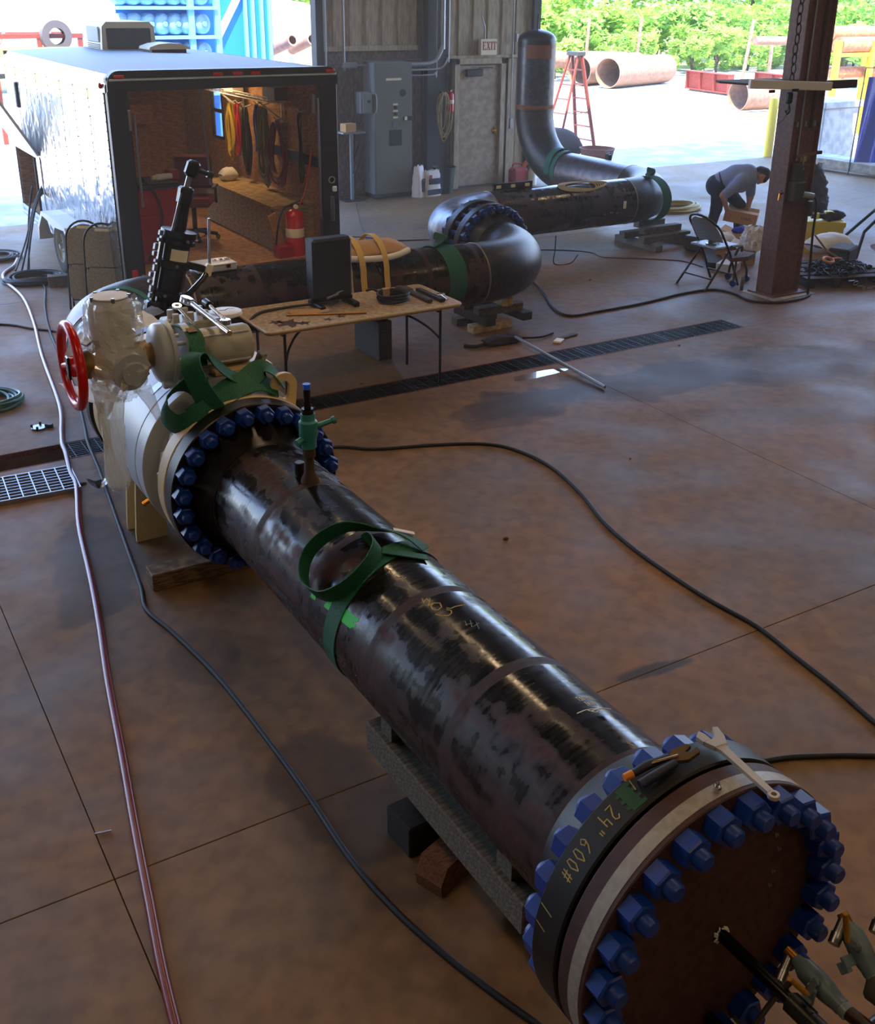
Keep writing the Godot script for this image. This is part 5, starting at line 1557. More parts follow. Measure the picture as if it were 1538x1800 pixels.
func long_spools() -> void:
	var er := 0.914
	# first long spool: elbow from the valve, straight along x, elbow toward the flange pair
	var sp := thing("long_spool", "long brown steel pipe spool with elbows behind the folding table", "pipe", V(4.3, 0.0, BZ))
	var o := -sp.position
	var A := V(PX, PY - 0.03, -6.7) + o
	var c1 := V(PX, 0.75, BZ) + o
	var c2 := V(FX, BY - 0.06, BZ) + o
	var F := V(FX, BY - 0.06, -9.95) + o
	var e1 := arc(c1, A, c2, er)
	var e2 := arc(c2, c1, F, er)
	part(sp, "pup_piece", MB.new().tube([A, e1[0]], 0.305, 64), "pipe_scale")
	part(sp, "elbow", MB.new().tube(e1, 0.305, 64), "elbow_steel")
	part(sp, "pipe", MB.new().tube([e1[-1], (e1[-1] as Vector3).lerp(e2[0], 0.5), e2[0]], 0.305, 96), "pipe_brown")
	part(sp, "elbow", MB.new().tube(e2, 0.306, 64), "elbow_steel")
	var bd := MB.new()
	bead(bd, e1[0], V(0, 0, 1)); bead(bd, e1[-1], V(1, 0, 0)); bead(bd, e2[0], V(1, 0, 0)); bead(bd, e2[-1], V(0, 0, 1))
	part(sp, "weld_bead", bd, "weld_bright")
	part(sp, "pup_piece", MB.new().tube([e2[-1], F], 0.305, 64), "pipe_brown")
	part(sp, "weld_neck_flange", wn_flange(A + V(0, 0, 0.11), V(0, 0, -1)), "scale_steel")
	part(sp, "weld_neck_flange", wn_flange(F, V(0, 0, 1)), "forged_steel")
	stud_ring(sp, F, V(0, 0, 1), -0.235, 0.108, 0.419, 24, "bolt_blue", 0.015, 0.02)
	stud_ring(sp, A + V(0, 0, 0.11), V(0, 0, 1), -0.108, 0.12, 0.419, 24, "bolt_navy", 0.015, 0.0, 0.07, 0.04)
	# second spool: flange, elbow, straight, elbow, run toward the wall, elbow up, riser with a cap
	var s2 := thing("riser_spool", "steel spool running along the bay and turning up into a capped riser", "pipe", V(8.7, 0, CZ))
	o = -s2.position
	var G := V(FX, CY, -10.075) + o
	var k1 := V(FX, CY, CZ) + o
	var k2 := V(DX, CY, CZ) + o
	var k3 := V(DX, CY, RZ) + o
	var top := V(DX, 2.48, RZ) + o
	part(s2, "weld_neck_flange", wn_flange(G, V(0, 0, -1)), "forged_steel")
	var q1 := arc(k1, G, k2, er)
	var q2 := arc(k2, k1, k3, er)
	var q3 := arc(k3, k2, top, er)
	part(s2, "elbow", MB.new().tube(q1, 0.306, 64), "bright_elbow")
	part(s2, "pipe", MB.new().tube([q1[-1], (q1[-1] as Vector3).lerp(q2[0], 0.5), q2[0]], 0.305, 96), "pipe_scale")
	part(s2, "elbow", MB.new().tube(q2, 0.306, 64), "elbow_steel")
	part(s2, "pipe", MB.new().tube([q2[-1], q3[0]], 0.305, 64), "pipe_lilac")
	part(s2, "elbow", MB.new().tube(q3, 0.306, 64), "elbow_steel")
	part(s2, "riser_pipe", MB.new().tube([q3[-1], top], 0.305, 64), "riser_steel")
	var cap := []
	for j in 9:
		var t := PI / 2 * j / 8
		cap.append(Vector2(0.307 * cos(t), 0.17 * sin(t)))
	part(s2, "weld_cap", MB.new().lathe(T(top.x, top.y + 0.1, top.z), [Vector2(0.306, -0.1)] + cap, 64), "scale_steel")
	part(s2, "cap_stem", MB.new().cyl(V(top.x, top.y + 0.26, top.z), V(top.x, top.y + 0.5, top.z), 0.016).box(T(top.x + 0.05, top.y + 0.42, top.z), V(0.14, 0.02, 0.02)), "black_paint")
	var b2 := MB.new()
	bead(b2, q1[-1], V(1, 0, 0)); bead(b2, q2[0], V(1, 0, 0)); bead(b2, q2[-1], V(0, 0, 1)); bead(b2, q3[0], V(0, 0, 1))
	part(s2, "weld_bead", b2, "weld_bright")
	part(s2, "primer_band", MB.new().lathe(along(q3[-1] - V(0, 0.03, 0), Vector3.UP), [Vector2(0.305, 0), Vector2(0.3068, 0.002), Vector2(0.3068, 0.075), Vector2(0.305, 0.078)], 48), "rust_orange")
	# an orange patch of primer below the cap
	part(s2, "primer_patch", MB.new().lathe(T(top.x, top.y - 0.16, top.z), [Vector2(0.305, 0), Vector2(0.3072, 0.002), Vector2(0.3072, 0.2), Vector2(0.305, 0.202)], 20, 1.35, 2.75), "rust_orange")
	# pressed sign mark on the pipe flank
	part(s2, "stencil_mark", MB.new().ribbon([V(9.55, CY + 0.02, CZ + 0.3065) + o, V(9.6, CY + 0.02, CZ + 0.3065) + o], [Vector3.BACK, Vector3.BACK], 0.1, 0.001), "exit_white")
	long_things()

func wn_flange(c: Vector3, d: Vector3) -> MB:
	# face at c, hub tapering away along d
	return MB.new().lathe(along(c, d), [Vector2(0.3, 0), Vector2(0.464, 0), Vector2(0.47, 0.006), Vector2(0.47, 0.1), Vector2(0.464, 0.106), Vector2(0.375, 0.108), Vector2(0.37, 0.12), Vector2(0.315, 0.22), Vector2(0.3055, 0.25)], 72)

# strap once round a pipe along x or z at point c
func hoop(c: Vector3, axis: Vector3, r: float, w: float, th: float, a0 := 0.0, a1 := TAU, lean := 0.0, k := 48) -> MB:
	var u := Vector3.UP
	var s := axis.cross(u)
	var p := []
	var q := []
	for i in k + 1:
		var a := lerpf(a0, a1, float(i) / k)
		var nn := u * cos(a) + s * sin(a)
		p.append(c + nn * r + axis * lean * sin(a)); q.append(nn)
	return MB.new().ribbon(p, q, w, th)

func sling_on(at: Vector3, axis: Vector3, label: String, w := 0.11, lean := 0.05, knot := true, r := 0.306) -> Node3D:
	var s := thing("lifting_sling", label, "sling", at)
	part(s, "wrap", hoop(Vector3.ZERO, axis, r, w, 0.006, 0, TAU, lean), "sling")
	if knot:
		var side := axis.cross(Vector3.UP)
		part(s, "knot", MB.new().ribbon(spline([V(0, r + 0.008, 0) - axis * 0.07, V(0, r + 0.05, 0) - axis * 0.03 + side * 0.03, V(0, r + 0.1, 0) + axis * 0.01, V(0, r + 0.06, 0) + axis * 0.07 - side * 0.04, V(0, r - 0.01, 0) + axis * 0.1 - side * 0.12]), repeat_lerp([V(0, 1, 0) - axis * 0.3, -axis * 0.6 + Vector3.UP, Vector3.UP + axis * 0.3, axis + Vector3.UP * 0.5, axis * 0.3 + Vector3.UP], 25), w * 0.7, 0.012), "sling_dark")
	return s

func long_things() -> void:
	# supports
	var g := "cribbing timbers under the long spools"
	var n := 0
	for e in [[6.05, -8.95, 0.05, 0.5, "x", "timber_pale"], [6.05, -9.25, 0.05, 0.5, "x", "timber_grey"], [5.95, -9.1, 0.14, 0.62, "z", "timber_dark"], [6.4, -9.1, 0.14, 0.62, "z", "timber_dark"], [6.15, -8.95, 0.225, 0.55, "x", "timber_grey"], [6.15, -9.25, 0.225, 0.55, "x", "timber_grey"], [6.2, -9.1, 0.305, 0.5, "z", "timber_pale"]]:
		n += 1
		var sz := V(e[3], 0.085, 0.12) if e[4] == "x" else V(0.12, 0.085, e[3])
		solo("cribbing_timber", MB.new().box(T(e[0], e[2] - 0.0075, e[1], rng.randf_range(-0.06, 0.06)), sz, 0.005), e[5], "short cribbing timber in the stack under the long spool elbow", "timber", g)
	for e in [[10.1, -11.3, 0.055, 0.9, "z"], [10.75, -11.45, 0.055, 0.9, "z"], [10.4, -11.1, 0.15, 0.9, "x"], [10.4, -11.5, 0.15, 0.9, "x"], [10.4, -11.2, 0.245, 0.7, "x"], [10.55, -11.6, 0.245, 0.5, "x"]]:
		var sz := V(e[3], 0.09, 0.12) if e[4] == "x" else V(0.12, 0.09, e[3])
		solo("cribbing_timber", MB.new().box(T(e[0], e[2] - 0.0075, e[1], rng.randf_range(-0.06, 0.06)), sz, 0.005), "timber_grey", "cribbing timber stacked under the elbow of the riser spool", "timber", "cribbing timbers under the riser spool")
	for x in [2.9, 4.6]:
		solo("cribbing_timber", MB.new().box(T(x, 0.2, BZ, 0.02), V(0.14, 0.38, 0.5), 0.006), "timber_dark", "heavy block carrying the long spool behind the folding table", "timber", "blocks behind the folding table")
	# slings on the long spools
	sling_on(V(5.35, BY - 0.02, BZ), V(1, 0, 0), "green sling knotted on top of the long spool near its elbow", 0.2, 0.03)
	sling_on(V(10.25, CY, CZ), V(1, 0, 0), "green sling looped over the riser spool by its far elbow", 0.15, 0.08)
	sling_on(V(DX, CY + 0.04, -14.0), V(0, 0, 1), "green sling round the foot of the capped riser", 0.14, 0.06, false)
	sling_on(V(DX, CY + 0.02, -13.82), V(0, 0, 1), "second green sling beside the one at the riser foot", 0.1, 0.02, false)
	sling_on(V(PX + 0.10, 0.77, -8.12), V(-0.32, 0, 1).normalized(), "wide green sling round the elbow behind the valve", 0.1, 0.05, false, 0.309)
	sling_on(V(PX + 0.24, 0.765, -8.38), V(-0.75, 0, 1).normalized(), "second green sling lower on the elbow behind the valve", 0.08, 0.05, false, 0.309)
	# yellow straps and sandbag
	var bag := thing("sandbag", "tan canvas sandbag strapped on top of the long spool", "sandbag", V(4.55, BY + 0.30, BZ))
	part(bag, "bag", pillow(0.72, 0.13, 0.42, 311), "canvas")
	part(bag, "side_panel", MB.new().tube(spline([V(-0.33, 0.02, 0.2), V(-0.1, 0.0, 0.235), V(0.15, 0.0, 0.235), V(0.34, 0.03, 0.19)]), 0.03, 8), "cloth_white")
	for e in [[4.22, 0.055], [4.36, 0.06], [4.6, 0.055]]:
		var st := thing("ratchet_strap", "yellow webbing strap round the sandbag and the long spool", "strap", V(e[0], BY, BZ), 0.0, "yellow straps round the sandbag")
		part(st, "webbing", strap_over(0.42, 0.305, e[1]), "strap_yellow")
	# spirit level and rope on the second spool
	var lv := thing("spirit_level", "black box level standing on top of the riser spool", "level", V(7.95, CY + 0.305, CZ))
	part(lv, "frame", MB.new().box(T(0, 0.085, 0), V(0.6, 0.012, 0.03)).box(T(0, 0.01, 0), V(0.6, 0.012, 0.03)).box(T(0, 0.048, 0), V(0.6, 0.07, 0.008)).box(T(-0.296, 0.048, 0), V(0.008, 0.08, 0.03)).box(T(0.296, 0.048, 0), V(0.008, 0.08, 0.03)), "black_paint")
	for x in [-0.22, 0.0, 0.22]:
		part(lv, "vial", MB.new().box(T(x, 0.048, 0.012), V(0.07, 0.04, 0.012), 0.003), "exit_white")
	var rp := thing("cord_coil", "tan cord coiled over the top of the riser spool", "cord", V(9.0, CY, CZ))
	for k in 6:
		var p := []
		for i in 22:
			var a := TAU * i / 22
			var u := cos(a) * (0.30 + 0.01 * k) + 0.03 * k - 0.1
			var t := 0.35 + sin(a) * (0.42 - 0.03 * k) + 0.05 * sin(u * 9)
			p.append(V(u, cos(t) * 0.318, sin(t) * 0.318))
		part(rp, "loop", MB.new().tube(p, 0.009, 6, true), "rope_tan")
	# clear parts box on the long spool
	var pb := thing("parts_case", "clear plastic parts case lying on the long spool", "case", V(3.05, 0.72 + 0.303, BZ - 0.02), 0.05)
	part(pb, "tray", MB.new().box(T(0, 0.02, 0), V(0.36, 0.05, 0.24), 0.008), "frosted")
	part(pb, "lid", MB.new().box(T(0, 0.052, 0), V(0.365, 0.014, 0.245), 0.004), "frosted")
	for x in [-0.1, 0.1]:
		part(pb, "latch", MB.new().box(T(x, 0.035, 0.124), V(0.035, 0.03, 0.008), 0.002), "dark")
	for k in 3:
		part(pb, "shackle", MB.new().tube([V(0.02 + k * 0.06, 0.065, -0.04), V(0.06 + k * 0.05, 0.07, 0.02), V(0.1 + k * 0.03, 0.065, -0.03)], 0.006, 6), "chrome")
	pressure_tool()
	# trailing wire under the second spool
	solo("loose_wire", MB.new().tube(spline([V(8.5, 0.34, -11.1), V(8.42, 0.2, -11.0), V(8.38, 0.02, -10.95), V(8.6, 0.01, -10.9), V(8.8, 0.08, -11.0)]), 0.008), "black_rubber", "short dark wire dangling under the riser spool", "wire")
	var cl := thing("pipe_clamp", "small steel clamp screwed on the run toward the riser", "clamp", V(DX + 0.16, CY + 0.255, -13.0))
	part(cl, "body", MB.new().box(T(0, 0.05, 0), V(0.07, 0.11, 0.09), 0.008), "steel_dark")
	part(cl, "screw", MB.new().cyl(V(0, 0.1, -0.05), V(0, 0.14, 0.05), 0.012).cyl(V(-0.08, 0.15, 0.02), V(0.08, 0.16, 0.02), 0.008), "steel")

func strap_over(rise: float, r: float, w: float) -> MB:
	var p := []
	var q := []
	for i in 25:
		var a := -2.2 + 4.4 * i / 24.0
		var rr := r + 0.012 + maxf(0.0, cos(a * 1.35)) * 0.155
		var nn := V(0, cos(a), sin(a))
		p.append(nn * rr); q.append(nn)
	return MB.new().ribbon(p, q, w, 0.004)

func pillow(w: float, h: float, d: float, seed_: int) -> MB:
	var f := FastNoiseLite.new()
	f.seed = seed_
	f.frequency = 3.0
	var pts := []
	for i in 15:
		var row := []
		var u := -1.0 + 2.0 * i / 14.0
		for j in 24:
			var a := TAU * j / 24
			var prof := pow(1.0 - pow(absf(u), 3.0), 0.5) * 0.9 + 0.1
			var y := sin(a) * h * 0.5 * prof
			var z := cos(a) * d * 0.5 * (0.85 + 0.15 * prof)
			# sag over the round pipe
			var sag := -0.5 * z * z
			row.append(V(u * w / 2, y + h * 0.4 + sag + f.get_noise_3d(u, y * 5, z * 4) * 0.02, z))
		pts.append(row)
	var mb := MB.new()
	grid_mesh(mb, pts, true)
	return mb

# black bolted hydraulic tool leaning up from the elbow behind the valve
func pressure_tool() -> void:
	var t := thing("tapping_tool", "black bolted tapping tool leaning up from the elbow behind the valve", "machine", V(2.26, 1.0, -7.70))
	t.rotation = Vector3(0.02, 0.0, -0.25)
	part(t, "saddle", MB.new().lathe(T(0, -0.12, 0), [Vector2(0, 0), Vector2(0.19, 0), Vector2(0.19, 0.1), Vector2(0.16, 0.12), Vector2(0.11, 0.2), Vector2(0, 0.2)], 28), "black_gloss")
	part(t, "saddle_lug", MB.new().box(T(-0.14, 0.02, 0.1), V(0.1, 0.2, 0.08), 0.012).box(T(0.13, 0.0, 0.1), V(0.1, 0.24, 0.08), 0.012), "black_gloss")
	part(t, "body", MB.new().lathe(T(0, 0.06, 0), [Vector2(0, 0), Vector2(0.095, 0), Vector2(0.095, 0.08), Vector2(0.14, 0.09), Vector2(0.14, 0.13), Vector2(0.10, 0.14), Vector2(0.10, 0.3), Vector2(0.12, 0.31), Vector2(0.12, 0.36), Vector2(0.098, 0.37), Vector2(0.10, 0.48), Vector2(0.13, 0.49), Vector2(0.13, 0.52), Vector2(0.115, 0.53), Vector2(0.13, 0.54), Vector2(0.13, 0.585), Vector2(0.05, 0.59), Vector2(0.045, 0.8), Vector2(0, 0.8)], 28), "black_gloss")
	part(t, "side_frame", MB.new().tube([V(-0.02, 0.06, 0.13), V(0.1, 0.2, 0.13), V(0.2, 0.32, 0.1), V(0.24, 0.36, 0.06)], 0.022, 6), "black_gloss")
	part(t, "side_arm", MB.new().box(T(0.15, 0.4, 0.03, 0, 0, -0.1), V(0.16, 0.05, 0.06), 0.006), "black_gloss")
	part(t, "chain_plate", MB.new().box(T(-0.125, 0.34, 0.03), V(0.03, 0.5, 0.05), 0.004), "black_gloss")
	for k in 14:
		part(t, "bolt", MB.new().box(T(-0.15 - 0.02 * ((k / 2) % 2), -0.06 + k * 0.052, 0.05, 0.3), V(0.03, 0.026 + 0.012 * (k % 3), 0.03), 0.004), "steel")
	for k in 9:
		var a := -0.5 + k * 0.36
		var y: float = [0.17, 0.4, 0.59, 0.17, 0.34, 0.59, 0.4, 0.17, 0.59][k]
		part(t, "bolt", MB.new().cyl(V(0.125 * sin(a), y, 0.125 * cos(a)), V(0.145 * sin(a), y, 0.145 * cos(a)), 0.013, -1.0, 6), "steel")
	part(t, "data_plate", MB.new().lathe(T(0, 0.43, 0), [Vector2(0.098, 0), Vector2(0.108, 0.0), Vector2(0.108, 0.085), Vector2(0.1, 0.085)], 16, 0.9, 2.2), "exit_white")
	part(t, "guide_rod", MB.new().cyl(V(-0.07, 0.64, 0.05), V(-0.045, 0.92, 0.04), 0.008), "steel")
	part(t, "neck_block", MB.new().box(T(0.0, 0.90, 0), V(0.1, 0.13, 0.09), 0.014), "black_paint")
	part(t, "piston_rod", MB.new().cyl(V(0, 0.95, 0), V(0.01, 1.07, 0), 0.02), "steel")
	part(t, "clevis", MB.new().box(T(0.02, 1.1, 0, 0, 0, -0.15), V(0.095, 0.12, 0.08), 0.02).cyl(V(0.05, 1.1, 0), V(0.16, 1.08, 0.02), 0.017).cyl(V(0.13, 1.085, 0.02), V(0.17, 1.08, 0.02), 0.026, -1.0, 8), "black_paint")
	part(t, "lever_rod", MB.new().cyl(V(0.27, 0.42, 0.02), V(0.20, 0.77, 0.02), 0.011), "aluminium")
	part(t, "lever_socket", MB.new().box(T(0.262, 0.39, 0.03, 0, 0, -0.1), V(0.05, 0.09, 0.05), 0.005), "exit_white")

const TX0 := 2.87
const TX1 := 5.33
const TZ0 := -16.2
const TZ1 := -11.05

func trailer() -> void:
	var t := thing("cargo_trailer", "enclosed cargo trailer with bare metal sides, its rear open to a plywood lined workshop", "trailer", V(TX0, 0, TZ1))
	var o := -t.position
	var mid := (TX0 + TX1) / 2
	var len := TZ1 - TZ0
	var B := func(called: String, c: Vector3, s: Vector3, m: String, bev := 0.003) -> MeshInstance3D:
		return part(t, called, MB.new().box(T(c.x + o.x, c.y + o.y, c.z + o.z), s, bev), m)
	# side sheets of the flank: joints every 0.6 m, an open hatch toward the drawbar
	var z := TZ1 - 0.08
	var k := 0
	while z > TZ0 + 0.05:
		var w := minf(0.62, z - TZ0)
		var c := z - w / 2
		if c < -14.6 and c > -16.15:
			B.call("side_sheet", V(TX0, 1.82, c), V(0.03, 1.12, w - 0.006), "trailer_sheet")
			B.call("side_sheet", V(TX0, 0.39, c), V(0.03, 0.1, w - 0.006), "trailer_sheet")
		else:
			B.call("side_sheet", V(TX0, 1.36, c), V(0.03, 2.04, w - 0.006), "trailer_sheet")
		var rv := MB.new()
		for r in 22:
			var y := 0.42 + r * 0.09
			if not (c < -14.6 and y < 1.3):
				rv.box(T(TX0 - 0.016 + o.x, y, z - 0.02 + o.z), V(0.006, 0.012, 0.012), 0.003)
		var rp := part(t, "rivets", rv, "galvanised")
		rp.set_meta("kind", "stuff")
		z -= w
		k += 1
	B.call("side_sheet", V(TX0, 0.80, -14.52), V(0.031, 1.0, 0.1), "trailer_sheet")
	# far flank with a narrow window, front, roof, floor
	for e in [[-11.05, -14.5], [-14.92, -16.2]]:
		B.call("far_wall", V(TX1, 1.44, (e[0] + e[1]) / 2), V(0.04, 2.1, e[0] - e[1]), "plywood")
	B.call("far_wall", V(TX1, 0.88, -14.71), V(0.04, 0.98, 0.42), "plywood")
	B.call("far_wall", V(TX1, 2.3, -14.71), V(0.04, 0.38, 0.42), "plywood")
	part(t, "window_frame", MB.new().box(T(TX1 - 0.02 + o.x, 1.74, -14.71 + o.z), V(0.03, 0.05, 0.42)).box(T(TX1 - 0.02 + o.x, 1.385, -14.71 + o.z), V(0.03, 0.03, 0.42)).box(T(TX1 - 0.02 + o.x, 2.105, -14.71 + o.z), V(0.03, 0.03, 0.42)).box(T(TX1 - 0.02 + o.x, 1.74, -14.505 + o.z), V(0.03, 0.72, 0.03)).box(T(TX1 - 0.02 + o.x, 1.74, -14.915 + o.z), V(0.03, 0.72, 0.03)), "black_paint")
	for y in [1.56, 1.92]:
		B.call("window_pane", V(TX1, y, -14.71), V(0.006, 0.34, 0.4), "window_glass", 0.0)
	B.call("front_wall", V(mid, 1.44, TZ0), V(TX1 - TX0, 2.1, 0.05), "plywood")
	B.call("deck", V(mid, 0.40, (TZ0 + TZ1) / 2), V(TX1 - TX0, 0.07, len - 0.04), "plywood")
	part(t, "roof_skin", roof_bow(TX0 + o.x, TX1 + o.x, TZ0 + o.z, TZ1 + o.z), "trailer_roof")
	B.call("ceiling_liner", V(mid, 2.40, (TZ0 + TZ1) / 2), V(TX1 - TX0 - 0.06, 0.012, len - 0.1), "plywood", 0.0)
	# rounded cove along the roof edge, bottom rails
	var cv := []
	for i in 9:
		var a := PI / 2 * i / 8
		cv.append(Vector2(-0.018 + 0.10 * (1 - cos(a)), 2.36 + 0.13 * sin(a)))
	for i in 9:
		var a := PI / 2 * (8 - i) / 8
		cv.append(Vector2(-0.0 + 0.095 * (1 - cos(a)), 2.36 + 0.118 * sin(a)))
	part(t, "roof_cove", MB.new().prism(T(0, 0, TZ0 + o.z), PackedVector2Array(cv), len, true), "aluminium")
	part(t, "cove_rail", MB.new().box(T(-0.012, 2.35, (TZ0 + TZ1) / 2 + o.z), V(0.012, 0.06, len), 0.003), "galvanised")
	part(t, "bottom_rail", MB.new().box(T(0, 0.33, (TZ0 + TZ1) / 2 + o.z), V(0.05, 0.05, len), 0.004), "galvanised")
	part(t, "bottom_rail", MB.new().box(T(TX1 + o.x, 0.33, (TZ0 + TZ1) / 2 + o.z), V(0.05, 0.1, len), 0.004), "galvanised")
	# rear frame
	B.call("rear_post", V(2.965, 1.42, TZ1), V(0.21, 2.1, 0.1), "black_paint", 0.01)
	B.call("rear_post", V(5.235, 1.42, TZ1), V(0.21, 2.1, 0.1), "black_paint", 0.01)
	var hd := []
	for i in 7:
		hd.append(Vector2(2.86 + 0.12 * (1 - cos(PI / 2 * i / 6)), 2.40 + 0.13 * sin(PI / 2 * i / 6)))
	for i in 7:
		hd.append(Vector2(5.34 - 0.12 * (1 - sin(PI / 2 * i / 6)), 2.40 + 0.12 * cos(PI / 2 * i / 6)))
	hd.append(Vector2(5.34, 2.335)); hd.append(Vector2(2.86, 2.335))
	part(t, "rear_header", MB.new().prism(T(o.x, 0, TZ1 - 0.06 + o.z), PackedVector2Array(hd), 0.13), "black_paint")
	B.call("header_bead", V(mid, 2.445, TZ1 + 0.075), V(2.44, 0.022, 0.014), "aluminium")
	B.call("rear_sill", V(mid, 0.40, TZ1 + 0.01), V(2.46, 0.09, 0.1), "black_paint", 0.006)
	for y in [0.0, 0.06]:
		B.call("threshold_strip", V(mid, 0.447, TZ1 + 0.03 - y * 1.6), V(2.0, 0.006, 0.012), "aluminium", 0.0)
	for x in [2.98, 3.99, 4.2, 4.4, 5.25]:
		B.call("marker_light", V(x, 2.475, TZ1 + 0.078), V(0.1, 0.03, 0.02), "tail_red", 0.006)
	B.call("tail_light", V(2.955, 0.5, TZ1 + 0.055), V(0.06, 0.12, 0.02), "tail_red", 0.006)
	B.call("tail_light", V(5.24, 0.5, TZ1 + 0.055), V(0.06, 0.12, 0.02), "tail_red", 0.006)
	part(t, "side_marker", MB.new().ball(V(-0.03, 2.385, -0.12), V(0.015, 0.03, 0.05)), "tail_red")
	for e in [[3.10, 1.2, 2.12], [5.1, 0.9, 2.2]]:
		part(t, "lock_bar", MB.new().cyl(V(e[0] + o.x, e[1], 0.06), V(e[0] + o.x, e[2], 0.06), 0.013).box(T(e[0] - 0.05 + o.x, e[2] - 0.06, 0.06), V(0.03, 0.2, 0.03), 0.004), "steel")
	part(t, "hasp", MB.new().box(T(5.24 + o.x, 1.0, 0.06), V(0.05, 0.28, 0.03), 0.006), "steel")
	part(t, "lock_ring", MB.new().tube(ring_pts(V(5.24 + o.x, 1.32, 0.07), 0.035, Vector3.RIGHT, Vector3.UP, 14), 0.007, 6, true), "steel")
	part(t, "door_chain", MB.new().box(T(5.27 + o.x, 1.22, 0.07), V(0.05, 0.06, 0.03), 0.008), "white_paint")
	part(t, "roof_rod", MB.new().cyl(V(3.9 + o.x, 2.34, -0.25), V(3.98 + o.x, 1.3, -0.35), 0.012), "galvanised")
	# hatch opening and its raised door
	part(t, "hatch_box", MB.new().box(T(0.5, 0.84, -15.35 + 11.05), V(0.9, 0.86, 0.02)).box(T(0.95, 0.84, -15.35 + 11.05), V(0.02, 0.86, 1.5)), "dark_wall")
	part(t, "hatch_frame", MB.new().box(T(-0.015, 1.26, -4.31), V(0.02, 0.03, 1.52)).box(T(-0.015, 0.44, -4.31), V(0.02, 0.05, 1.52)).box(T(-0.015, 0.85, -3.55), V(0.02, 0.84, 0.04)).box(T(-0.015, 0.85, -5.07), V(0.02, 0.84, 0.04)), "aluminium")
	var door := part(t, "hatch_door", MB.new().box(T(-0.4, 0.0, 0), V(0.8, 0.035, 1.5), 0.004), "trailer_white")
	door.transform = Transform3D(Basis(Vector3.BACK, -1.05), V(-0.02, 1.29, -4.31))
	part(t, "vent_slot", MB.new().box(T(-0.025, 1.97, -4.45), V(0.03, 0.32, 0.09), 0.008), "dark_wall")
	# fender over the two axles
	var fn := PackedVector2Array()
	for p in [[-1.42, 0.36], [-1.42, 0.62], [-1.55, 0.74], [-2.3, 0.76], [-2.75, 0.74], [-3.05, 0.52], [-3.08, 0.34], [-3.03, 0.34], [-2.98, 0.50], [-2.72, 0.69], [-2.42, 0.68], [-2.28, 0.56], [-2.16, 0.56], [-2.06, 0.66], [-1.6, 0.70], [-1.48, 0.6], [-1.46, 0.36]]:
		fn.append(Vector2(p[0], p[1]))
	part(t, "fender", MB.new().prism(Transform3D(Basis(V(0, 0, 1), V(0, 1, 0), V(-1, 0, 0)), V(0.0, 0, 0)), fn, 0.24), "white_paint")
	for e in [[-13.55, 0.12], [-12.72, 0.12], [-13.55, 2.34], [-12.72, 2.34]]:
		var w := part(t, "wheel", tyre(), "old_rubber")
		w.transform = along(V(e[1] - 0.13 + 0.0, 0.34, e[0] + 11.05), V(-1, 0, 0))
		part(w, "rim", MB.new().lathe(T(0, 0, 0), [Vector2(0, 0.06), Vector2(0.06, 0.065), Vector2(0.09, 0.04), Vector2(0.15, 0.035), Vector2(0.195, 0.07), Vector2(0.2, 0.1), Vector2(0.19, 0.1)], 28), "rim_cream")
		part(w, "hub", MB.new().cyl(V(0, 0.06, 0), V(0, 0.11, 0), 0.035, 0.03), "galvanised")
		for i in 5:
			var a := TAU * i / 5
			part(w, "lug_nut", MB.new().cyl(V(0.07 * cos(a), 0.055, 0.07 * sin(a)), V(0.07 * cos(a), 0.08, 0.07 * sin(a)), 0.011, -1.0, 6), "steel")
	part(t, "axle", MB.new().cyl(V(0.1, 0.34, -2.5), V(2.36, 0.34, -2.5), 0.035).cyl(V(0.1, 0.34, -1.67), V(2.36, 0.34, -1.67), 0.035), "black_paint")
	words(t, "maker_lettering", "CARGO", 0.07, "cabinet_grey", Transform3D(Basis(Vector3.UP, -PI / 2), V(-0.0165, 0.86, -0.32)), 0.001)
	part(t, "fender_decal", MB.new().box(T(-0.2405, 0.62, -2.22, 0, 0.2), V(0.001, 0.05, 0.16)).box(T(-0.241, 0.60, -2.2, 0, -0.3), V(0.001, 0.09, 0.03)), "paper_blue")
	# roof air conditioner and vent
	var ac := thing("roof_air_conditioner", "cream rooftop air conditioner on the trailer roof", "air conditioner", V(4.33, 2.51, -15.75))
	part(ac, "shroud", MB.new().prism(T(-0.37, 0, -0.5), PackedVector2Array([Vector2(0, 0), Vector2(0.74, 0), Vector2(0.72, 0.30), Vector2(0.66, 0.36), Vector2(0.08, 0.36), Vector2(0.02, 0.30)]), 1.0, true), "ac_cream")
	part(ac, "rear_grille", MB.new().box(T(0, 0.15, 0.505), V(0.6, 0.26, 0.02), 0.01), "dark_grey")
	part(ac, "side_louvre", MB.new().box(T(-0.372, 0.2, 0.1), V(0.02, 0.2, 0.6), 0.01), "ac_grey")
	for i in 3:
		part(ac, "side_slot", MB.new().box(T(-0.375, 0.03 + 0.022 * i, 0.1), V(0.02, 0.008, 0.6)), "dark_grey")
	var rvt := thing("roof_vent", "low cream vent hatch on the trailer roof", "vent", V(4.6, 2.505, -14.6))
	part(rvt, "base", MB.new().box(T(0, 0.025, 0), V(0.46, 0.05, 0.4), 0.006), "dark_grey")
	part(rvt, "lid", MB.new().prism(T(-0.27, 0.05, -0.23), PackedVector2Array([Vector2(0, 0), Vector2(0.54, 0), Vector2(0.53, 0.03), Vector2(0.42, 0.065), Vector2(0.27, 0.078), Vector2(0.12, 0.065), Vector2(0.01, 0.03)]), 0.46, true), "ac_cream")
	trailer_inside()

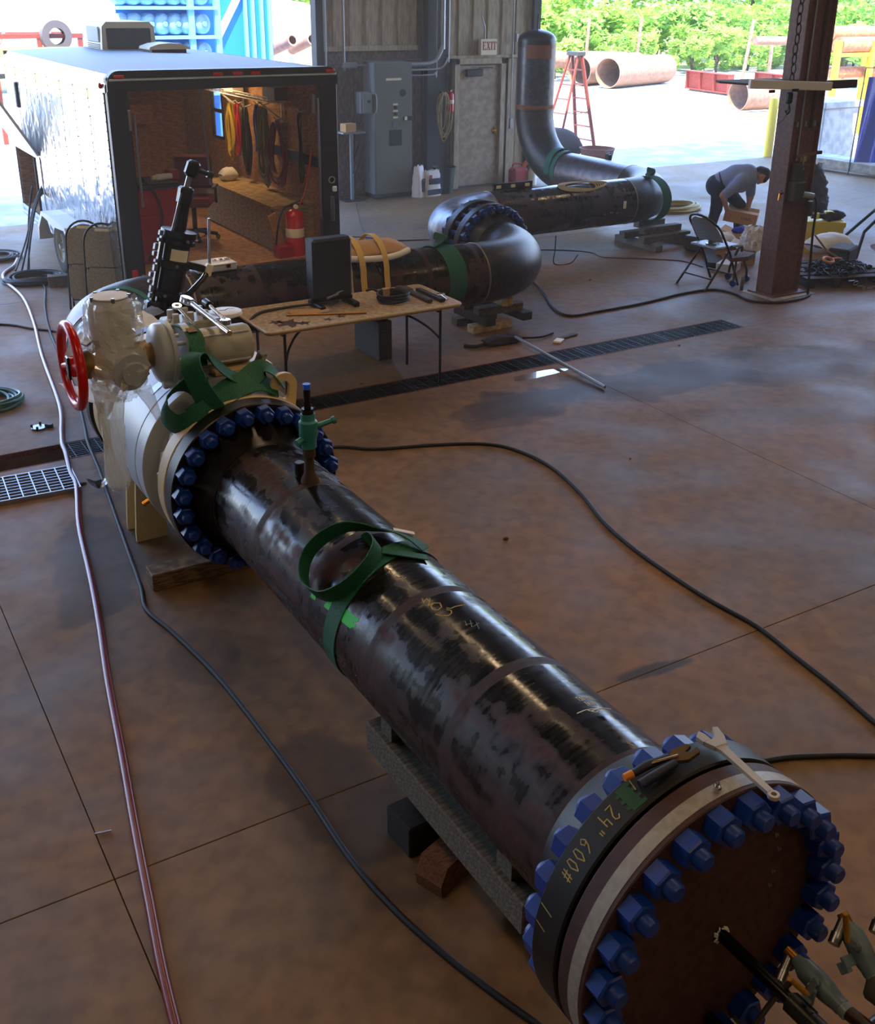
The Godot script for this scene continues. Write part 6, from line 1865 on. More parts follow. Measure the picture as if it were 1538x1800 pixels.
func roof_bow(x0: float, x1: float, z0: float, z1: float) -> MB:
	var p := PackedVector2Array()
	for i in 13:
		var f := i / 12.0
		p.append(Vector2(lerpf(x0 + 0.06, x1 - 0.02, f), 2.49 + 0.035 * sin(PI * f)))
	for i in 13:
		var f := 1.0 - i / 12.0
		p.append(Vector2(lerpf(x0 + 0.06, x1 - 0.02, f), 2.47 + 0.035 * sin(PI * f)))
	return MB.new().prism(T(0, 0, z0), p, z1 - z0, true)

func tyre() -> ArrayMesh:
	if not MESH.has("tyre"):
		MESH["tyre"] = MB.new().lathe(T(0, 0, 0), [Vector2(0.2, -0.1), Vector2(0.27, -0.115), Vector2(0.325, -0.1), Vector2(0.342, -0.07), Vector2(0.342, 0.07), Vector2(0.325, 0.1), Vector2(0.27, 0.115), Vector2(0.2, 0.1), Vector2(0.19, 0.0)], 40).mesh()
	return MESH["tyre"]

# a hank of hose or cable hanging on a hook: narrow loops, all a little different
func hank(called: String, label: String, at: Vector3, drop: float, wide: float, count: int, r: float, m: String, seed_: int, group := "") -> Node3D:
	var h := thing(called, label, "hose", at, 0.0, group)
	var rg := RandomNumberGenerator.new()
	rg.seed = seed_
	for k in count:
		var d := drop * rg.randf_range(0.82, 1.0)
		var w := wide * rg.randf_range(0.55, 1.0)
		var off := rg.randf_range(-0.02, 0.02)
		var x := -rg.randf_range(0.0, 0.05)
		var p := []
		for i in 22:
			var a := TAU * i / 22
			p.append(V(x + 0.012 * sin(a * 3 + k), -d / 2 + cos(a) * d / 2, off + sin(a) * w / 2 * (0.55 + 0.45 * (1.0 - cos(a)) / 2.0 * 1.2)))
		part(h, "loop", MB.new().tube(p, r, 6, true), m)
	part(h, "hook", MB.new().tube([V(0.06, 0.03, 0), V(-0.02, 0.01, 0), V(-0.06, 0.05, 0)], 0.008, 6), "white_paint")
	return h

func trailer_inside() -> void:
	var y0 := 0.44
	# tool chest, its clutter, the red chair
	var ch := thing("tool_chest", "tall red tool chest standing inside the trailer opening", "chest", V(3.45, y0, -11.95))
	part(ch, "body", MB.new().box(T(0, 0.41, 0), V(0.52, 0.80, 0.5), 0.01), "red_chest")
	part(ch, "top_tray", MB.new().box(T(0, 0.84, 0), V(0.56, 0.06, 0.54), 0.008), "black_paint")
	part(ch, "side_hose", MB.new().tube(spline([V(-0.14, 0.95, 0.2), V(-0.02, 0.78, 0.29), V(0.04, 0.55, 0.30), V(0.0, 0.35, 0.30), V(-0.16, 0.05, 0.32)]), 0.013), "black_rubber")
	for k in 3:
		part(ch, "drawer_front", MB.new().box(T(0, 0.2 + k * 0.22, 0.255), V(0.46, 0.2, 0.01), 0.003), "red_chest")
	var can := thing("spray_can", "white spray can lying on the tool chest", "can", V(3.62, y0 + 0.91, -11.88), 0.2)
	part(can, "body", MB.new().cyl(V(-0.1, 0, 0), V(0.09, 0, 0), 0.034, -1.0, 16, 0.006), "white_paint")
	part(can, "cap", MB.new().cyl(V(-0.15, 0, 0), V(-0.1, 0, 0), 0.025), "exit_white")
	solo("red_box", MB.new().box(T(3.73, y0 + 0.92, -11.95, 0.2), V(0.12, 0.1, 0.12), 0.008), "red_chest", "little red box beside the spray can", "box")
	var rc := thing("red_office_chair", "red padded office chair inside the trailer", "chair", V(4.2, y0, -12.7), -0.5)
	part(rc, "seat", MB.new().box(T(0, 0.47, 0), V(0.5, 0.1, 0.48), 0.04), "red_cloth")
	part(rc, "backrest", MB.new().box(T(-0.02, 0.78, -0.24, 0, -0.12), V(0.46, 0.4, 0.08), 0.03), "red_cloth")
	part(rc, "post", MB.new().cyl(V(0, 0.1, 0), V(0, 0.44, 0), 0.03), "black_paint")
	part(rc, "armrest", MB.new().box(T(0.27, 0.64, 0.0), V(0.05, 0.03, 0.28), 0.01).box(T(0.27, 0.54, -0.05), V(0.03, 0.2, 0.04)), "black_paint")
	for k in 5:
		var a := TAU * k / 5
		part(rc, "leg", MB.new().tube([V(0, 0.11, 0), V(0.27 * cos(a), 0.07, 0.27 * sin(a))], 0.022, 8).ball(V(0.27 * cos(a), 0.035, 0.27 * sin(a)), V(0.03, 0.035, 0.03), 10), "black_paint")
	# plywood bench along the far flank
	var bn := thing("plywood_bench", "pale plywood bench along the trailer wall", "bench", V(5.03, y0, -12.75))
	part(bn, "bench_top", MB.new().box(T(0, 0.51, 0), V(0.56, 0.03, 2.3), 0.003), "plywood_pale")
	part(bn, "front_panel", MB.new().box(T(-0.24, 0.25, 0), V(0.02, 0.5, 2.26), 0.002), "plywood_pale")
	part(bn, "end_panel", MB.new().box(T(0.01, 0.25, 1.12), V(0.52, 0.5, 0.02), 0.002), "plywood_pale")
	solo("wood_offcut", MB.new().box(T(4.74, y0 + 0.24, -11.42, 0.3, 0, 0.28), V(0.12, 0.5, 0.03), 0.004), "plywood_warm", "plywood offcut leaning on the bench end by the extinguisher", "board")
	extinguisher(V(4.93, y0, -11.35), 0.62, "large red fire extinguisher standing at the trailer threshold", true)
	solo("red_pack", MB.new().box(T(4.76, y0 + 0.07, -11.3, 0.1), V(0.2, 0.14, 0.14), 0.01), "red_chest", "small red pack in front of the extinguisher", "box")
	solo("plastic_bag", pillow(0.22, 0.18, 0.2, 71), "cloth_white", "crumpled white plastic bag on the end of the bench", "bag").position = V(5.0, y0 + 0.53, -13.6)
	# wire shelf and brackets on the far flank
	var ws := thing("wire_shelf", "white wire shelf on brackets high on the trailer wall", "shelf", V(5.12, 2.06, -12.95))
	for e in [[-0.14, 0.0], [-0.14, 0.06], [0.0, 0.0], [0.1, 0.0]]:
		part(ws, "wire", MB.new().cyl(V(e[0], e[1], -1.25), V(e[0], e[1], 0.85), 0.006, -1.0, 6), "white_paint")
	for k in 16:
		part(ws, "cross_wire", MB.new().tube([V(-0.14, 0.06, -1.2 + k * 0.135), V(-0.14, 0.0, -1.2 + k * 0.135), V(0.16, 0.0, -1.2 + k * 0.135)], 0.004, 5), "white_paint")
	for zz in [-0.7, 0.55]:
		part(ws, "bracket", MB.new().box(T(0.0, -0.11, zz, 0, 0, -0.65), V(0.36, 0.02, 0.02), 0.002).box(T(0.16, -0.1, zz), V(0.02, 0.28, 0.03)), "white_paint")
	solo("shelf_carton", MB.new().box(T(5.14, 2.15, -13.6, 0.1), V(0.16, 0.16, 0.24), 0.006), "exit_white", "cream carton on the wire shelf", "box")
	solo("shelf_carton", MB.new().box(T(5.16, 2.15, -12.3, 0.1), V(0.18, 0.15, 0.3), 0.006), "galvanised", "grey equipment box on the wire shelf", "box")
	var g := "hoses and cords hanging in the trailer"
	hank("hanging_hose", "yellow extension cord hank hanging under the wire shelf", V(5.16, 1.92, -13.75), 0.72, 0.3, 11, 0.011, "cord_yellow", 1, g)
	hank("hanging_hose", "red hose hank hanging beside the yellow cord", V(5.2, 1.92, -13.58), 0.68, 0.12, 4, 0.012, "red_dull", 2, g)
	hank("hanging_hose", "black cable hank hanging between the red hose and the green one", V(5.18, 1.9, -13.3), 0.85, 0.28, 9, 0.012, "black_rubber", 3, g)
	hank("hanging_hose", "blue cord hank hanging behind the black cables", V(5.22, 1.96, -13.0), 0.6, 0.1, 4, 0.010, "hose_blue", 4, g)
	hank("hanging_hose", "dark olive hose hank with long loops reaching the bench", V(5.17, 1.97, -12.68), 0.98, 0.36, 11, 0.012, "hose_olive", 5, g)
	hank("hanging_hose", "wide maroon air hose coil hanging over the bench", V(5.15, 1.84, -12.22), 0.78, 0.62, 11, 0.013, "hose_maroon", 6, g)
	hank("hanging_hose", "thin strap with a steel hook hanging past the maroon hose", V(5.2, 1.98, -11.66), 0.82, 0.1, 2, 0.010, "black_rubber", 7, g)
	solo("cargo_rail", MB.new().box(T(5.29, 1.45, -11.9), V(0.03, 0.12, 1.6), 0.004), "black_paint", "black cargo rail across the trailer wall", "rail")
	solo("orange_cord", MB.new().tube(spline([V(5.1, 1.62, -11.2), V(5.08, 1.4, -11.24), V(5.05, 1.15, -11.3), V(4.98, 0.98, -11.35)]), 0.012), "cord_orange", "orange cord looped down behind the rear post", "cord")
	var il := thing("unseen_trailer_lamp", "unseen small lamp on the trailer ceiling, placed to light the bench wall", "lamp", V(4.75, 2.385, -13.4))  # lamp out of view, placed to brighten the trailer interior
	part(il, "base", MB.new().box(T(0, -0.012, 0), V(0.14, 0.02, 0.5), 0.004), "white_paint")
	part(il, "diffuser", MB.new().box(T(0, -0.03, 0), V(0.1, 0.02, 0.44), 0.004), "unseen_lamp_glow")
	var al := AreaLight3D.new()
	al.name = "unseen_trailer_lamp_light"
	al.light_color = Color(1.0, 0.84, 0.62)
	al.light_energy = 1.4
	al.area_size = Vector2(0.1, 0.44)
	al.shadow_enabled = true
	add_child(al)
	al.position = V(4.75, 2.34, -13.4)
	al.rotation.x = -PI / 2
	solo("wall_shelf", MB.new().box(T(3.9, 1.62, -16.0), V(1.7, 0.28, 0.3), 0.004), "plywood", "plywood locker on the trailer front wall", "locker")
	# folded chairs leaning on the flank, wheel chock
	for k in 2:
		var fc := folded_chair("folded_chair", ["folded tan metal chair leaning on the trailer, in front of its pair", "folded tan metal chair nearest the trailer post"][k])
		fc.position = V(2.62 + k * 0.13, 0.0, -11.72 + k * 0.24)
		fc.rotation = Vector3(-0.09, -0.62, 0.0)
	solo("wheel_chock", MB.new().box(T(2.62, 0.065, -12.95, -0.2), V(0.34, 0.13, 0.14), 0.006), "timber_grey", "timber chock against the trailer wheel", "timber")
	solo("board", MB.new().box(T(3.05, 0.42, -10.86, 0.25, 0.3, 0), V(0.42, 0.02, 0.2), 0.002), "plywood_pale", "scrap board sticking out at the trailer sill by the tapping tool", "board")

func folded_chair(called: String, label: String) -> Node3D:
	var c := thing(called, label, "chair", Vector3.ZERO, 0.0, "folded chairs by the trailer")
	var p := []
	for i in 13:
		var a := PI * i / 12
		p.append(V(0.21 * cos(a), 0.76 + 0.21 * sin(a), 0))
	part(c, "frame", MB.new().tube([V(0.22, 0.0, 0)] + p + [V(-0.22, 0.0, 0)], 0.012, 8), "chair_frame")
	part(c, "rear_frame", MB.new().tube([V(0.2, 0.02, -0.045), V(0.2, 0.66, -0.04), V(-0.2, 0.66, -0.04), V(-0.2, 0.02, -0.045)], 0.011, 8), "chair_frame")
	var b := PackedVector2Array([Vector2(-0.205, 0.5), Vector2(0.205, 0.5)])
	for i in 13:
		var a := PI * i / 12
		b.append(Vector2(0.2 * cos(a), 0.745 + 0.19 * sin(a)))
	part(c, "backrest", MB.new().prism(T(0, 0, -0.008), b, 0.016), "chair_beige")
	part(c, "hand_slot", MB.new().box(T(0, 0.90, 0.004), V(0.16, 0.035, 0.012), 0.005), "exit_white")
	var s := PackedVector2Array()
	for e in [[-0.19, 0.16], [-0.16, 0.12], [0.16, 0.12], [0.19, 0.16], [0.19, 0.44], [0.15, 0.5], [-0.15, 0.5], [-0.19, 0.44]]:
		s.append(Vector2(e[0], e[1]))
	part(c, "seat", MB.new().prism(T(0, 0, 0.008), s, 0.022), "chair_beige")
	part(c, "seat_rim", MB.new().tube([V(-0.19, 0.16, 0.02), V(-0.16, 0.12, 0.02), V(0.16, 0.12, 0.02), V(0.19, 0.16, 0.02), V(0.19, 0.44, 0.02), V(0.15, 0.5, 0.02), V(-0.15, 0.5, 0.02), V(-0.19, 0.44, 0.02)], 0.009, 6, true), "chair_frame")
	part(c, "stretcher", MB.new().cyl(V(-0.2, 0.1, -0.04), V(0.2, 0.1, -0.04), 0.009), "chair_frame")
	return c

func folding_table() -> void:
	var t := thing("folding_table", "tan folding table with steel legs beside the long spool", "table", V(3.074 + 0.915, 0, -8.08))
	# moulded top with rounded corners
	var p := PackedVector2Array()
	for e in [[0.865, 0.33, 0.0], [-0.865, 0.33, PI / 2], [-0.865, -0.33, PI], [0.865, -0.33, PI * 1.5]]:
		for i in 5:
			p.append(Vector2(e[0], e[1]) + Vector2.from_angle(e[2] + PI / 2 * i / 4) * 0.05)
	part(t, "table_top", MB.new().prism(Transform3D(Basis(Vector3.RIGHT, PI / 2), V(0, 0.74, 0)), p, 0.035), "table_top")
	part(t, "edge_rim", MB.new().tube(rim_pts(p, 0.728), 0.014, 6, true), "table_edge")
	part(t, "stain", stain_mb([[-0.66, 0.22, 0.13], [-0.74, 0.14, 0.07], [-0.55, 0.27, 0.06], [-0.33, 0.27, 0.05], [-0.2, 0.24, 0.05]], 0.7405), "stain_brown")
	for s in [-1.0, 1.0]:
		for w in [-1.0, 1.0]:
			part(t, "leg", MB.new().cyl(V(s * 0.74, 0.0, w * 0.30), V(s * 0.74, 0.70, w * 0.30), 0.0125, -1.0, 12), "black_paint")
		part(t, "leg_crossbar", MB.new().tube([V(s * 0.74, 0.66, -0.3), V(s * 0.74, 0.66, 0.3)], 0.011, 8), "black_paint")
		part(t, "leg_brace", MB.new().tube(spline([V(s * 0.74, 0.42, 0.3), V(s * 0.66, 0.52, 0.2), V(s * 0.5, 0.62, 0.08), V(s * 0.22, 0.69, 0.0)]), 0.011, 8), "black_paint")
		part(t, "side_rail", MB.new().box(T(0, 0.695, s * 0.28), V(1.6, 0.03, 0.02)), "black_paint")
	# black case on feet
	var m := thing("display_case", "black flat display case standing on two feet on the folding table", "case", V(3.88, 0.74, -8.22), 0.0)
	part(m, "case", MB.new().box(T(0, 0.33, 0), V(0.37, 0.52, 0.13), 0.02), "black_case")
	part(m, "case_lid", MB.new().box(T(0, 0.33, -0.085), V(0.35, 0.50, 0.05), 0.012), "black_case")
	part(m, "lower_bar", MB.new().box(T(0.0, 0.055, 0.0), V(0.40, 0.035, 0.06), 0.006), "black_paint")
	for s in [-1.0, 1.0]:
		part(m, "foot", MB.new().box(T(s * 0.16, 0.022, 0.06), V(0.05, 0.044, 0.27), 0.006), "black_paint")
		part(m, "foot_post", MB.new().box(T(s * 0.16, 0.06, 0.0), V(0.04, 0.05, 0.06)), "black_paint")
	part(m, "rod_clamp", MB.new().cyl(V(-0.08, 0.085, 0.09), V(0.04, 0.105, 0.07), 0.012, -1.0, 10).cyl(V(0.02, 0.11, 0.07), V(0.2, 0.15, 0.04), 0.008), "steel")
	solo("power_cable", MB.new().tube(spline([V(3.92, 0.79, -8.14), V(3.76, 0.775, -8.18), V(3.5, 0.757, -8.26), V(3.25, 0.753, -8.24), V(3.10, 0.74, -8.12), V(3.03, 0.66, -8.08), V(3.0, 0.5, -8.1)]), 0.012), "black_rubber", "black cable running from the case over the table end", "cable")
	var cr := thing("paper_scrap", "crumpled brown paper under the black case", "paper", V(3.6, 0.748, -8.08), -0.3)
	part(cr, "sheet", bent_sheet(0.34, 0.18, 0.025, 411), "canvas")
	solo("brass_rod", MB.new().cyl(V(3.39, 0.75, -8.06), V(4.01, 0.75, -7.80), 0.009, -1.0, 10), "brass", "thin brass rod lying along the table front", "rod")
	var cc := thing("cable_coil", "coil of black cable tied with a pale tag on the table", "cable", V(4.40, 0.745, -8.04))
	for k in 6:
		var q := []
		for i in 26:
			var a := TAU * i / 26
			q.append(V((0.135 + 0.006 * (k % 3)) * cos(a), 0.012 + 0.012 * k + 0.004 * sin(a * 2 + k), (0.12 + 0.006 * (k % 2)) * sin(a)))
		part(cc, "loop", MB.new().tube(q, 0.0085, 6, true), "black_rubber")
	part(cc, "plug_end", MB.new().tube(spline([V(-0.1, 0.07, -0.09), V(-0.13, 0.09, -0.14), V(-0.2, 0.09, -0.12)]), 0.011), "black_rubber")
	part(cc, "tie_tag", MB.new().box(T(-0.01, 0.055, -0.12), V(0.07, 0.07, 0.035), 0.006), "plywood_pale")
	var w1 := thing("pipe_wrench", "grey pipe wrench lying on the table beyond the cable coil", "wrench", V(4.65, 0.745, -8.08))
	part(w1, "handle", MB.new().box(T(0, 0.02, 0.09), V(0.045, 0.035, 0.36), 0.008), "tool_grey")
	part(w1, "jaw", MB.new().box(T(-0.005, 0.025, -0.16), V(0.075, 0.045, 0.14), 0.01).box(T(-0.04, 0.025, -0.23), V(0.07, 0.045, 0.05), 0.008), "tool_grey")
	var w2 := thing("steel_bar", "dark slotted steel bar lying beside the pipe wrench", "bar", V(4.76, 0.745, -8.01))
	part(w2, "bar", MB.new().box(T(0, 0.016, 0), V(0.05, 0.03, 0.44), 0.004), "black_paint")
	part(w2, "edge_strip", MB.new().box(T(-0.018, 0.032, 0), V(0.008, 0.004, 0.42)), "steel")
	var w3 := thing("ratchet_wrench", "small chrome ratchet at the table corner", "socket", V(4.83, 0.745, -7.89))
	part(w3, "handle", MB.new().cyl(V(0.015, 0.012, -0.08), V(-0.02, 0.012, 0.09), 0.011, -1.0, 10), "chrome")
	part(w3, "head", MB.new().cyl(V(-0.02, 0.012, -0.09), V(0.05, 0.014, -0.075), 0.018, -1.0, 10), "chrome")

func rim_pts(p: PackedVector2Array, y: float) -> Array:
	var o := []
	for e in p:
		o.append(V(e.x, y, e.y))
	return o

func stain_mb(spots: Array, y: float) -> MB:
	var mb := MB.new()
	for s in spots:
		var q := PackedVector2Array()
		for i in 14:
			q.append(Vector2(s[0], s[1]) + Vector2.from_angle(TAU * i / 14) * s[2] * (0.75 + 0.35 * sin(i * 2.3 + s[0] * 20)))
		mb.prism(Transform3D(Basis(Vector3.RIGHT, PI / 2), V(0, y, 0)), q, 0.0005)
	return mb

func column_and_corner() -> void:
	# rolled steel column: flange face toward the open bay, web beside it
	var c := Node3D.new()
	c.name = "trim_column"
	c.set_meta("kind", "structure")
	add_child(c)
	c.position = V(9.66, 0, -8.56)
	part(c, "flange", MB.new().box(T(0.01, 3.2, 0), V(0.02, 6.4, 0.245), 0.003), "column_red")
	part(c, "flange", MB.new().box(T(0.44, 3.2, 0), V(0.02, 6.4, 0.245), 0.003), "column_red")
	part(c, "web", MB.new().box(T(0.225, 3.2, 0.06), V(0.42, 6.4, 0.014)), "column_red")
	part(c, "base_plate", MB.new().box(T(0.225, 0.012, 0), V(0.56, 0.025, 0.4), 0.003), "column_red")
	part(c, "grout_pad", MB.new().box(T(0.225, 0.004, 0.02), V(0.7, 0.008, 0.52)), "concrete")
	var zf := -8.435
	solo("column_conduit", MB.new().cyl(V(9.80, 6.2, zf - 0.02), V(9.80, 1.55, zf - 0.02), 0.012), "galvanised", "thin galvanised conduit running down the column web", "conduit")
	solo("column_conduit", MB.new().cyl(V(9.98, 6.2, zf - 0.03), V(9.98, 1.9, zf - 0.03), 0.016), "column_dark", "painted conduit beside the galvanised one on the column", "conduit")
	for x in [9.72, 9.85, 10.0]:
		solo("conduit_clip", MB.new().box(T(x, 1.95, zf - 0.005), V(0.03, 0.06, 0.03), 0.004), "galvanised", "small bright clip on the column web", "clip", "clips on the column web")
	var ob := thing("outlet_box", "weathered grey outlet box with a plug on the column", "box", V(9.80, 1.22, zf + 0.03))
	part(ob, "body", MB.new().box(T(0, 0, 0), V(0.2, 0.22, 0.14), 0.015), "old_metal")
	part(ob, "upper_body", MB.new().box(T(0.0, 0.2, -0.01), V(0.15, 0.2, 0.1), 0.012), "old_metal")
	part(ob, "plug", MB.new().cyl(V(0.05, -0.03, 0.07), V(0.16, -0.05, 0.13), 0.035, 0.03), "galvanised")
	part(ob, "tag", MB.new().box(T(0.06, 0.36, 0.0), V(0.09, 0.07, 0.008)), "tag_cream")
	part(ob, "drop_cable", MB.new().tube(spline([V(0.16, -0.05, 0.13), V(0.24, -0.15, 0.12), V(0.27, -0.5, 0.1), V(0.28, -0.9, 0.12), V(0.26, -1.2, 0.16)]), 0.014), "black_rubber")
	part(ob, "second_plug", MB.new().cyl(V(0.2, -0.12, 0.06), V(0.22, -0.28, 0.06), 0.03), "old_metal")
	var tp := thing("water_tap", "little brass tap on the column flange", "tap", V(9.64, 1.2, -8.46))
	part(tp, "body", MB.new().cyl(V(0.02, 0, 0), V(-0.06, 0, 0.02), 0.012).cyl(V(-0.05, 0, 0.02), V(-0.07, -0.07, 0.03), 0.012), "brass_bright")
	part(tp, "handle", MB.new().box(T(-0.04, 0.035, 0.02), V(0.05, 0.015, 0.02), 0.004), "galvanised")
	var cl := thing("bar_clamp", "brass bar clamp hung across the column web", "clamp", V(9.88, 1.62, zf + 0.04))
	part(cl, "bar", MB.new().box(T(0.02, 0, 0, 0, 0, 0.06), V(0.34, 0.03, 0.015), 0.003), "brass_dull")
	part(cl, "head", MB.new().box(T(0.21, 0.012, 0), V(0.08, 0.04, 0.03), 0.006), "dark")
	part(cl, "screw", MB.new().cyl(V(-0.04, 0, 0), V(-0.05, -0.14, 0.02), 0.01).ball(V(-0.05, -0.15, 0.02), V(0.02, 0.015, 0.02), 10), "steel")
	# shelf board across the column with chain
	var sb := thing("shelf_board", "dark shelf board with a white front edge fixed across the column", "shelf", V(9.32, 2.385, -8.32))
	part(sb, "board", MB.new().prism(T(-0.62, 0.035, -0.5, 0, PI / 2), PackedVector2Array([Vector2(0.0, 0.15), Vector2(0.1, 0.0), Vector2(0.95, 0.05), Vector2(0.95, 0.5), Vector2(0.06, 0.5)]), 0.02), "timber_dark")
	part(sb, "front_edge", MB.new().box(T(0.06, 0.0, 0.03, 0, 0, -0.05), V(1.26, 0.09, 0.04), 0.006), "white_paint")
	part(sb, "hook", MB.new().box(T(0.1, -0.05, 0.055), V(0.1, 0.03, 0.02), 0.004).box(T(-0.25, -0.05, 0.055), V(0.08, 0.03, 0.02), 0.004), "dark")
	part(sb, "arm", MB.new().box(T(0.92, -0.02, -0.05), V(0.52, 0.09, 0.06), 0.006), "column_dark")
	var hb := thing("hanging_chain", "dark chain hoist line hanging beside the column", "chain", V(9.52, 2.4, -8.42))
	for k in 34:
		var y := 0.04 + k * 0.1
		part(hb, "link", MB.new().tube(ring_pts(V(0.006 * sin(k * 1.7), y, 0), 0.03, Vector3.RIGHT if k % 2 == 0 else Vector3.BACK, Vector3.UP * 2.0, 8), 0.008, 5, true), "steel_dark")
	part(hb, "hook_block", MB.new().box(T(0, -0.16, 0), V(0.07, 0.12, 0.06), 0.015).tube(spline([V(0, -0.22, 0), V(0.03, -0.28, 0), V(0, -0.33, 0), V(-0.03, -0.29, 0)]), 0.01), "steel_dark")
	part(hb, "cord", MB.new().tube(spline([V(0, -0.18, 0.02), V(-0.06, -0.35, 0.03), V(-0.16, -0.42, 0.03)]), 0.005, 5), "black_rubber")
	# open folding chair with a grinder on its seat
	var fc := thing("folding_chair", "blue grey metal folding chair standing open by the column", "chair", V(9.42, 0, -9.24), 0.05)
	fc.scale = Vector3.ONE * 1.1
	for s in [-1.0, 1.0]:
		part(fc, "leg", MB.new().cyl(V(0.12, 0.45, s * 0.19), V(-0.26, 0.0, s * 0.21), 0.0125), "chair_frame")
	var bf := [V(0.27, 0, 0.2), V(0.08, 0.38, 0.205)]
	for i in 13:
		var a := PI * i / 12
		bf.append(V(-0.1 - 0.16 * sin(a), 0.64 + 0.16 * sin(a), 0.205 * cos(a)))
	bf.append_array([V(0.08, 0.38, -0.205), V(0.27, 0, -0.2)])
	part(fc, "back_frame", MB.new().tube(bf, 0.0135, 8), "chair_frame")
	var bp := []
	for i in 9:
		var row := []
		var v := i / 8.0
		var y := 0.50 + v * 0.27
		for j in 13:
			var u := -1.0 + j / 6.0
			var hw := 0.19 * sqrt(maxf(0.05, 1.0 - pow(maxf(0.0, v - 0.45) / 0.58, 2.0)))
			row.append(V(-0.02 - v * 0.2 - 0.035 * (1.0 - u * u), y, u * hw))
		bp.append(row)
	var bmb := MB.new()
	grid_mesh(bmb, bp, false, true)
	part(fc, "backrest", bmb, "chair_blue_grey")
	part(fc, "seat", MB.new().box(T(0.06, 0.44, 0), V(0.38, 0.03, 0.38), 0.012), "chair_blue_grey")
	part(fc, "stretcher", MB.new().cyl(V(-0.17, 0.12, -0.2), V(-0.17, 0.12, 0.2), 0.009), "chair_frame")
	part(fc, "stretcher", MB.new().cyl(V(0.2, 0.12, -0.2), V(0.2, 0.12, 0.2), 0.009), "chair_frame")
	var gr := thing("angle_grinder", "angle grinder resting on the open folding chair", "grinder", V(9.47, 0.5, -9.24), 0.4)
	part(gr, "body", MB.new().cyl(V(-0.05, 0.04, 0.0), V(0.18, 0.045, -0.02), 0.035, 0.03, 14, 0.006), "dark")
	part(gr, "gear_head", MB.new().box(T(-0.09, 0.04, 0.0), V(0.08, 0.06, 0.07), 0.012), "steel")
	part(gr, "side_handle", MB.new().cyl(V(-0.09, 0.04, 0.03), V(-0.12, 0.1, 0.13), 0.016), "cabinet_grey")
	part(gr, "disc_guard", MB.new().cyl(V(-0.1, 0.005, 0.0), V(-0.1, 0.02, 0.0), 0.065, -1.0, 20), "steel")
	corner_heap()

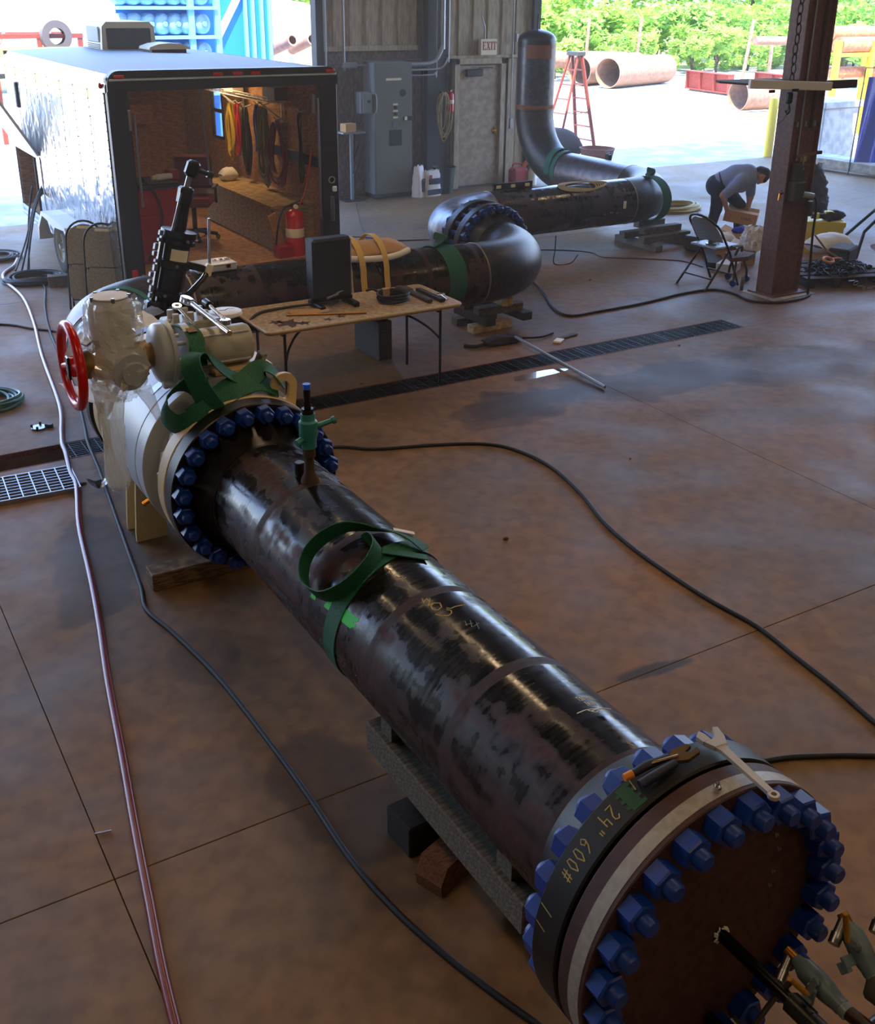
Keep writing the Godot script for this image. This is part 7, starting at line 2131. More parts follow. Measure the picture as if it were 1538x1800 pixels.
# cartons, bags, pallet, crate and stands round the column
func corner_heap() -> void:
	var ct := thing("open_carton", "large open cardboard carton on the floor in front of the stooping man", "box", V(10.82, 0, -10.15), 0.75)
	part(ct, "base", MB.new().box(T(0, 0.02, 0), V(0.75, 0.03, 0.5)), "cardboard")
	for e in [[0, 0.1, 0.25, 0.75, 0.012], [0, 0.1, -0.25, 0.75, 0.012]]:
		part(ct, "side", MB.new().box(T(e[0], e[1], e[2]), V(e[3], 0.2, e[4])), "cardboard")
	for s in [-1.0, 1.0]:
		part(ct, "end", MB.new().box(T(s * 0.375, 0.1, 0), V(0.012, 0.2, 0.5)), "cardboard")
		part(ct, "flap", MB.new().box(T(s * 0.42, 0.22, 0, 0, 0, s * 0.5), V(0.14, 0.01, 0.46)), "cardboard")
	ink_marks(ct, T(0.05, 0.09, 0.2575), 5, 0.045)
	var b2 := thing("small_carton", "small carton with a blue pouch inside the large carton", "box", V(10.86, 0.2, -10.22), 0.6)
	part(b2, "body", MB.new().box(T(0, 0.07, 0), V(0.36, 0.13, 0.26), 0.004), "cardboard")
	part(b2, "flap", MB.new().box(T(0, 0.15, -0.12, 0, 0.4), V(0.34, 0.01, 0.14)), "cardboard")
	solo("blue_pouch", pillow(0.26, 0.1, 0.13, 511), "cap_blue_cloth", "blue pouch lying on the small carton", "pouch").position = V(10.84, 0.33, -10.12)
	solo("plastic_bag", pillow(0.24, 0.16, 0.2, 512), "cloth_white", "white plastic bag beside the small carton", "bag").position = V(10.55, 0.22, -10.12)
	solo("plastic_bag", crumple([[0.30, 0.05, 0.05], [0.27, 0.12, 0.1], [0.18, 0.16, 0.14], [0.08, 0.17, 0.15], [0.0, 0.16, 0.14]], 513, 0.035), "cloth_white", "tall white plastic bag against the column side of the carton", "bag").position = V(10.62, 0.22, -9.68)
	solo("paper_sheet", bent_sheet(0.28, 0.2, 0.04, 514), "paper", "white paper hanging over the carton edge", "paper").transform = T(10.52, 0.24, -9.86, 0.5, 0.5)
	solo("flat_box", MB.new().box(T(10.15, 0.06, -9.62, 0.5), V(0.3, 0.11, 0.24), 0.006), "paper", "flat white box on the floor behind the folding chair", "box")
	solo("plank", MB.new().box(T(10.4, 0.05, -10.15, 0.85), V(1.1, 0.09, 0.2), 0.004), "timber_dark", "dark plank on the floor under the large carton", "plank")
	solo("carry_case", MB.new().box(T(10.72, 0.12, -10.72, 0.4), V(0.5, 0.2, 0.3), 0.02), "dark_grey", "dark tool case behind the cartons", "case")
	# small wheeled stool
	var st := thing("work_stool", "small wheeled stool with a brown pad and blue casters by the column", "stool", V(9.76, 0, -9.12), 0.4)
	part(st, "pad", MB.new().prism(Transform3D(Basis(Vector3.RIGHT, PI / 2), V(0, 0.36, 0)), PackedVector2Array([Vector2(-0.26, 0.02), Vector2(-0.05, 0.15), Vector2(0.2, 0.14), Vector2(0.24, -0.1), Vector2(0.0, -0.16)]), 0.05), "canvas_brown")
	part(st, "handle_loop", MB.new().tube(spline([V(-0.08, 0.36, 0.0), V(-0.04, 0.44, 0.02), V(0.06, 0.45, 0.02), V(0.12, 0.38, 0.0)]), 0.016), "canvas_brown")
	for e in [[-0.18, 0.05], [0.14, 0.08], [0.1, -0.12]]:
		part(st, "leg", MB.new().tube([V(e[0] * 0.5, 0.32, e[1] * 0.5), V(e[0], 0.16, e[1]), V(e[0] * 1.1, 0.04, e[1] * 1.1)], 0.015, 8), "chair_frame")
		part(st, "caster", MB.new().cyl(V(e[0] * 1.1 - 0.012, 0.045, e[1] * 1.1), V(e[0] * 1.1 + 0.012, 0.045, e[1] * 1.1), 0.04, -1.0, 14), "hose_blue")
	part(st, "large_wheel", MB.new().lathe(along(V(-0.28, 0.085, 0.2), V(0.3, 0, 1.0)), [Vector2(0, -0.014), Vector2(0.05, -0.02), Vector2(0.085, -0.018), Vector2(0.085, 0.018), Vector2(0.05, 0.02), Vector2(0, 0.014)], 20), "tyre_grey")
	# pallet of chain, clamps and rags
	var pal := thing("pallet", "low wooden pallet heaped with chain beyond the column", "pallet", V(11.0, 0, -8.72), -0.35)
	for k in 4:
		part(pal, "runner", MB.new().box(T(-0.5 + k * 0.33, 0.05, 0), V(0.09, 0.1, 0.9), 0.004), "timber_dark")
	for k in 5:
		part(pal, "deck_board", MB.new().box(T(0, 0.115, -0.4 + k * 0.2), V(1.15, 0.025, 0.14), 0.003), "timber_dark")
	var cn := thing("chain_pile", "pile of rusty dark chain on the pallet", "chain", V(11.0, 0.13, -8.62))
	var rg := RandomNumberGenerator.new()
	rg.seed = 17
	for k in 120:
		var a := rg.randf() * TAU
		var d := sqrt(rg.randf())
		var pp := V(cos(a) * d * 0.46, 0.02 + 0.1 * (1.0 - d) * rg.randf() * 1.6, sin(a) * d * 0.3)
		var u := V(rg.randf_range(-1, 1), rg.randf_range(-0.4, 0.4), rg.randf_range(-1, 1)).normalized()
		var w := u.cross(V(rg.randf(), 1, rg.randf()).normalized()).normalized()
		part(cn, "link", MB.new().tube(ring_pts(pp, 0.03, u * 1.5, w, 8), 0.008, 5, true), "steel_dark")
	var ct2 := thing("chain_tail", "length of chain trailing off the pallet across the floor", "chain", V(10.75, 0, -8.2))
	for k in 34:
		var x := k * 0.055
		var pp := V(x, 0.012 + maxf(0.0, 0.1 - x * 0.6), 0.08 * sin(x * 3.0) + 0.18 * x)
		part(ct2, "link", MB.new().tube(ring_pts(pp, 0.024, V(1.5, 0, 0.2), V(0, 0.25, 1) if k % 2 == 0 else V(0, 1, 0.2), 8), 0.007, 5, true), "steel")
	var oc := thing("spring_clamp", "orange handled clamp on the chain pile", "clamp", V(10.78, 0.26, -8.6), 0.5)
	part(oc, "loop", MB.new().tube(ring_pts(V(0, 0.02, 0), 0.07, V(1.2, 0, 0.3), V(0, 0.35, -0.7), 18), 0.016, 8, true), "grip_orange")
	part(oc, "handle", MB.new().tube([V(0.08, 0.02, 0.02), V(0.18, 0.01, 0.05), V(0.26, 0.0, 0.1)], 0.014, 8), "grip_orange")
	solo("wood_lump", MB.new().box(T(11.35, 0.24, -8.85, 0.4), V(0.4, 0.2, 0.26), 0.02), "timber_dark", "dark wooden block on the pallet behind the chain", "block")
	solo("paper_rag", bent_sheet(0.36, 0.3, 0.06, 515), "paper_lilac", "pale lilac rag draped over the pallet end", "rag").transform = T(11.42, 0.33, -8.35, 0.3, 0.85)
	solo("plastic_sheet", pillow(0.6, 0.26, 0.4, 516), "cloth_white", "crumpled white plastic sheet lying between crate and pallet", "sheet").position = V(11.55, 0.18, -9.25)
	solo("broom_stick", MB.new().cyl(V(11.1, 0.3, -8.9), V(10.95, 0.5, -9.0), 0.012).cyl(V(11.1, 0.3, -8.9), V(11.2, 0.2, -8.7), 0.012), "tag_tan", "short broken stick on the chain pile", "stick")
	var pb := thing("yellow_crate", "yellow plastic crate with red marks and tools on its lid", "crate", V(12.15, 0, -9.95), -0.65)
	part(pb, "tub", MB.new().prism(T(-0.3, 0, -0.2), PackedVector2Array([Vector2(0.03, 0), Vector2(0.57, 0), Vector2(0.6, 0.34), Vector2(0.62, 0.36), Vector2(0.62, 0.42), Vector2(-0.02, 0.42), Vector2(-0.02, 0.36), Vector2(0.0, 0.34)]), 0.4), "plastic_yellow")
	part(pb, "side_rib", MB.new().box(T(0, 0.26, 0.205), V(0.56, 0.02, 0.015)).box(T(0, 0.14, 0.205), V(0.54, 0.02, 0.015)), "plastic_yellow")
	for x in [0.14, 0.19]:
		part(pb, "red_mark", MB.new().box(T(x, 0.18, 0.214), V(0.014, 0.1, 0.004)), "exit_red")
	var dr := thing("cordless_drill", "yellow and black cordless drill lying on the yellow crate", "drill", V(12.1, 0.42, -9.9), -0.6)
	part(dr, "body", MB.new().cyl(V(-0.12, 0.06, 0), V(0.12, 0.06, 0), 0.04, 0.035, 14, 0.006), "dark")
	part(dr, "collar", MB.new().cyl(V(-0.06, 0.06, 0), V(-0.02, 0.06, 0), 0.045, -1.0, 14), "plastic_yellow")
	part(dr, "grip", MB.new().box(T(0.1, 0.03, 0.06), V(0.06, 0.05, 0.14), 0.015), "dark")
	part(dr, "battery", MB.new().box(T(0.12, 0.1, -0.02), V(0.12, 0.05, 0.08), 0.01), "plastic_yellow")
	solo("tool_pouch", pillow(0.34, 0.14, 0.2, 517), "dark_canvas", "dark tool pouch beside the drill on the crate", "pouch").position = V(12.3, 0.42, -9.85)
	# a dark coat over a stand behind the column
	var cb := thing("coat_stand", "dark red brown work coat hung on a low stand behind the column", "coat", V(13.25, 0, -11.1))
	part(cb, "coat", crumple([[0.95, 0.06, 0.06], [0.88, 0.16, 0.12], [0.72, 0.24, 0.18], [0.5, 0.31, 0.22], [0.3, 0.35, 0.24], [0.05, 0.36, 0.25]], 531, 0.03, false), "dark_canvas")
	part(cb, "stand", MB.new().cyl(V(0, 0.0, 0), V(0, 0.92, 0), 0.02), "steel_dark")
	# tripod stand
	var tr := thing("pipe_stand", "black tripod stand with jointed legs", "stand", V(12.9, 0, -8.6))
	part(tr, "leg", MB.new().tube([V(-0.72, 0.0, -0.68), V(-0.66, 0.36, -0.66), V(-0.1, 1.5, -0.05)], 0.022, 8), "black_paint")
	part(tr, "leg", MB.new().tube([V(-0.3, 0.05, -1.35), V(-0.15, 0.75, -0.75), V(-0.1, 1.5, -0.05)], 0.022, 8), "black_paint")
	part(tr, "leg", MB.new().tube([V(0.7, 0.0, 0.2), V(0.3, 0.75, 0.1), V(-0.1, 1.5, -0.05)], 0.022, 8), "black_paint")
	part(tr, "centre_post", MB.new().cyl(V(-0.1, 1.3, -0.05), V(-0.1, 2.0, -0.05), 0.03), "black_paint")
	part(tr, "brace", MB.new().tube([V(-0.5, 0.68, -0.46), V(-0.1, 0.95, -0.05), V(-0.18, 0.68, -0.8)], 0.012, 6), "black_paint")
	solo("welding_rod", MB.new().cyl(V(12.75, 0.0, -10.4), V(12.8, 0.42, -10.45), 0.008), "steel_dark", "thin steel rod upright behind the yellow crate", "rod")

func joint_sdf(bones: Array, cell: float, k: float) -> MB:
	# bones: [a, b, ra, rb]; tapered capsules joined by a smooth minimum, meshed as surface nets
	var lo := Vector3.INF
	var hi := -Vector3.INF
	for b in bones:
		var r := maxf(b[2], b[3]) + k + cell * 2
		lo = lo.min(b[0] - Vector3.ONE * r).min(b[1] - Vector3.ONE * r)
		hi = hi.max(b[0] + Vector3.ONE * r).max(b[1] + Vector3.ONE * r)
	var n := Vector3i(((hi - lo) / cell).ceil()) + Vector3i.ONE
	var f := PackedFloat32Array()
	f.resize(n.x * n.y * n.z)
	f.fill(1.0)
	for b in bones:
		var a: Vector3 = b[0]
		var d: Vector3 = b[1] - a
		var r := maxf(b[2], b[3]) + k + cell * 2
		var l := Vector3i(((a.min(b[1]) - Vector3.ONE * r - lo) / cell).floor()).clamp(Vector3i.ZERO, n - Vector3i.ONE)
		var h := Vector3i(((a.max(b[1]) + Vector3.ONE * r - lo) / cell).ceil()).clamp(Vector3i.ZERO, n - Vector3i.ONE)
		var dd := maxf(d.length_squared(), 1e-9)
		for z in range(l.z, h.z + 1):
			for y in range(l.y, h.y + 1):
				var row := (z * n.y + y) * n.x
				for x in range(l.x, h.x + 1):
					var p := lo + Vector3(x, y, z) * cell - a
					var t := clampf(p.dot(d) / dd, 0.0, 1.0)
					var s := (p - d * t).length() - lerpf(b[2], b[3], t)
					var o := f[row + x]
					if s < o + k:
						var q := maxf(k - absf(o - s), 0.0) / k
						f[row + x] = minf(o, s) - q * q * k * 0.25
	var mb := MB.new()
	var id := {}
	var ofs := [0, 1, n.x, n.x + 1, n.x * n.y, n.x * n.y + 1, n.x * n.y + n.x, n.x * n.y + n.x + 1]
	for z in n.z - 1:
		for y in n.y - 1:
			for x in n.x - 1:
				var c := (z * n.y + y) * n.x + x
				var inside := 0
				for q in 8:
					if f[c + ofs[q]] < 0.0: inside += 1
				if inside == 0 or inside == 8:
					continue
				var sum := Vector3.ZERO
				var cnt := 0
				for e in [[0, 1], [2, 3], [4, 5], [6, 7], [0, 2], [1, 3], [4, 6], [5, 7], [0, 4], [1, 5], [2, 6], [3, 7]]:
					var va := f[c + ofs[e[0]]]
					var vb := f[c + ofs[e[1]]]
					if (va < 0.0) != (vb < 0.0):
						var t := va / (va - vb)
						var pa := Vector3(e[0] & 1, (e[0] >> 1) & 1, e[0] >> 2)
						var pb := Vector3(e[1] & 1, (e[1] >> 1) & 1, e[1] >> 2)
						sum += pa.lerp(pb, t)
						cnt += 1
				var gx := f[c + 1] - f[c] + f[c + ofs[7]] - f[c + ofs[6]]
				var gy := f[c + ofs[2]] - f[c] + f[c + ofs[7]] - f[c + ofs[5]]
				var gz := f[c + ofs[4]] - f[c] + f[c + ofs[7]] - f[c + ofs[3]]
				id[c] = mb.vert(lo + (Vector3(x, y, z) + sum / cnt) * cell, Vector3(gx, gy, gz).normalized())
	var sy := n.x
	var sz := n.x * n.y
	for c in id:
		for ax in 3:
			var st: int = [1, sy, sz][ax]
			var s1: int = [sy, sz, 1][ax]
			var s2: int = [sz, 1, sy][ax]
			if not (id.has(c - s1) and id.has(c - s2) and id.has(c - s1 - s2)):
				continue
			var a := f[c]
			var b := f[c + st]
			if (a < 0.0) == (b < 0.0):
				continue
			var q := [id[c], id[c - s1], id[c - s1 - s2], id[c - s2]]
			if a < 0.0:
				mb.ix.append_array([q[0], q[2], q[1], q[0], q[3], q[2]])
			else:
				mb.ix.append_array([q[0], q[1], q[2], q[0], q[2], q[3]])
	return mb

func worker() -> void:
	# local x: the way he faces, y up, z toward the near side
	var w := thing("person", "stooping man in a grey blue work shirt and dark jeans lifting a carton", "person", V(11.6, 0, -11.1), -0.815)
	var bones := [
		[V(-0.15, 0.76, 0), V(0.05, 0.86, 0), 0.15, 0.155], [V(0.05, 0.86, 0), V(0.19, 0.90, 0), 0.155, 0.15], [V(0.19, 0.90, 0.0), V(0.29, 0.935, 0), 0.09, 0.06],
		[V(0.17, 0.89, 0.0), V(0.13, 0.86, 0.19), 0.1, 0.075], [V(0.17, 0.89, 0.0), V(0.25, 0.85, -0.17), 0.1, 0.075],
		[V(0.13, 0.86, 0.19), V(-0.1, 0.65, 0.24), 0.06, 0.048], [V(-0.1, 0.65, 0.24), V(-0.02, 0.40, 0.14), 0.044, 0.03],
		[V(0.25, 0.85, -0.17), V(0.27, 0.58, -0.2), 0.06, 0.048], [V(0.27, 0.58, -0.2), V(0.26, 0.40, -0.08), 0.044, 0.03],
		[V(-0.17, 0.73, 0.09), V(-0.18, 0.44, 0.12), 0.1, 0.065], [V(-0.18, 0.44, 0.12), V(-0.25, 0.09, 0.12), 0.06, 0.045],
		[V(-0.12, 0.73, -0.1), V(0.14, 0.46, -0.14), 0.1, 0.065], [V(0.14, 0.46, -0.14), V(0.16, 0.09, -0.14), 0.06, 0.045],
	]
	var body := joint_sdf(bones, 0.016, 0.04)
	# head and neck on a finer grid: crown toward +x, face looking down
	var hc := V(0.375, 0.925, 0.0)
	var head := joint_sdf([[hc + V(-0.02, 0.02, 0), hc + V(0.05, 0.01, 0), 0.085, 0.082], [hc + V(-0.05, -0.03, 0), hc + V(-0.03, -0.075, 0), 0.06, 0.04], [hc + V(0.02, -0.06, 0), hc + V(0.0, -0.06, 0), 0.055, 0.05], [hc + V(0.0, -0.1, 0), hc + V(-0.02, -0.118, 0), 0.014, 0.017], [hc + V(-0.045, -0.085, 0.02), hc + V(-0.045, -0.085, -0.02), 0.022, 0.022], [hc + V(-0.055, 0.03, 0), V(0.275, 0.935, 0), 0.06, 0.058], [hc + V(-0.015, -0.01, 0.082), hc + V(0.015, 0.0, 0.086), 0.017, 0.02], [hc + V(-0.015, -0.01, -0.082), hc + V(0.015, 0.0, -0.086), 0.017, 0.02], [hc + V(0.02, -0.09, 0.05), hc + V(0.02, -0.09, -0.05), 0.02, 0.02]], 0.007, 0.02)
	merge(body, head, Transform3D())
	for s in [1.0, -1.0]:
		merge(body, hand(s), Transform3D(Basis(), V(-0.02, 0.40, 0.14) if s > 0 else V(0.26, 0.40, -0.08)))
	part(w, "body", body, "skin")
	var shirt := joint_sdf([[V(-0.13, 0.78, 0), V(0.05, 0.87, 0), 0.172, 0.178], [V(0.05, 0.87, 0), V(0.19, 0.90, 0), 0.178, 0.17], [V(0.19, 0.91, 0), V(0.26, 0.93, 0), 0.105, 0.078], [V(0.0, 0.8, 0), V(0.12, 0.78, 0), 0.14, 0.12], [V(0.17, 0.89, 0.0), V(0.13, 0.86, 0.19), 0.11, 0.09], [V(0.17, 0.89, 0.0), V(0.25, 0.85, -0.17), 0.11, 0.09], [V(0.13, 0.86, 0.19), V(-0.07, 0.67, 0.235), 0.082, 0.068], [V(0.25, 0.85, -0.17), V(0.27, 0.63, -0.195), 0.082, 0.068]], 0.014, 0.035)
	part(w, "shirt", shirt, "shirt")
	var jeans := joint_sdf([[V(-0.2, 0.745, 0), V(-0.12, 0.775, 0), 0.165, 0.16], [V(-0.17, 0.73, 0.09), V(-0.18, 0.44, 0.12), 0.115, 0.082], [V(-0.18, 0.44, 0.12), V(-0.25, 0.07, 0.12), 0.08, 0.07], [V(-0.12, 0.73, -0.1), V(0.14, 0.46, -0.14), 0.115, 0.082], [V(0.14, 0.46, -0.14), V(0.16, 0.07, -0.14), 0.08, 0.07]], 0.014, 0.03)
	part(w, "jeans", jeans, "denim")
	var hair := joint_sdf([[hc + V(-0.005, 0.035, 0), hc + V(0.055, 0.025, 0), 0.088, 0.082], [hc + V(0.06, -0.02, 0), hc + V(0.05, -0.055, 0), 0.072, 0.055]], 0.009, 0.02)
	part(w, "hair", hair, "hair")
	for s in [1.0, -1.0]:
		part(w, "eye", MB.new().ball(hc + V(0.015, -0.104, 0.03 * s), V(0.013, 0.009, 0.016), 10), "exit_white")
	for e in [V(-0.25, 0.0, 0.12), V(0.16, 0.0, -0.14)]:
		part(w, "boot", joint_sdf([[e + V(-0.04, 0.06, 0), e + V(0.16, 0.045, 0), 0.055, 0.042], [e + V(-0.01, 0.13, 0), e + V(-0.02, 0.06, 0), 0.055, 0.055]], 0.012, 0.02), "boot_brown")
	part(w, "belt", MB.new().tube(ring_pts(V(-0.125, 0.775, 0), 0.172, V(-0.38, 0.92, 0), Vector3.BACK, 24), 0.014, 6, true), "dark")
	# the carton he lifts
	var bx := thing("lifted_carton", "brown cardboard carton held low in the stooping man's hands", "box", V(11.63, 0.29, -11.0), -0.9)
	part(bx, "body", MB.new().box(T(0.08, 0.04, 0.0, 0, 0, -0.14), V(0.46, 0.17, 0.2), 0.004), "cardboard")
	part(bx, "lid_flap", MB.new().box(T(0.1, 0.13, -0.12, 0, 0.5, -0.14), V(0.44, 0.008, 0.1)), "cardboard")
	ink_marks(bx, T(0.17, 0.03, 0.101, 0, 0, -0.14), 6, 0.04)
	ink_marks(bx, T(-0.05, 0.07, 0.101, 0, 0, -0.14), 3, 0.02)

func merge(a: MB, b: MB, x: Transform3D) -> void:
	var k := a.v.size()
	for i in b.v.size():
		a.vert(x * b.v[i], x.basis * b.n[i], b.t[i])
	for i in b.ix:
		a.ix.append(i + k)

# a hand reaching down, fingers curled round the carton edge; s: which side the thumb is on
func hand(s: float) -> MB:
	var b := [[V(0, 0.02, 0), V(0.01, -0.06, -0.01 * s), 0.032, 0.036], [V(0.0, -0.03, 0.0), V(0.03, -0.065, 0.0), 0.03, 0.026]]
	for i in 4:
		var x := -0.02 + i * 0.022
		var L: float = [0.034, 0.04, 0.037, 0.028][i]
		var p0 := V(x + 0.005, -0.07, -0.01 * s)
		var p1 := p0 + V(0.004, -L, 0.0)
		var p2 := p1 + V(0.0, -L * 0.45, -0.022 * s)
		var p3 := p2 + V(0.0, 0.002, -0.024 * s)
		b.append([p0, p1, 0.0105, 0.0098]); b.append([p1, p2, 0.0098, 0.0092]); b.append([p2, p3, 0.009, 0.008])
	b.append([V(0.03, -0.03, 0.0), V(0.055, -0.055, -0.02 * s), 0.013, 0.011])
	b.append([V(0.055, -0.055, -0.02 * s), V(0.06, -0.085, -0.03 * s), 0.011, 0.009])
	return joint_sdf(b, 0.006, 0.008)

# a printed line too blurred to read: short upright and slanted strokes
func ink_marks(par: Node3D, x: Transform3D, count: int, h: float) -> void:
	var mb := MB.new()
	for k in count:
		var o := (k - count / 2.0) * h * 0.62
		mb.box(x * T(o, 0, 0), V(h * 0.14, h, 0.0012))
		mb.box(x * T(o + h * 0.2, h * (0.3 if k % 2 == 0 else -0.3), 0, 0, 0, 0.3 * (k % 3)), V(h * 0.36, h * 0.14, 0.0012))
	var o2 := part(par, "print", mb, "ink")
	o2.set_meta("kind", "stuff")

func shop_floor_things() -> void:
	var Yr := 0.024
	# hoses and cables across the floor
	solo("air_hose", MB.new().tube(spline(flat_pts([[2.42, -14.6], [2.291, -14.167], [2.056, -13.628], [2.076, -12.565], [1.969, -11.456], [1.795, -10.246], [1.634, -8.851], [1.50, -8.2]], 0.02) + [V(1.45, 0.03, -7.95), V(1.43, 0.03, -7.75)] + flat_pts([[1.38, -7.4], [1.358, -7.135], [1.224, -6.513], [1.119, -5.813], [1.032, -5.289], [0.93, -4.737], [0.832, -4.135], [0.742, -3.607], [0.676, -3.196], [0.62, -2.846], [0.57, -2.4], [0.5, -1.6]], 0.02), 6), 0.02, 10), "hose_red", "long dark red hose snaking over the floor past the valve", "hose")
	solo("power_cable", MB.new().tube(spline([V(2.75, 0.9, -14.75), V(2.6, 0.5, -14.5), V(2.42, 0.02, -13.9)] + flat_pts([[2.3, -13.3], [2.401, -12.969], [2.2, -12.0], [2.032, -10.956], [1.858, -9.292], [1.70, -8.3]], 0.013) + [V(1.63, 0.02, -7.9)] + flat_pts([[1.572, -7.348], [1.484, -6.65], [1.408, -6.051], [1.345, -5.56], [1.30, -5.3], [1.355, -4.994], [1.419, -4.509], [1.445, -3.966], [1.452, -3.467], [1.445, -3.012], [1.477, -2.693], [1.536, -2.417], [1.603, -2.185], [1.68, -1.95], [1.8, -1.5]], 0.013), 6), 0.013, 8), "cable_dark", "dark twin cable running beside the red hose under the spool", "cable")
	solo("power_cable", MB.new().tube(spline(flat_pts([[2.9, -7.0], [3.273, -6.885], [3.504, -6.702], [3.923, -6.553], [4.28, -6.374], [4.434, -6.132], [4.471, -5.743], [4.381, -5.29], [4.241, -4.866], [4.171, -4.497], [4.143, -4.099], [4.141, -3.761], [4.166, -3.434], [4.121, -3.11], [4.08, -2.816], [4.02, -2.535], [3.9, -1.9]], 0.013), 6), 0.013, 8), "cable_dark", "dark cable curving across the open floor from the valve", "cable")
	solo("power_cable", MB.new().tube(spline([V(7.5, 0.32, -10.55), V(7.45, 0.12, -10.25)] + flat_pts([[7.40, -9.85], [7.12, -9.3], [7.068, -8.926], [7.442, -8.898], [8.121, -8.923], [8.819, -9.02], [9.26, -8.98], [9.35, -8.72], [9.278, -8.40], [9.475, -8.20], [9.805, -8.16], [10.1, -8.25], [10.2, -8.45]], 0.014), 6), 0.014, 8), "cable_dark", "dark cable looping from the long spool to the column foot", "cable")
	solo("thin_cord", MB.new().tube(spline(flat_pts([[6.2, -14.1], [6.722, -13.824], [6.991, -13.634], [7.239, -13.237], [7.789, -13.024], [8.2, -12.6]], 0.008), 5), 0.008, 6), "cable_dark", "thin dark cord on the floor between trailer and riser spool", "cord")
	solo("thin_cord", MB.new().tube(spline(flat_pts([[8.3, -12.0], [8.709, -11.769], [9.067, -11.533], [9.255, -11.271], [9.217, -10.981], [9.51, -10.744], [9.7, -10.6], [10.0, -10.3], [10.004, -9.921]], 0.007), 5), 0.007, 6), "cord_brown", "thin tan cord on the floor under the riser spool", "cord")
	solo("thin_cord", MB.new().tube(spline(flat_pts([[8.11, -16.1], [7.5, -14.75], [6.904, -13.377], [6.7, -12.9]], 0.005), 5), 0.005, 6), "cable_dark", "very thin straight line from the cabinet toward the trailer", "cord")
	solo("power_cable", MB.new().tube(spline(flat_pts([[0.9, -12.0], [1.652, -11.585], [1.925, -11.244], [2.105, -11.028], [2.3, -10.6]], 0.012), 5), 0.012, 8), "cable_dark", "short cable crossing under the red hose toward the elbow", "cable")
	solo("power_cable", MB.new().tube(spline(flat_pts([[2.6, -2.75], [3.0, -2.68], [3.379, -2.599], [3.593, -2.505], [3.816, -2.374], [4.2, -2.1]], 0.013), 5), 0.013, 8), "cable_dark", "dark cable emerging beyond the blind flange", "cable")
	solo("thin_cord", MB.new().tube(spline(flat_pts([[10.3, -7.35], [10.15, -7.2], [10.25, -7.02], [10.6, -6.95], [10.95, -7.05], [11.0, -7.22], [10.8, -7.36], [10.5, -7.4]], 0.006), 6), 0.006, 6), "cord_brown", "loop of thin brown wire on the floor beyond the column", "cord")
	# coils by the trailer hatch
	coil_on_floor("cable_coil", "thick black cable coil on the floor by the trailer wheel", "cable", V(2.36, 0, -13.35), 0.36, 0.3, 7, 0.016, "cable_dark", 11)
	coil_on_floor("cable_coil", "grey cable coil on the floor below the trailer hatch", "cable", V(2.1, 0, -14.75), 0.42, 0.3, 5, 0.015, "cable_grey", 12)
	coil_on_floor("green_hose_coil", "green hose coil on the floor beside the red hose", "hose", V(1.14, 0, -9.22), 0.27, 0.27, 7, 0.014, "hose_green", 13)
	coil_on_floor("yellow_hose_coil", "pale yellow hose coil on the floor beyond the riser spool", "hose", V(12.45, 0, -13.15), 0.48, 0.34, 8, 0.02, "hose_yellow", 14)
	for k in 3:
		solo("hatch_cable", MB.new().tube(spline([V(2.9, 0.95 - k * 0.05, -14.7), V(2.72, 0.7, -14.6 + k * 0.05), V(2.5, 0.3, -14.3 + k * 0.12), V(2.25 + k * 0.05, 0.03, -13.85 + k * 0.1)]), 0.013), ["cable_grey", "cable_dark", "cable_dark"][k], ["grey cable dropping from the trailer hatch", "black cable dropping from the hatch beside the grey one", "second black cable dropping from the hatch"][k], "cable", "cables from the trailer hatch")
	# loose metal bits by the trench
	var cp := thing("cover_plate", "small round steel cover with bolts left on the floor by the trench", "cover", V(1.378, 0, -8.44))
	part(cp, "disc", MB.new().cyl(V(0, 0.004, 0), V(0, 0.014, 0), 0.06, -1.0, 24, 0.003), "steel")
	for k in 4:
		var a := TAU * k / 4 + 0.4
		part(cp, "bolt", MB.new().cyl(V(0.055 * cos(a), 0.0, 0.055 * sin(a)), V(0.055 * cos(a), 0.035, 0.055 * sin(a)), 0.01, -1.0, 6), "steel_dark")
	solo("steel_nut", hex_nut(0.03, 0.045), "steel_dark", "single dark nut beside the round cover", "nut").position = V(1.46, 0, -8.42)
	solo("foil_scrap", bent_sheet(0.13, 0.08, 0.05, 601), "steel", "crumpled foil scrap on the floor near the lifted grating", "scrap").position = V(1.49, 0.03, -7.08)
	solo("dirt_clod", MB.new().ball(V(1.40, 0.004, -7.2), V(0.045, 0.006, 0.03), 12), "clay_dirt", "flat dark clod beside the foil scrap", "clod")
	# broom, pry bar and rags across the grating
	var br := thing("pole", "long pale steel pole lying across the drain grating", "pole", V(5.928, 0, -6.916))
	part(br, "tube", MB.new().cyl(V(0, 0.02, 0), V(0.07, 0.07, -1.5), 0.014, -1.0, 12), "galvanised")
	var rag := thing("rag", "dark shop rag bunched at the end of the pole", "rag", V(5.9, 0, -8.5))
	part(rag, "cloth", pillow(0.42, 0.09, 0.2, 603), "dark_canvas")
	part(rag, "tail", MB.new().tube(spline([V(-0.2, 0.02, 0.0), V(-0.34, 0.025, 0.04), V(-0.42, 0.02, -0.05)]), 0.02), "dark_canvas")
	part(rag, "strap_end", MB.new().tube(spline([V(0.18, 0.02, -0.02), V(0.4, 0.02, 0.08), V(0.62, 0.015, 0.02)]), 0.011), "dark_canvas")
	solo("wood_scrap", MB.new().box(T(6.42, 0.012, -8.25, 0.6), V(0.12, 0.02, 0.08), 0.003), "exit_white", "pale wood scrap beside the drain grating", "scrap")
	solo("wood_scrap", MB.new().box(T(6.6, 0.012, -8.33, 0.2), V(0.26, 0.015, 0.05), 0.003), "timber_grey", "thin wood strip beside the drain grating", "scrap")
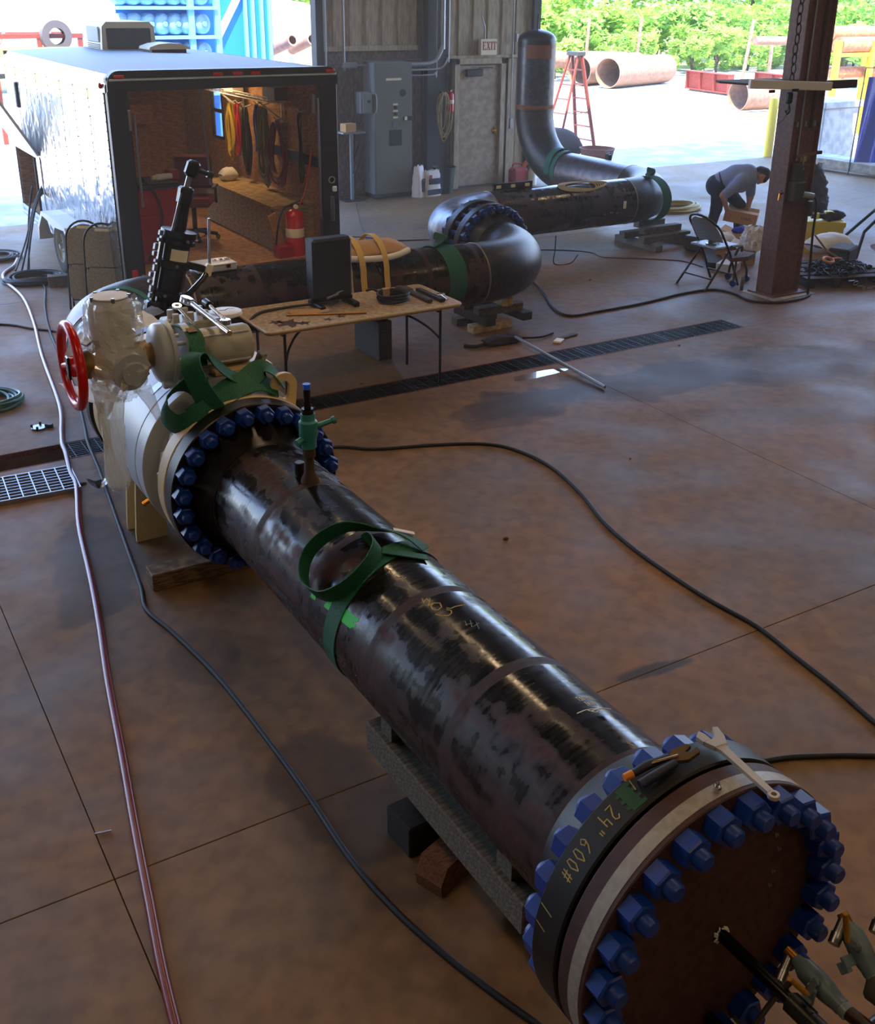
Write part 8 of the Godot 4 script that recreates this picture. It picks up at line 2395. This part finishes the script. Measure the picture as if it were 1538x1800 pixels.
	solo("steel_pin", MB.new().cyl(V(0.595, 0.006, -3.7), V(0.66, 0.006, -3.685), 0.004, -1.0, 8), "chrome", "tiny bright pin on the floor near the joint", "pin")
	solo("dirt_clod", MB.new().ball(V(3.55, 0.008, -5.0), V(0.02, 0.012, 0.016), 10), "clay_dirt", "small dirt clod on the open floor", "clod")
	for e in [[4.1, -8.1, 0.02], [7.4, -7.55, 0.015], [8.3, -10.1, 0.02], [5.1, -5.6, 0.01]]:
		solo("grit", MB.new().ball(V(e[0], 0.004, e[1]), V(e[2], 0.006, e[2] * 0.7), 8), "clay_dirt", "speck of grit on the shop floor", "grit", "grit on the shop floor")
	# a puddle beside the drain mirroring the sky
	var q := PackedVector2Array()
	for i in 28:
		var a := TAU * i / 28
		q.append(Vector2(5.63, -7.53) + Vector2(cos(a) * 0.30 * (1 + 0.18 * sin(a * 3 + 1)), sin(a) * 0.085 * (1 + 0.22 * sin(a * 2.0 + 2.0))))
	var pd := part(self, "puddle", MB.new().prism(Transform3D(Basis(Vector3.RIGHT, PI / 2), V(0, 0.0025, 0)), q, 0.002), "puddle_water")
	tag(pd, "small bright puddle on the floor beside the drain grating", "puddle")
	# handles and dolly beyond the riser
	var hp := thing("material_heap", "dark rubber hose heap at the foot of the stepladder", "hose", V(14.3, 0, -18.9))
	part(hp, "heap", pillow(1.1, 0.7, 0.8, 605), "dark_canvas")
	var tb := thing("steel_tub", "rusty open tub standing at the stepladder foot", "tub", V(14.75, 0, -18.0))
	part(tb, "bowl", MB.new().lathe(T(0, 0, 0), [Vector2(0, 0.02), Vector2(0, 0), Vector2(0.3, 0), Vector2(0.36, 0.28), Vector2(0.38, 0.3), Vector2(0.35, 0.3), Vector2(0.29, 0.03), Vector2(0, 0.03)], 24), "rust")

func coil_on_floor(called: String, label: String, cat: String, at: Vector3, rx: float, rz: float, count: int, r: float, m: String, seed_: int) -> void:
	var c := thing(called, label, cat, at)
	var rg := RandomNumberGenerator.new()
	rg.seed = seed_
	for k in count:
		var p := []
		var s := rg.randf_range(0.72, 1.0)
		var ox := rg.randf_range(-0.05, 0.05)
		var oz := rg.randf_range(-0.04, 0.04)
		for i in 30:
			var a := TAU * i / 30
			p.append(V(ox + cos(a) * rx * s, r + 0.6 * r * k * 0.8 + 0.012 * sin(a * 2 + k), oz + sin(a) * rz * s))
		part(c, "turn", MB.new().tube(p, r, 7, true), m)

func yard_things() -> void:
	# stepladder
	var l := thing("stepladder", "orange fibreglass stepladder standing in the bay opening", "ladder", V(15.2, 0, -19.47), 0.0)
	for s in [-1.0, 1.0]:
		part(l, "front_rail", MB.new().tube([V(0.42, 0, s * 0.34), V(0.03, 2.05, s * 0.16)], 0.042, 6), "ladder_orange")
		part(l, "rear_rail", MB.new().tube([V(-0.62, 0, s * 0.32), V(-0.05, 2.05, s * 0.15)], 0.028, 6), "ladder_orange")
	for k in 6:
		var f := 0.13 + k * 0.145
		part(l, "tread", MB.new().box(T(0.42 - 0.39 * f, 2.05 * f, 0), V(0.08, 0.025, 0.66 - 0.35 * f)), "ladder_orange")
		part(l, "rear_bar", MB.new().box(T(-0.62 + 0.57 * f, 2.05 * f, 0), V(0.025, 0.025, 0.62 - 0.33 * f)), "ladder_orange")
	part(l, "top_cap", MB.new().box(T(0, 2.09, 0), V(0.2, 0.09, 0.42), 0.01), "old_metal")
	part(l, "spreader", MB.new().tube([V(0.25, 0.9, 0.26), V(-0.1, 0.86, 0.27), V(-0.37, 0.9, 0.26)], 0.01, 5), "ladder_orange")
	# bollards
	var b := thing("bollard", "yellow steel bollard at the edge of the apron", "bollard", V(18.72, 0, -16.96))
	part(b, "post", MB.new().lathe(T(0, 0, 0), [Vector2(0, 0), Vector2(0.095, 0), Vector2(0.095, 1.2), Vector2(0.085, 1.235), Vector2(0.05, 1.25), Vector2(0, 1.25)], 24), "yellow_paint")
	# line pipe in the yard
	var g := "rusty line pipes stacked in the yard"
	for e in [[V(27.4, 0.56, -33.1), V(31.4, 0.56, -34.4), 0.55, "large rusty line pipe lying in front of the stack"], [V(27.2, 0.56, -34.6), V(31.2, 0.56, -35.9), 0.55, "large rusty line pipe behind the first one"], [V(27.4, 0.86, -36.9), V(31.0, 0.78, -36.4), 0.34, "thinner grey line pipe resting behind the large ones"]]:
		var p := thing("line_pipe", e[3], "pipe", e[0], 0.0, g)
		var d: Vector3 = e[1] - e[0]
		var L := d.length()
		part(p, "pipe_wall", MB.new().lathe(along(Vector3.ZERO, d), [Vector2(e[2] - 0.03, 0), Vector2(e[2], 0), Vector2(e[2], L), Vector2(e[2] - 0.03, L), Vector2(e[2] - 0.03, 0)], 40), "rust_pipe")
	solo("dunnage", MB.new().box(T(29.2, 0.2, -36.7, 0.2), V(0.3, 0.4, 1.0), 0.01), "timber_grey", "timber dunnage under the thinner line pipe", "timber")
	var cp := thing("line_pipe", "short wide rusty pipe lying on planks beyond the bollard", "pipe", V(24.5, 0.58, -23.6), 0.0, g)
	part(cp, "pipe_wall", MB.new().lathe(along(Vector3.ZERO, V(1.9, 0, 0.1)), [Vector2(0.41, 0), Vector2(0.44, 0), Vector2(0.44, 1.9), Vector2(0.41, 1.9), Vector2(0.41, 0)], 40), "rust_pipe")
	solo("plank", MB.new().box(T(25.4, 0.06, -23.3, -0.05), V(2.3, 0.12, 0.3), 0.006), "timber_pale", "pale plank under the short wide pipe", "plank")
	# red primed beams
	for e in [[V(29.9, 0, -31.4), -1.72, 2.6, "red primed steel beam with stiffeners lying on the apron edge"], [V(31.6, 0, -29.6), -1.72, 2.9, "second red primed steel beam beyond the shelf board"], [V(24.0, 0, -34.5), 0.1, 2.0, "short red beam lying behind the stepladder"]]:
		var bm := thing("steel_beam", e[3], "beam", e[0], e[1], "red steel beams in the yard")
		part(bm, "web", MB.new().box(T(e[2] / 2, 0.38, 0), V(e[2], 0.6, 0.02)), "red_primer")
		part(bm, "flange", MB.new().box(T(e[2] / 2, 0.69, 0), V(e[2], 0.03, 0.3)), "red_primer")
		part(bm, "flange", MB.new().box(T(e[2] / 2, 0.07, 0), V(e[2], 0.03, 0.3)), "red_primer")
		part(bm, "bearer", MB.new().box(T(e[2] / 2, 0.028, 0), V(e[2] * 0.8, 0.05, 0.2)), "timber_grey")
		for k in 4:
			part(bm, "stiffener", MB.new().box(T(0.03 + k * (e[2] - 0.06) / 3, 0.38, 0.0), V(0.03, 0.6, 0.26)), "red_primer")
	# leaning stakes behind the stack
	for e in [[28.8, -36.3, 0.06, "rusty stake standing behind the line pipes"], [31.4, -36.2, 0.08, "second rusty stake at the end of the line pipes"], [33.1, -31.8, 0.16, "rusty stake leaning under the far rack"]]:
		solo("steel_stake", MB.new().cyl(V(e[0], 0, e[1]), V(e[0] + e[2] * 2.0, 2.45, e[1]), 0.07, -1.0, 8), "rust_pipe", e[3], "stake", "rusty stakes in the yard")
	solo("far_pipe", MB.new().cyl(V(31.9, 1.76, -30.2), V(34.6, 1.74, -29.6), 0.16, -1.0, 20), "rust_pipe", "pale rusty pipe on a far rack beyond the column", "pipe")
	var fr := thing("far_rack", "grey post rack holding the pale pipe beyond the column", "rack", V(33.2, 0, -29.9))
	for x in [-0.9, 0.9]:
		part(fr, "post", MB.new().box(T(x, 0.8, 0.0 + x * -0.22), V(0.1, 1.6, 0.1), 0.005), "rust_pipe")
	# yellow pipe rack
	var rk := thing("pipe_rack", "yellow steel pipe rack behind the concrete block", "rack", V(23.0, 0, -19.0))
	for e in [[0.0, 0.0], [1.15, 0.1], [2.6, 0.2], [0.2, -1.2], [2.6, -1.2]]:
		part(rk, "post", MB.new().box(T(e[0], 1.14, e[1]), V(0.14, 2.28, 0.14), 0.01), "rack_yellow")
	for y in [1.32, 1.94]:
		part(rk, "rail", MB.new().box(T(1.3, y, 0.1, -0.07), V(2.7, 0.09, 0.09), 0.006), "rack_yellow")
		part(rk, "rail", MB.new().box(T(1.4, y, -1.2), V(2.5, 0.09, 0.09), 0.006), "rack_yellow")
	for e in [[2.16, -0.1, 0.2], [2.16, -0.62, 0.2], [2.42, -0.4, 0.18], [1.49, -0.2, 0.12], [1.49, -0.7, 0.12]]:
		solo("racked_pipe", MB.new().lathe(along(V(23.1, e[0], -19.0 + e[1]), V(1, 0, 0.05)), [Vector2(0, 0), Vector2(e[2], 0), Vector2(e[2], 3.2), Vector2(0, 3.2)], 28), "racked_rust", "tan rusty pipe lying on the yellow rack", "pipe", "pipes on the yellow rack")
	# concrete block, kerb, blue curtain
	var cb := thing("concrete_block", "grey concrete loading block below the yellow rack", "block", V(19.6, 0, -16.3))
	part(cb, "body", MB.new().box(T(0, 0.55, 0), V(1.1, 1.1, 0.9), 0.02), "concrete")
	part(cb, "cap_slab", MB.new().box(T(0, 1.16, 0), V(1.2, 0.14, 1.0), 0.015), "concrete")
	solo("timber_baulk", MB.new().box(T(18.3, 0.16, -14.1, -1.5), V(2.6, 0.18, 0.3), 0.01), "timber_pale2", "long pale timber baulk before the concrete block", "timber")
	solo("concrete_kerb", MB.new().box(T(18.9, 0.1, -14.6, -1.5), V(2.9, 0.2, 0.5), 0.01), "concrete", "low concrete kerb behind the timber baulk", "kerb")
	solo("timber_prop", MB.new().box(T(17.35, 0.15, -14.35, 0.3), V(0.1, 0.3, 0.1), 0.005), "timber_grey", "short timber prop under the baulk end", "timber")
	var tp := thing("welding_curtain", "glossy dark blue plastic curtain hanging from a thin frame", "curtain", V(18.2, 0, -14.4))
	var rows := []
	for i in 12:
		var row := []
		var v := i / 11.0
		for j in 40:
			var u := j / 39.0
			row.append(V(-0.05 * v + u * 1.5 + 0.1 * (1 - v), 1.85 - 1.62 * v, 0.1 + u * 0.8 + 0.05 * sin(u * 34.0 + v * 1.5) * (0.35 + v)))
		rows.append(row)
	var mb := MB.new()
	grid_mesh(mb, rows)
	part(tp, "sheet", mb, "tarp_blue")
	part(tp, "frame", MB.new().tube([V(-0.08, 0, 0.1), V(-0.02, 2.02, 0.1), V(1.6, 2.02, 0.95), V(1.6, 0, 0.95)], 0.014, 6).tube([V(-0.05, 0.14, 0.1), V(1.6, 0.14, 0.95)], 0.014, 6), "steel_dark")
	part(tp, "bottom_folds", pillow(0.7, 0.16, 0.3, 701), "cloth_white").position = V(0.4, 0.06, 0.35)
	# far left: parked white trucks, flatbed frames, tall blue roller rack
	var wt := thing("box_truck", "white box truck parked in the sun beyond the trailer", "truck", V(8.2, 0, -41))
	part(wt, "cargo_box", MB.new().box(T(0, 2.1, 0), V(6.5, 2.9, 2.4), 0.05), "white_paint")
	part(wt, "chassis", MB.new().box(T(0, 0.55, 0), V(6.3, 0.2, 1.2)), "dark_grey")
	part(wt, "grille_panel", MB.new().box(T(1.9, 2.0, 1.22), V(0.9, 1.5, 0.04), 0.01), "ac_grey")
	part(wt, "door_panel", MB.new().box(T(0.4, 1.9, 1.22), V(0.7, 1.7, 0.04), 0.01), "ac_grey")
	for x in [-2.4, 2.2]:
		part(wt, "wheel", MB.new().lathe(along(V(x, 0.5, 1.15), V(0, 0, 1)), [Vector2(0, -0.14), Vector2(0.5, -0.14), Vector2(0.5, 0.14), Vector2(0, 0.14)], 28), "old_rubber")
	part(wt, "red_marker", MB.new().box(T(1.2, 3.2, 1.24), V(0.9, 0.3, 0.05)), "tail_red")
	var fb := thing("skid_frame", "rusty orange skid frame with a spare tyre beyond the trailer", "frame", V(5.0, 0, -26.5))
	for y in [1.95, 2.3]:
		part(fb, "rail", MB.new().box(T(0, y, 0), V(3.0, 0.1, 0.12)).box(T(0, y, -1.2), V(3.0, 0.1, 0.12)), "ladder_orange")
	for x in [-1.4, -0.5, 0.5, 1.4]:
		part(fb, "post", MB.new().box(T(x, 1.15, 0), V(0.1, 2.3, 0.1)), "ladder_orange")
		part(fb, "diagonal", MB.new().tube([V(x, 1.9, 0), V(x + 0.4, 2.4, -0.6)], 0.04, 6), "rust_pipe")
	part(fb, "spare_tyre", MB.new().lathe(along(V(0.85, 2.3, 0.1), V(0.1, 0, 1)), [Vector2(0.18, -0.1), Vector2(0.34, -0.1), Vector2(0.34, 0.1), Vector2(0.18, 0.1)], 28), "tyre_grey")
	part(fb, "deck_sheet", MB.new().box(T(0.3, 1.98, 0.4), V(2.2, 0.2, 0.06)), "plastic_lime")
	var rr := thing("roller_rack", "tall sky blue rack holding rows of pale rollers beyond the trailer", "rack", V(7.0, 0, -22.3))
	part(rr, "back_panel", MB.new().box(T(0.2, 2.1, -0.3), V(2.0, 4.2, 0.05)), "rack_blue")
	for k in 2:
		part(rr, "post", MB.new().box(T(0.62 + k * 0.55, 2.1, 0.0), V(0.12, 4.2, 0.12), 0.01), "rack_pale")
	for row in 5:
		var y := 1.55 + row * 0.55
		part(rr, "shelf_beam", MB.new().box(T(0.15, y - 0.25, 0.0), V(2.0, 0.06, 0.2)), "rack_pale")
		for k in 7:
			var x := -0.75 + k * 0.27
			var w := part(rr, "roller", MB.new().lathe(along(V(x, y, -0.12), V(0.45, 0, 1)), [Vector2(0, 0.02), Vector2(0.05, 0.02), Vector2(0.06, 0.1), Vector2(0.12, 0.1), Vector2(0.19, 0.06), Vector2(0.21, 0.0), Vector2(0.2, -0.1), Vector2(0, -0.1)], 24), "roller_grey")
			part(w, "hub", MB.new().cyl(V(x, y, -0.04), V(x + 0.03, y, 0.03), 0.05, -1.0, 14), "rack_pale")
	var bc := thing("blue_container", "bright blue steel container with white braces behind the roller rack", "container", V(8.85, 0, -23.2))
	part(bc, "wall", MB.new().box(T(0, 2.2, 0), V(1.7, 4.4, 0.1)), "rack_blue")
	part(bc, "return_wall", MB.new().box(T(0.85, 2.2, -1.2), V(0.1, 4.4, 2.4)), "rack_deep")
	part(bc, "brace", MB.new().box(T(-0.25, 2.6, 0.1, 0, 0, -0.55), V(0.14, 3.4, 0.06)), "white_paint")
	for x in [0.25, 0.42, 0.62, 0.8]:
		part(bc, "mullion", MB.new().box(T(x, 2.2, 0.09), V(0.07, 4.4, 0.08)), "rack_pale")
	solo("rubble_mound", pillow(4.0, 3.2, 3.0, 721), "mound_white", "pale heap of stone beside the blue container", "heap").position = V(11.6, 0.2, -27.5)
	for e in [[10.9, -26.0], [11.5, -26.2]]:
		solo("short_pipe", MB.new().lathe(along(V(e[0], 1.95, e[1]), V(0.2, 0.3, 1)), [Vector2(0.1, 0), Vector2(0.14, 0), Vector2(0.14, 0.9), Vector2(0.1, 0.9)], 20), "rust_pipe", "short rusty pipe end on the pale heap", "pipe", "short pipes on the pale heap")

# one crown: clumps of leaves, each leaf a bent rhombus
func crown(seed_: int, rx: float, ry: float, rz: float, leaves: int, size: float) -> ArrayMesh:
	var rg := RandomNumberGenerator.new()
	rg.seed = seed_
	var mb := MB.new()
	var clumps := []
	for k in 34:
		var d := V(rg.randf_range(-1, 1), rg.randf_range(-1, 1), rg.randf_range(-1, 1))
		if d.length() > 1.0:
			d = d.normalized()
		clumps.append([V(d.x * rx, d.y * ry, d.z * rz), rg.randf_range(0.5, 1.0) * 0.42 * minf(rx, ry)])
	for k in leaves:
		var c: Array = clumps[rg.randi() % clumps.size()]
		var d := V(rg.randfn(), rg.randfn(), rg.randfn()).normalized()
		var p: Vector3 = c[0] + d * c[1] * (0.55 + 0.45 * rg.randf())
		var u := V(rg.randfn(), rg.randfn() * 0.5, rg.randfn()).normalized()
		var w := u.cross(V(rg.randfn() * 0.6, 1.0, 0.5 + rg.randfn() * 0.6)).normalized()
		var s := size * rg.randf_range(0.6, 1.3)
		var nn := u.cross(w).normalized()
		var a := mb.vert(p - u * s, nn)
		mb.vert(p + w * s * 0.45 + nn * s * 0.1, nn); mb.vert(p + u * s, nn); mb.vert(p - w * s * 0.45 + nn * s * 0.1, nn)
		mb.ix.append_array([a, a + 1, a + 2, a, a + 2, a + 3])
	return mb.mesh()

func trees() -> void:
	var cr := [crown(801, 2.6, 2.2, 2.4, 3000, 0.20), crown(802, 2.2, 2.8, 2.2, 3000, 0.19), crown(803, 1.9, 1.05, 1.5, 2600, 0.15)]
	var rg := RandomNumberGenerator.new()
	rg.seed = 5
	var names := ["tall broad leafy tree in the wood beyond the yard", "slender leafy tree in the wood beyond the yard", "low sunlit leafy bush at the edge of the yard"]
	# bushes stepping up in front, trees behind
	var spots := []
	for k in 12:
		spots.append([2, 28.5 + k * 2.5 + rg.randf_range(-0.6, 0.6), -38.5 + rg.randf_range(-0.8, 0.8), rg.randf_range(0.7, 0.95)])
	for k in 13:
		spots.append([2, 28.0 + k * 2.5 + rg.randf_range(-0.6, 0.6), -41.5 + rg.randf_range(-0.8, 0.8), rg.randf_range(1.15, 1.45)])
	for k in 9:
		spots.append([k % 2, 27.0 + k * 4.0 + rg.randf_range(-0.8, 0.8), -47.0 + rg.randf_range(-2.0, 1.5), rg.randf_range(0.9, 1.2)])
	for e in [[2, 44.0, -31.0, 1.3], [2, 40.5, -33.0, 1.1], [0, 50.0, -36.0, 1.1], [1, 20.0, -47.0, 1.1], [0, 23.0, -50.0, 1.2], [2, 17.6, -40.0, 1.3], [2, 37.0, -28.0, 1.0], [2, 36.0, -25.0, 1.1]]:
		spots.append(e)
	for s in spots:
		var kind: int = s[0]
		var t := thing("bush" if kind == 2 else "tree", names[kind], "bush" if kind == 2 else "tree", V(s[1], 0, s[2]), rg.randf() * TAU, ["tall trees of the wood", "slender trees of the wood", "bushes along the yard edge"][kind])
		var h: float = s[3]
		if kind == 2:
			var c := part(t, "foliage", cr[2], "leaf_%d" % (rg.randi() % 2))
			c.position.y = 1.05 * h
			c.scale = Vector3.ONE * h
			part(t, "stems", MB.new().tube([V(0, 0, 0), V(0.15, 0.7, 0.1), V(0.3, 1.3, 0.0)], [0.05, 0.04, 0.02], 6).tube([V(0, 0, 0), V(-0.2, 0.8, 0.05), V(-0.4, 1.2, 0.1)], [0.05, 0.035, 0.02], 6), "bark")
		else:
			var c := part(t, "foliage", cr[kind], "leaf_%d" % (rg.randi() % 3))
			c.position.y = 3.4 * h
			c.scale = Vector3.ONE * h
			part(t, "trunk", MB.new().tube([V(0, 0, 0), V(0.1, 1.5 * h, 0.05), V(0.0, 3.2 * h, 0.1), V(0.1, 5.0 * h, 0)], [0.16, 0.13, 0.09, 0.03], 8), "bark")
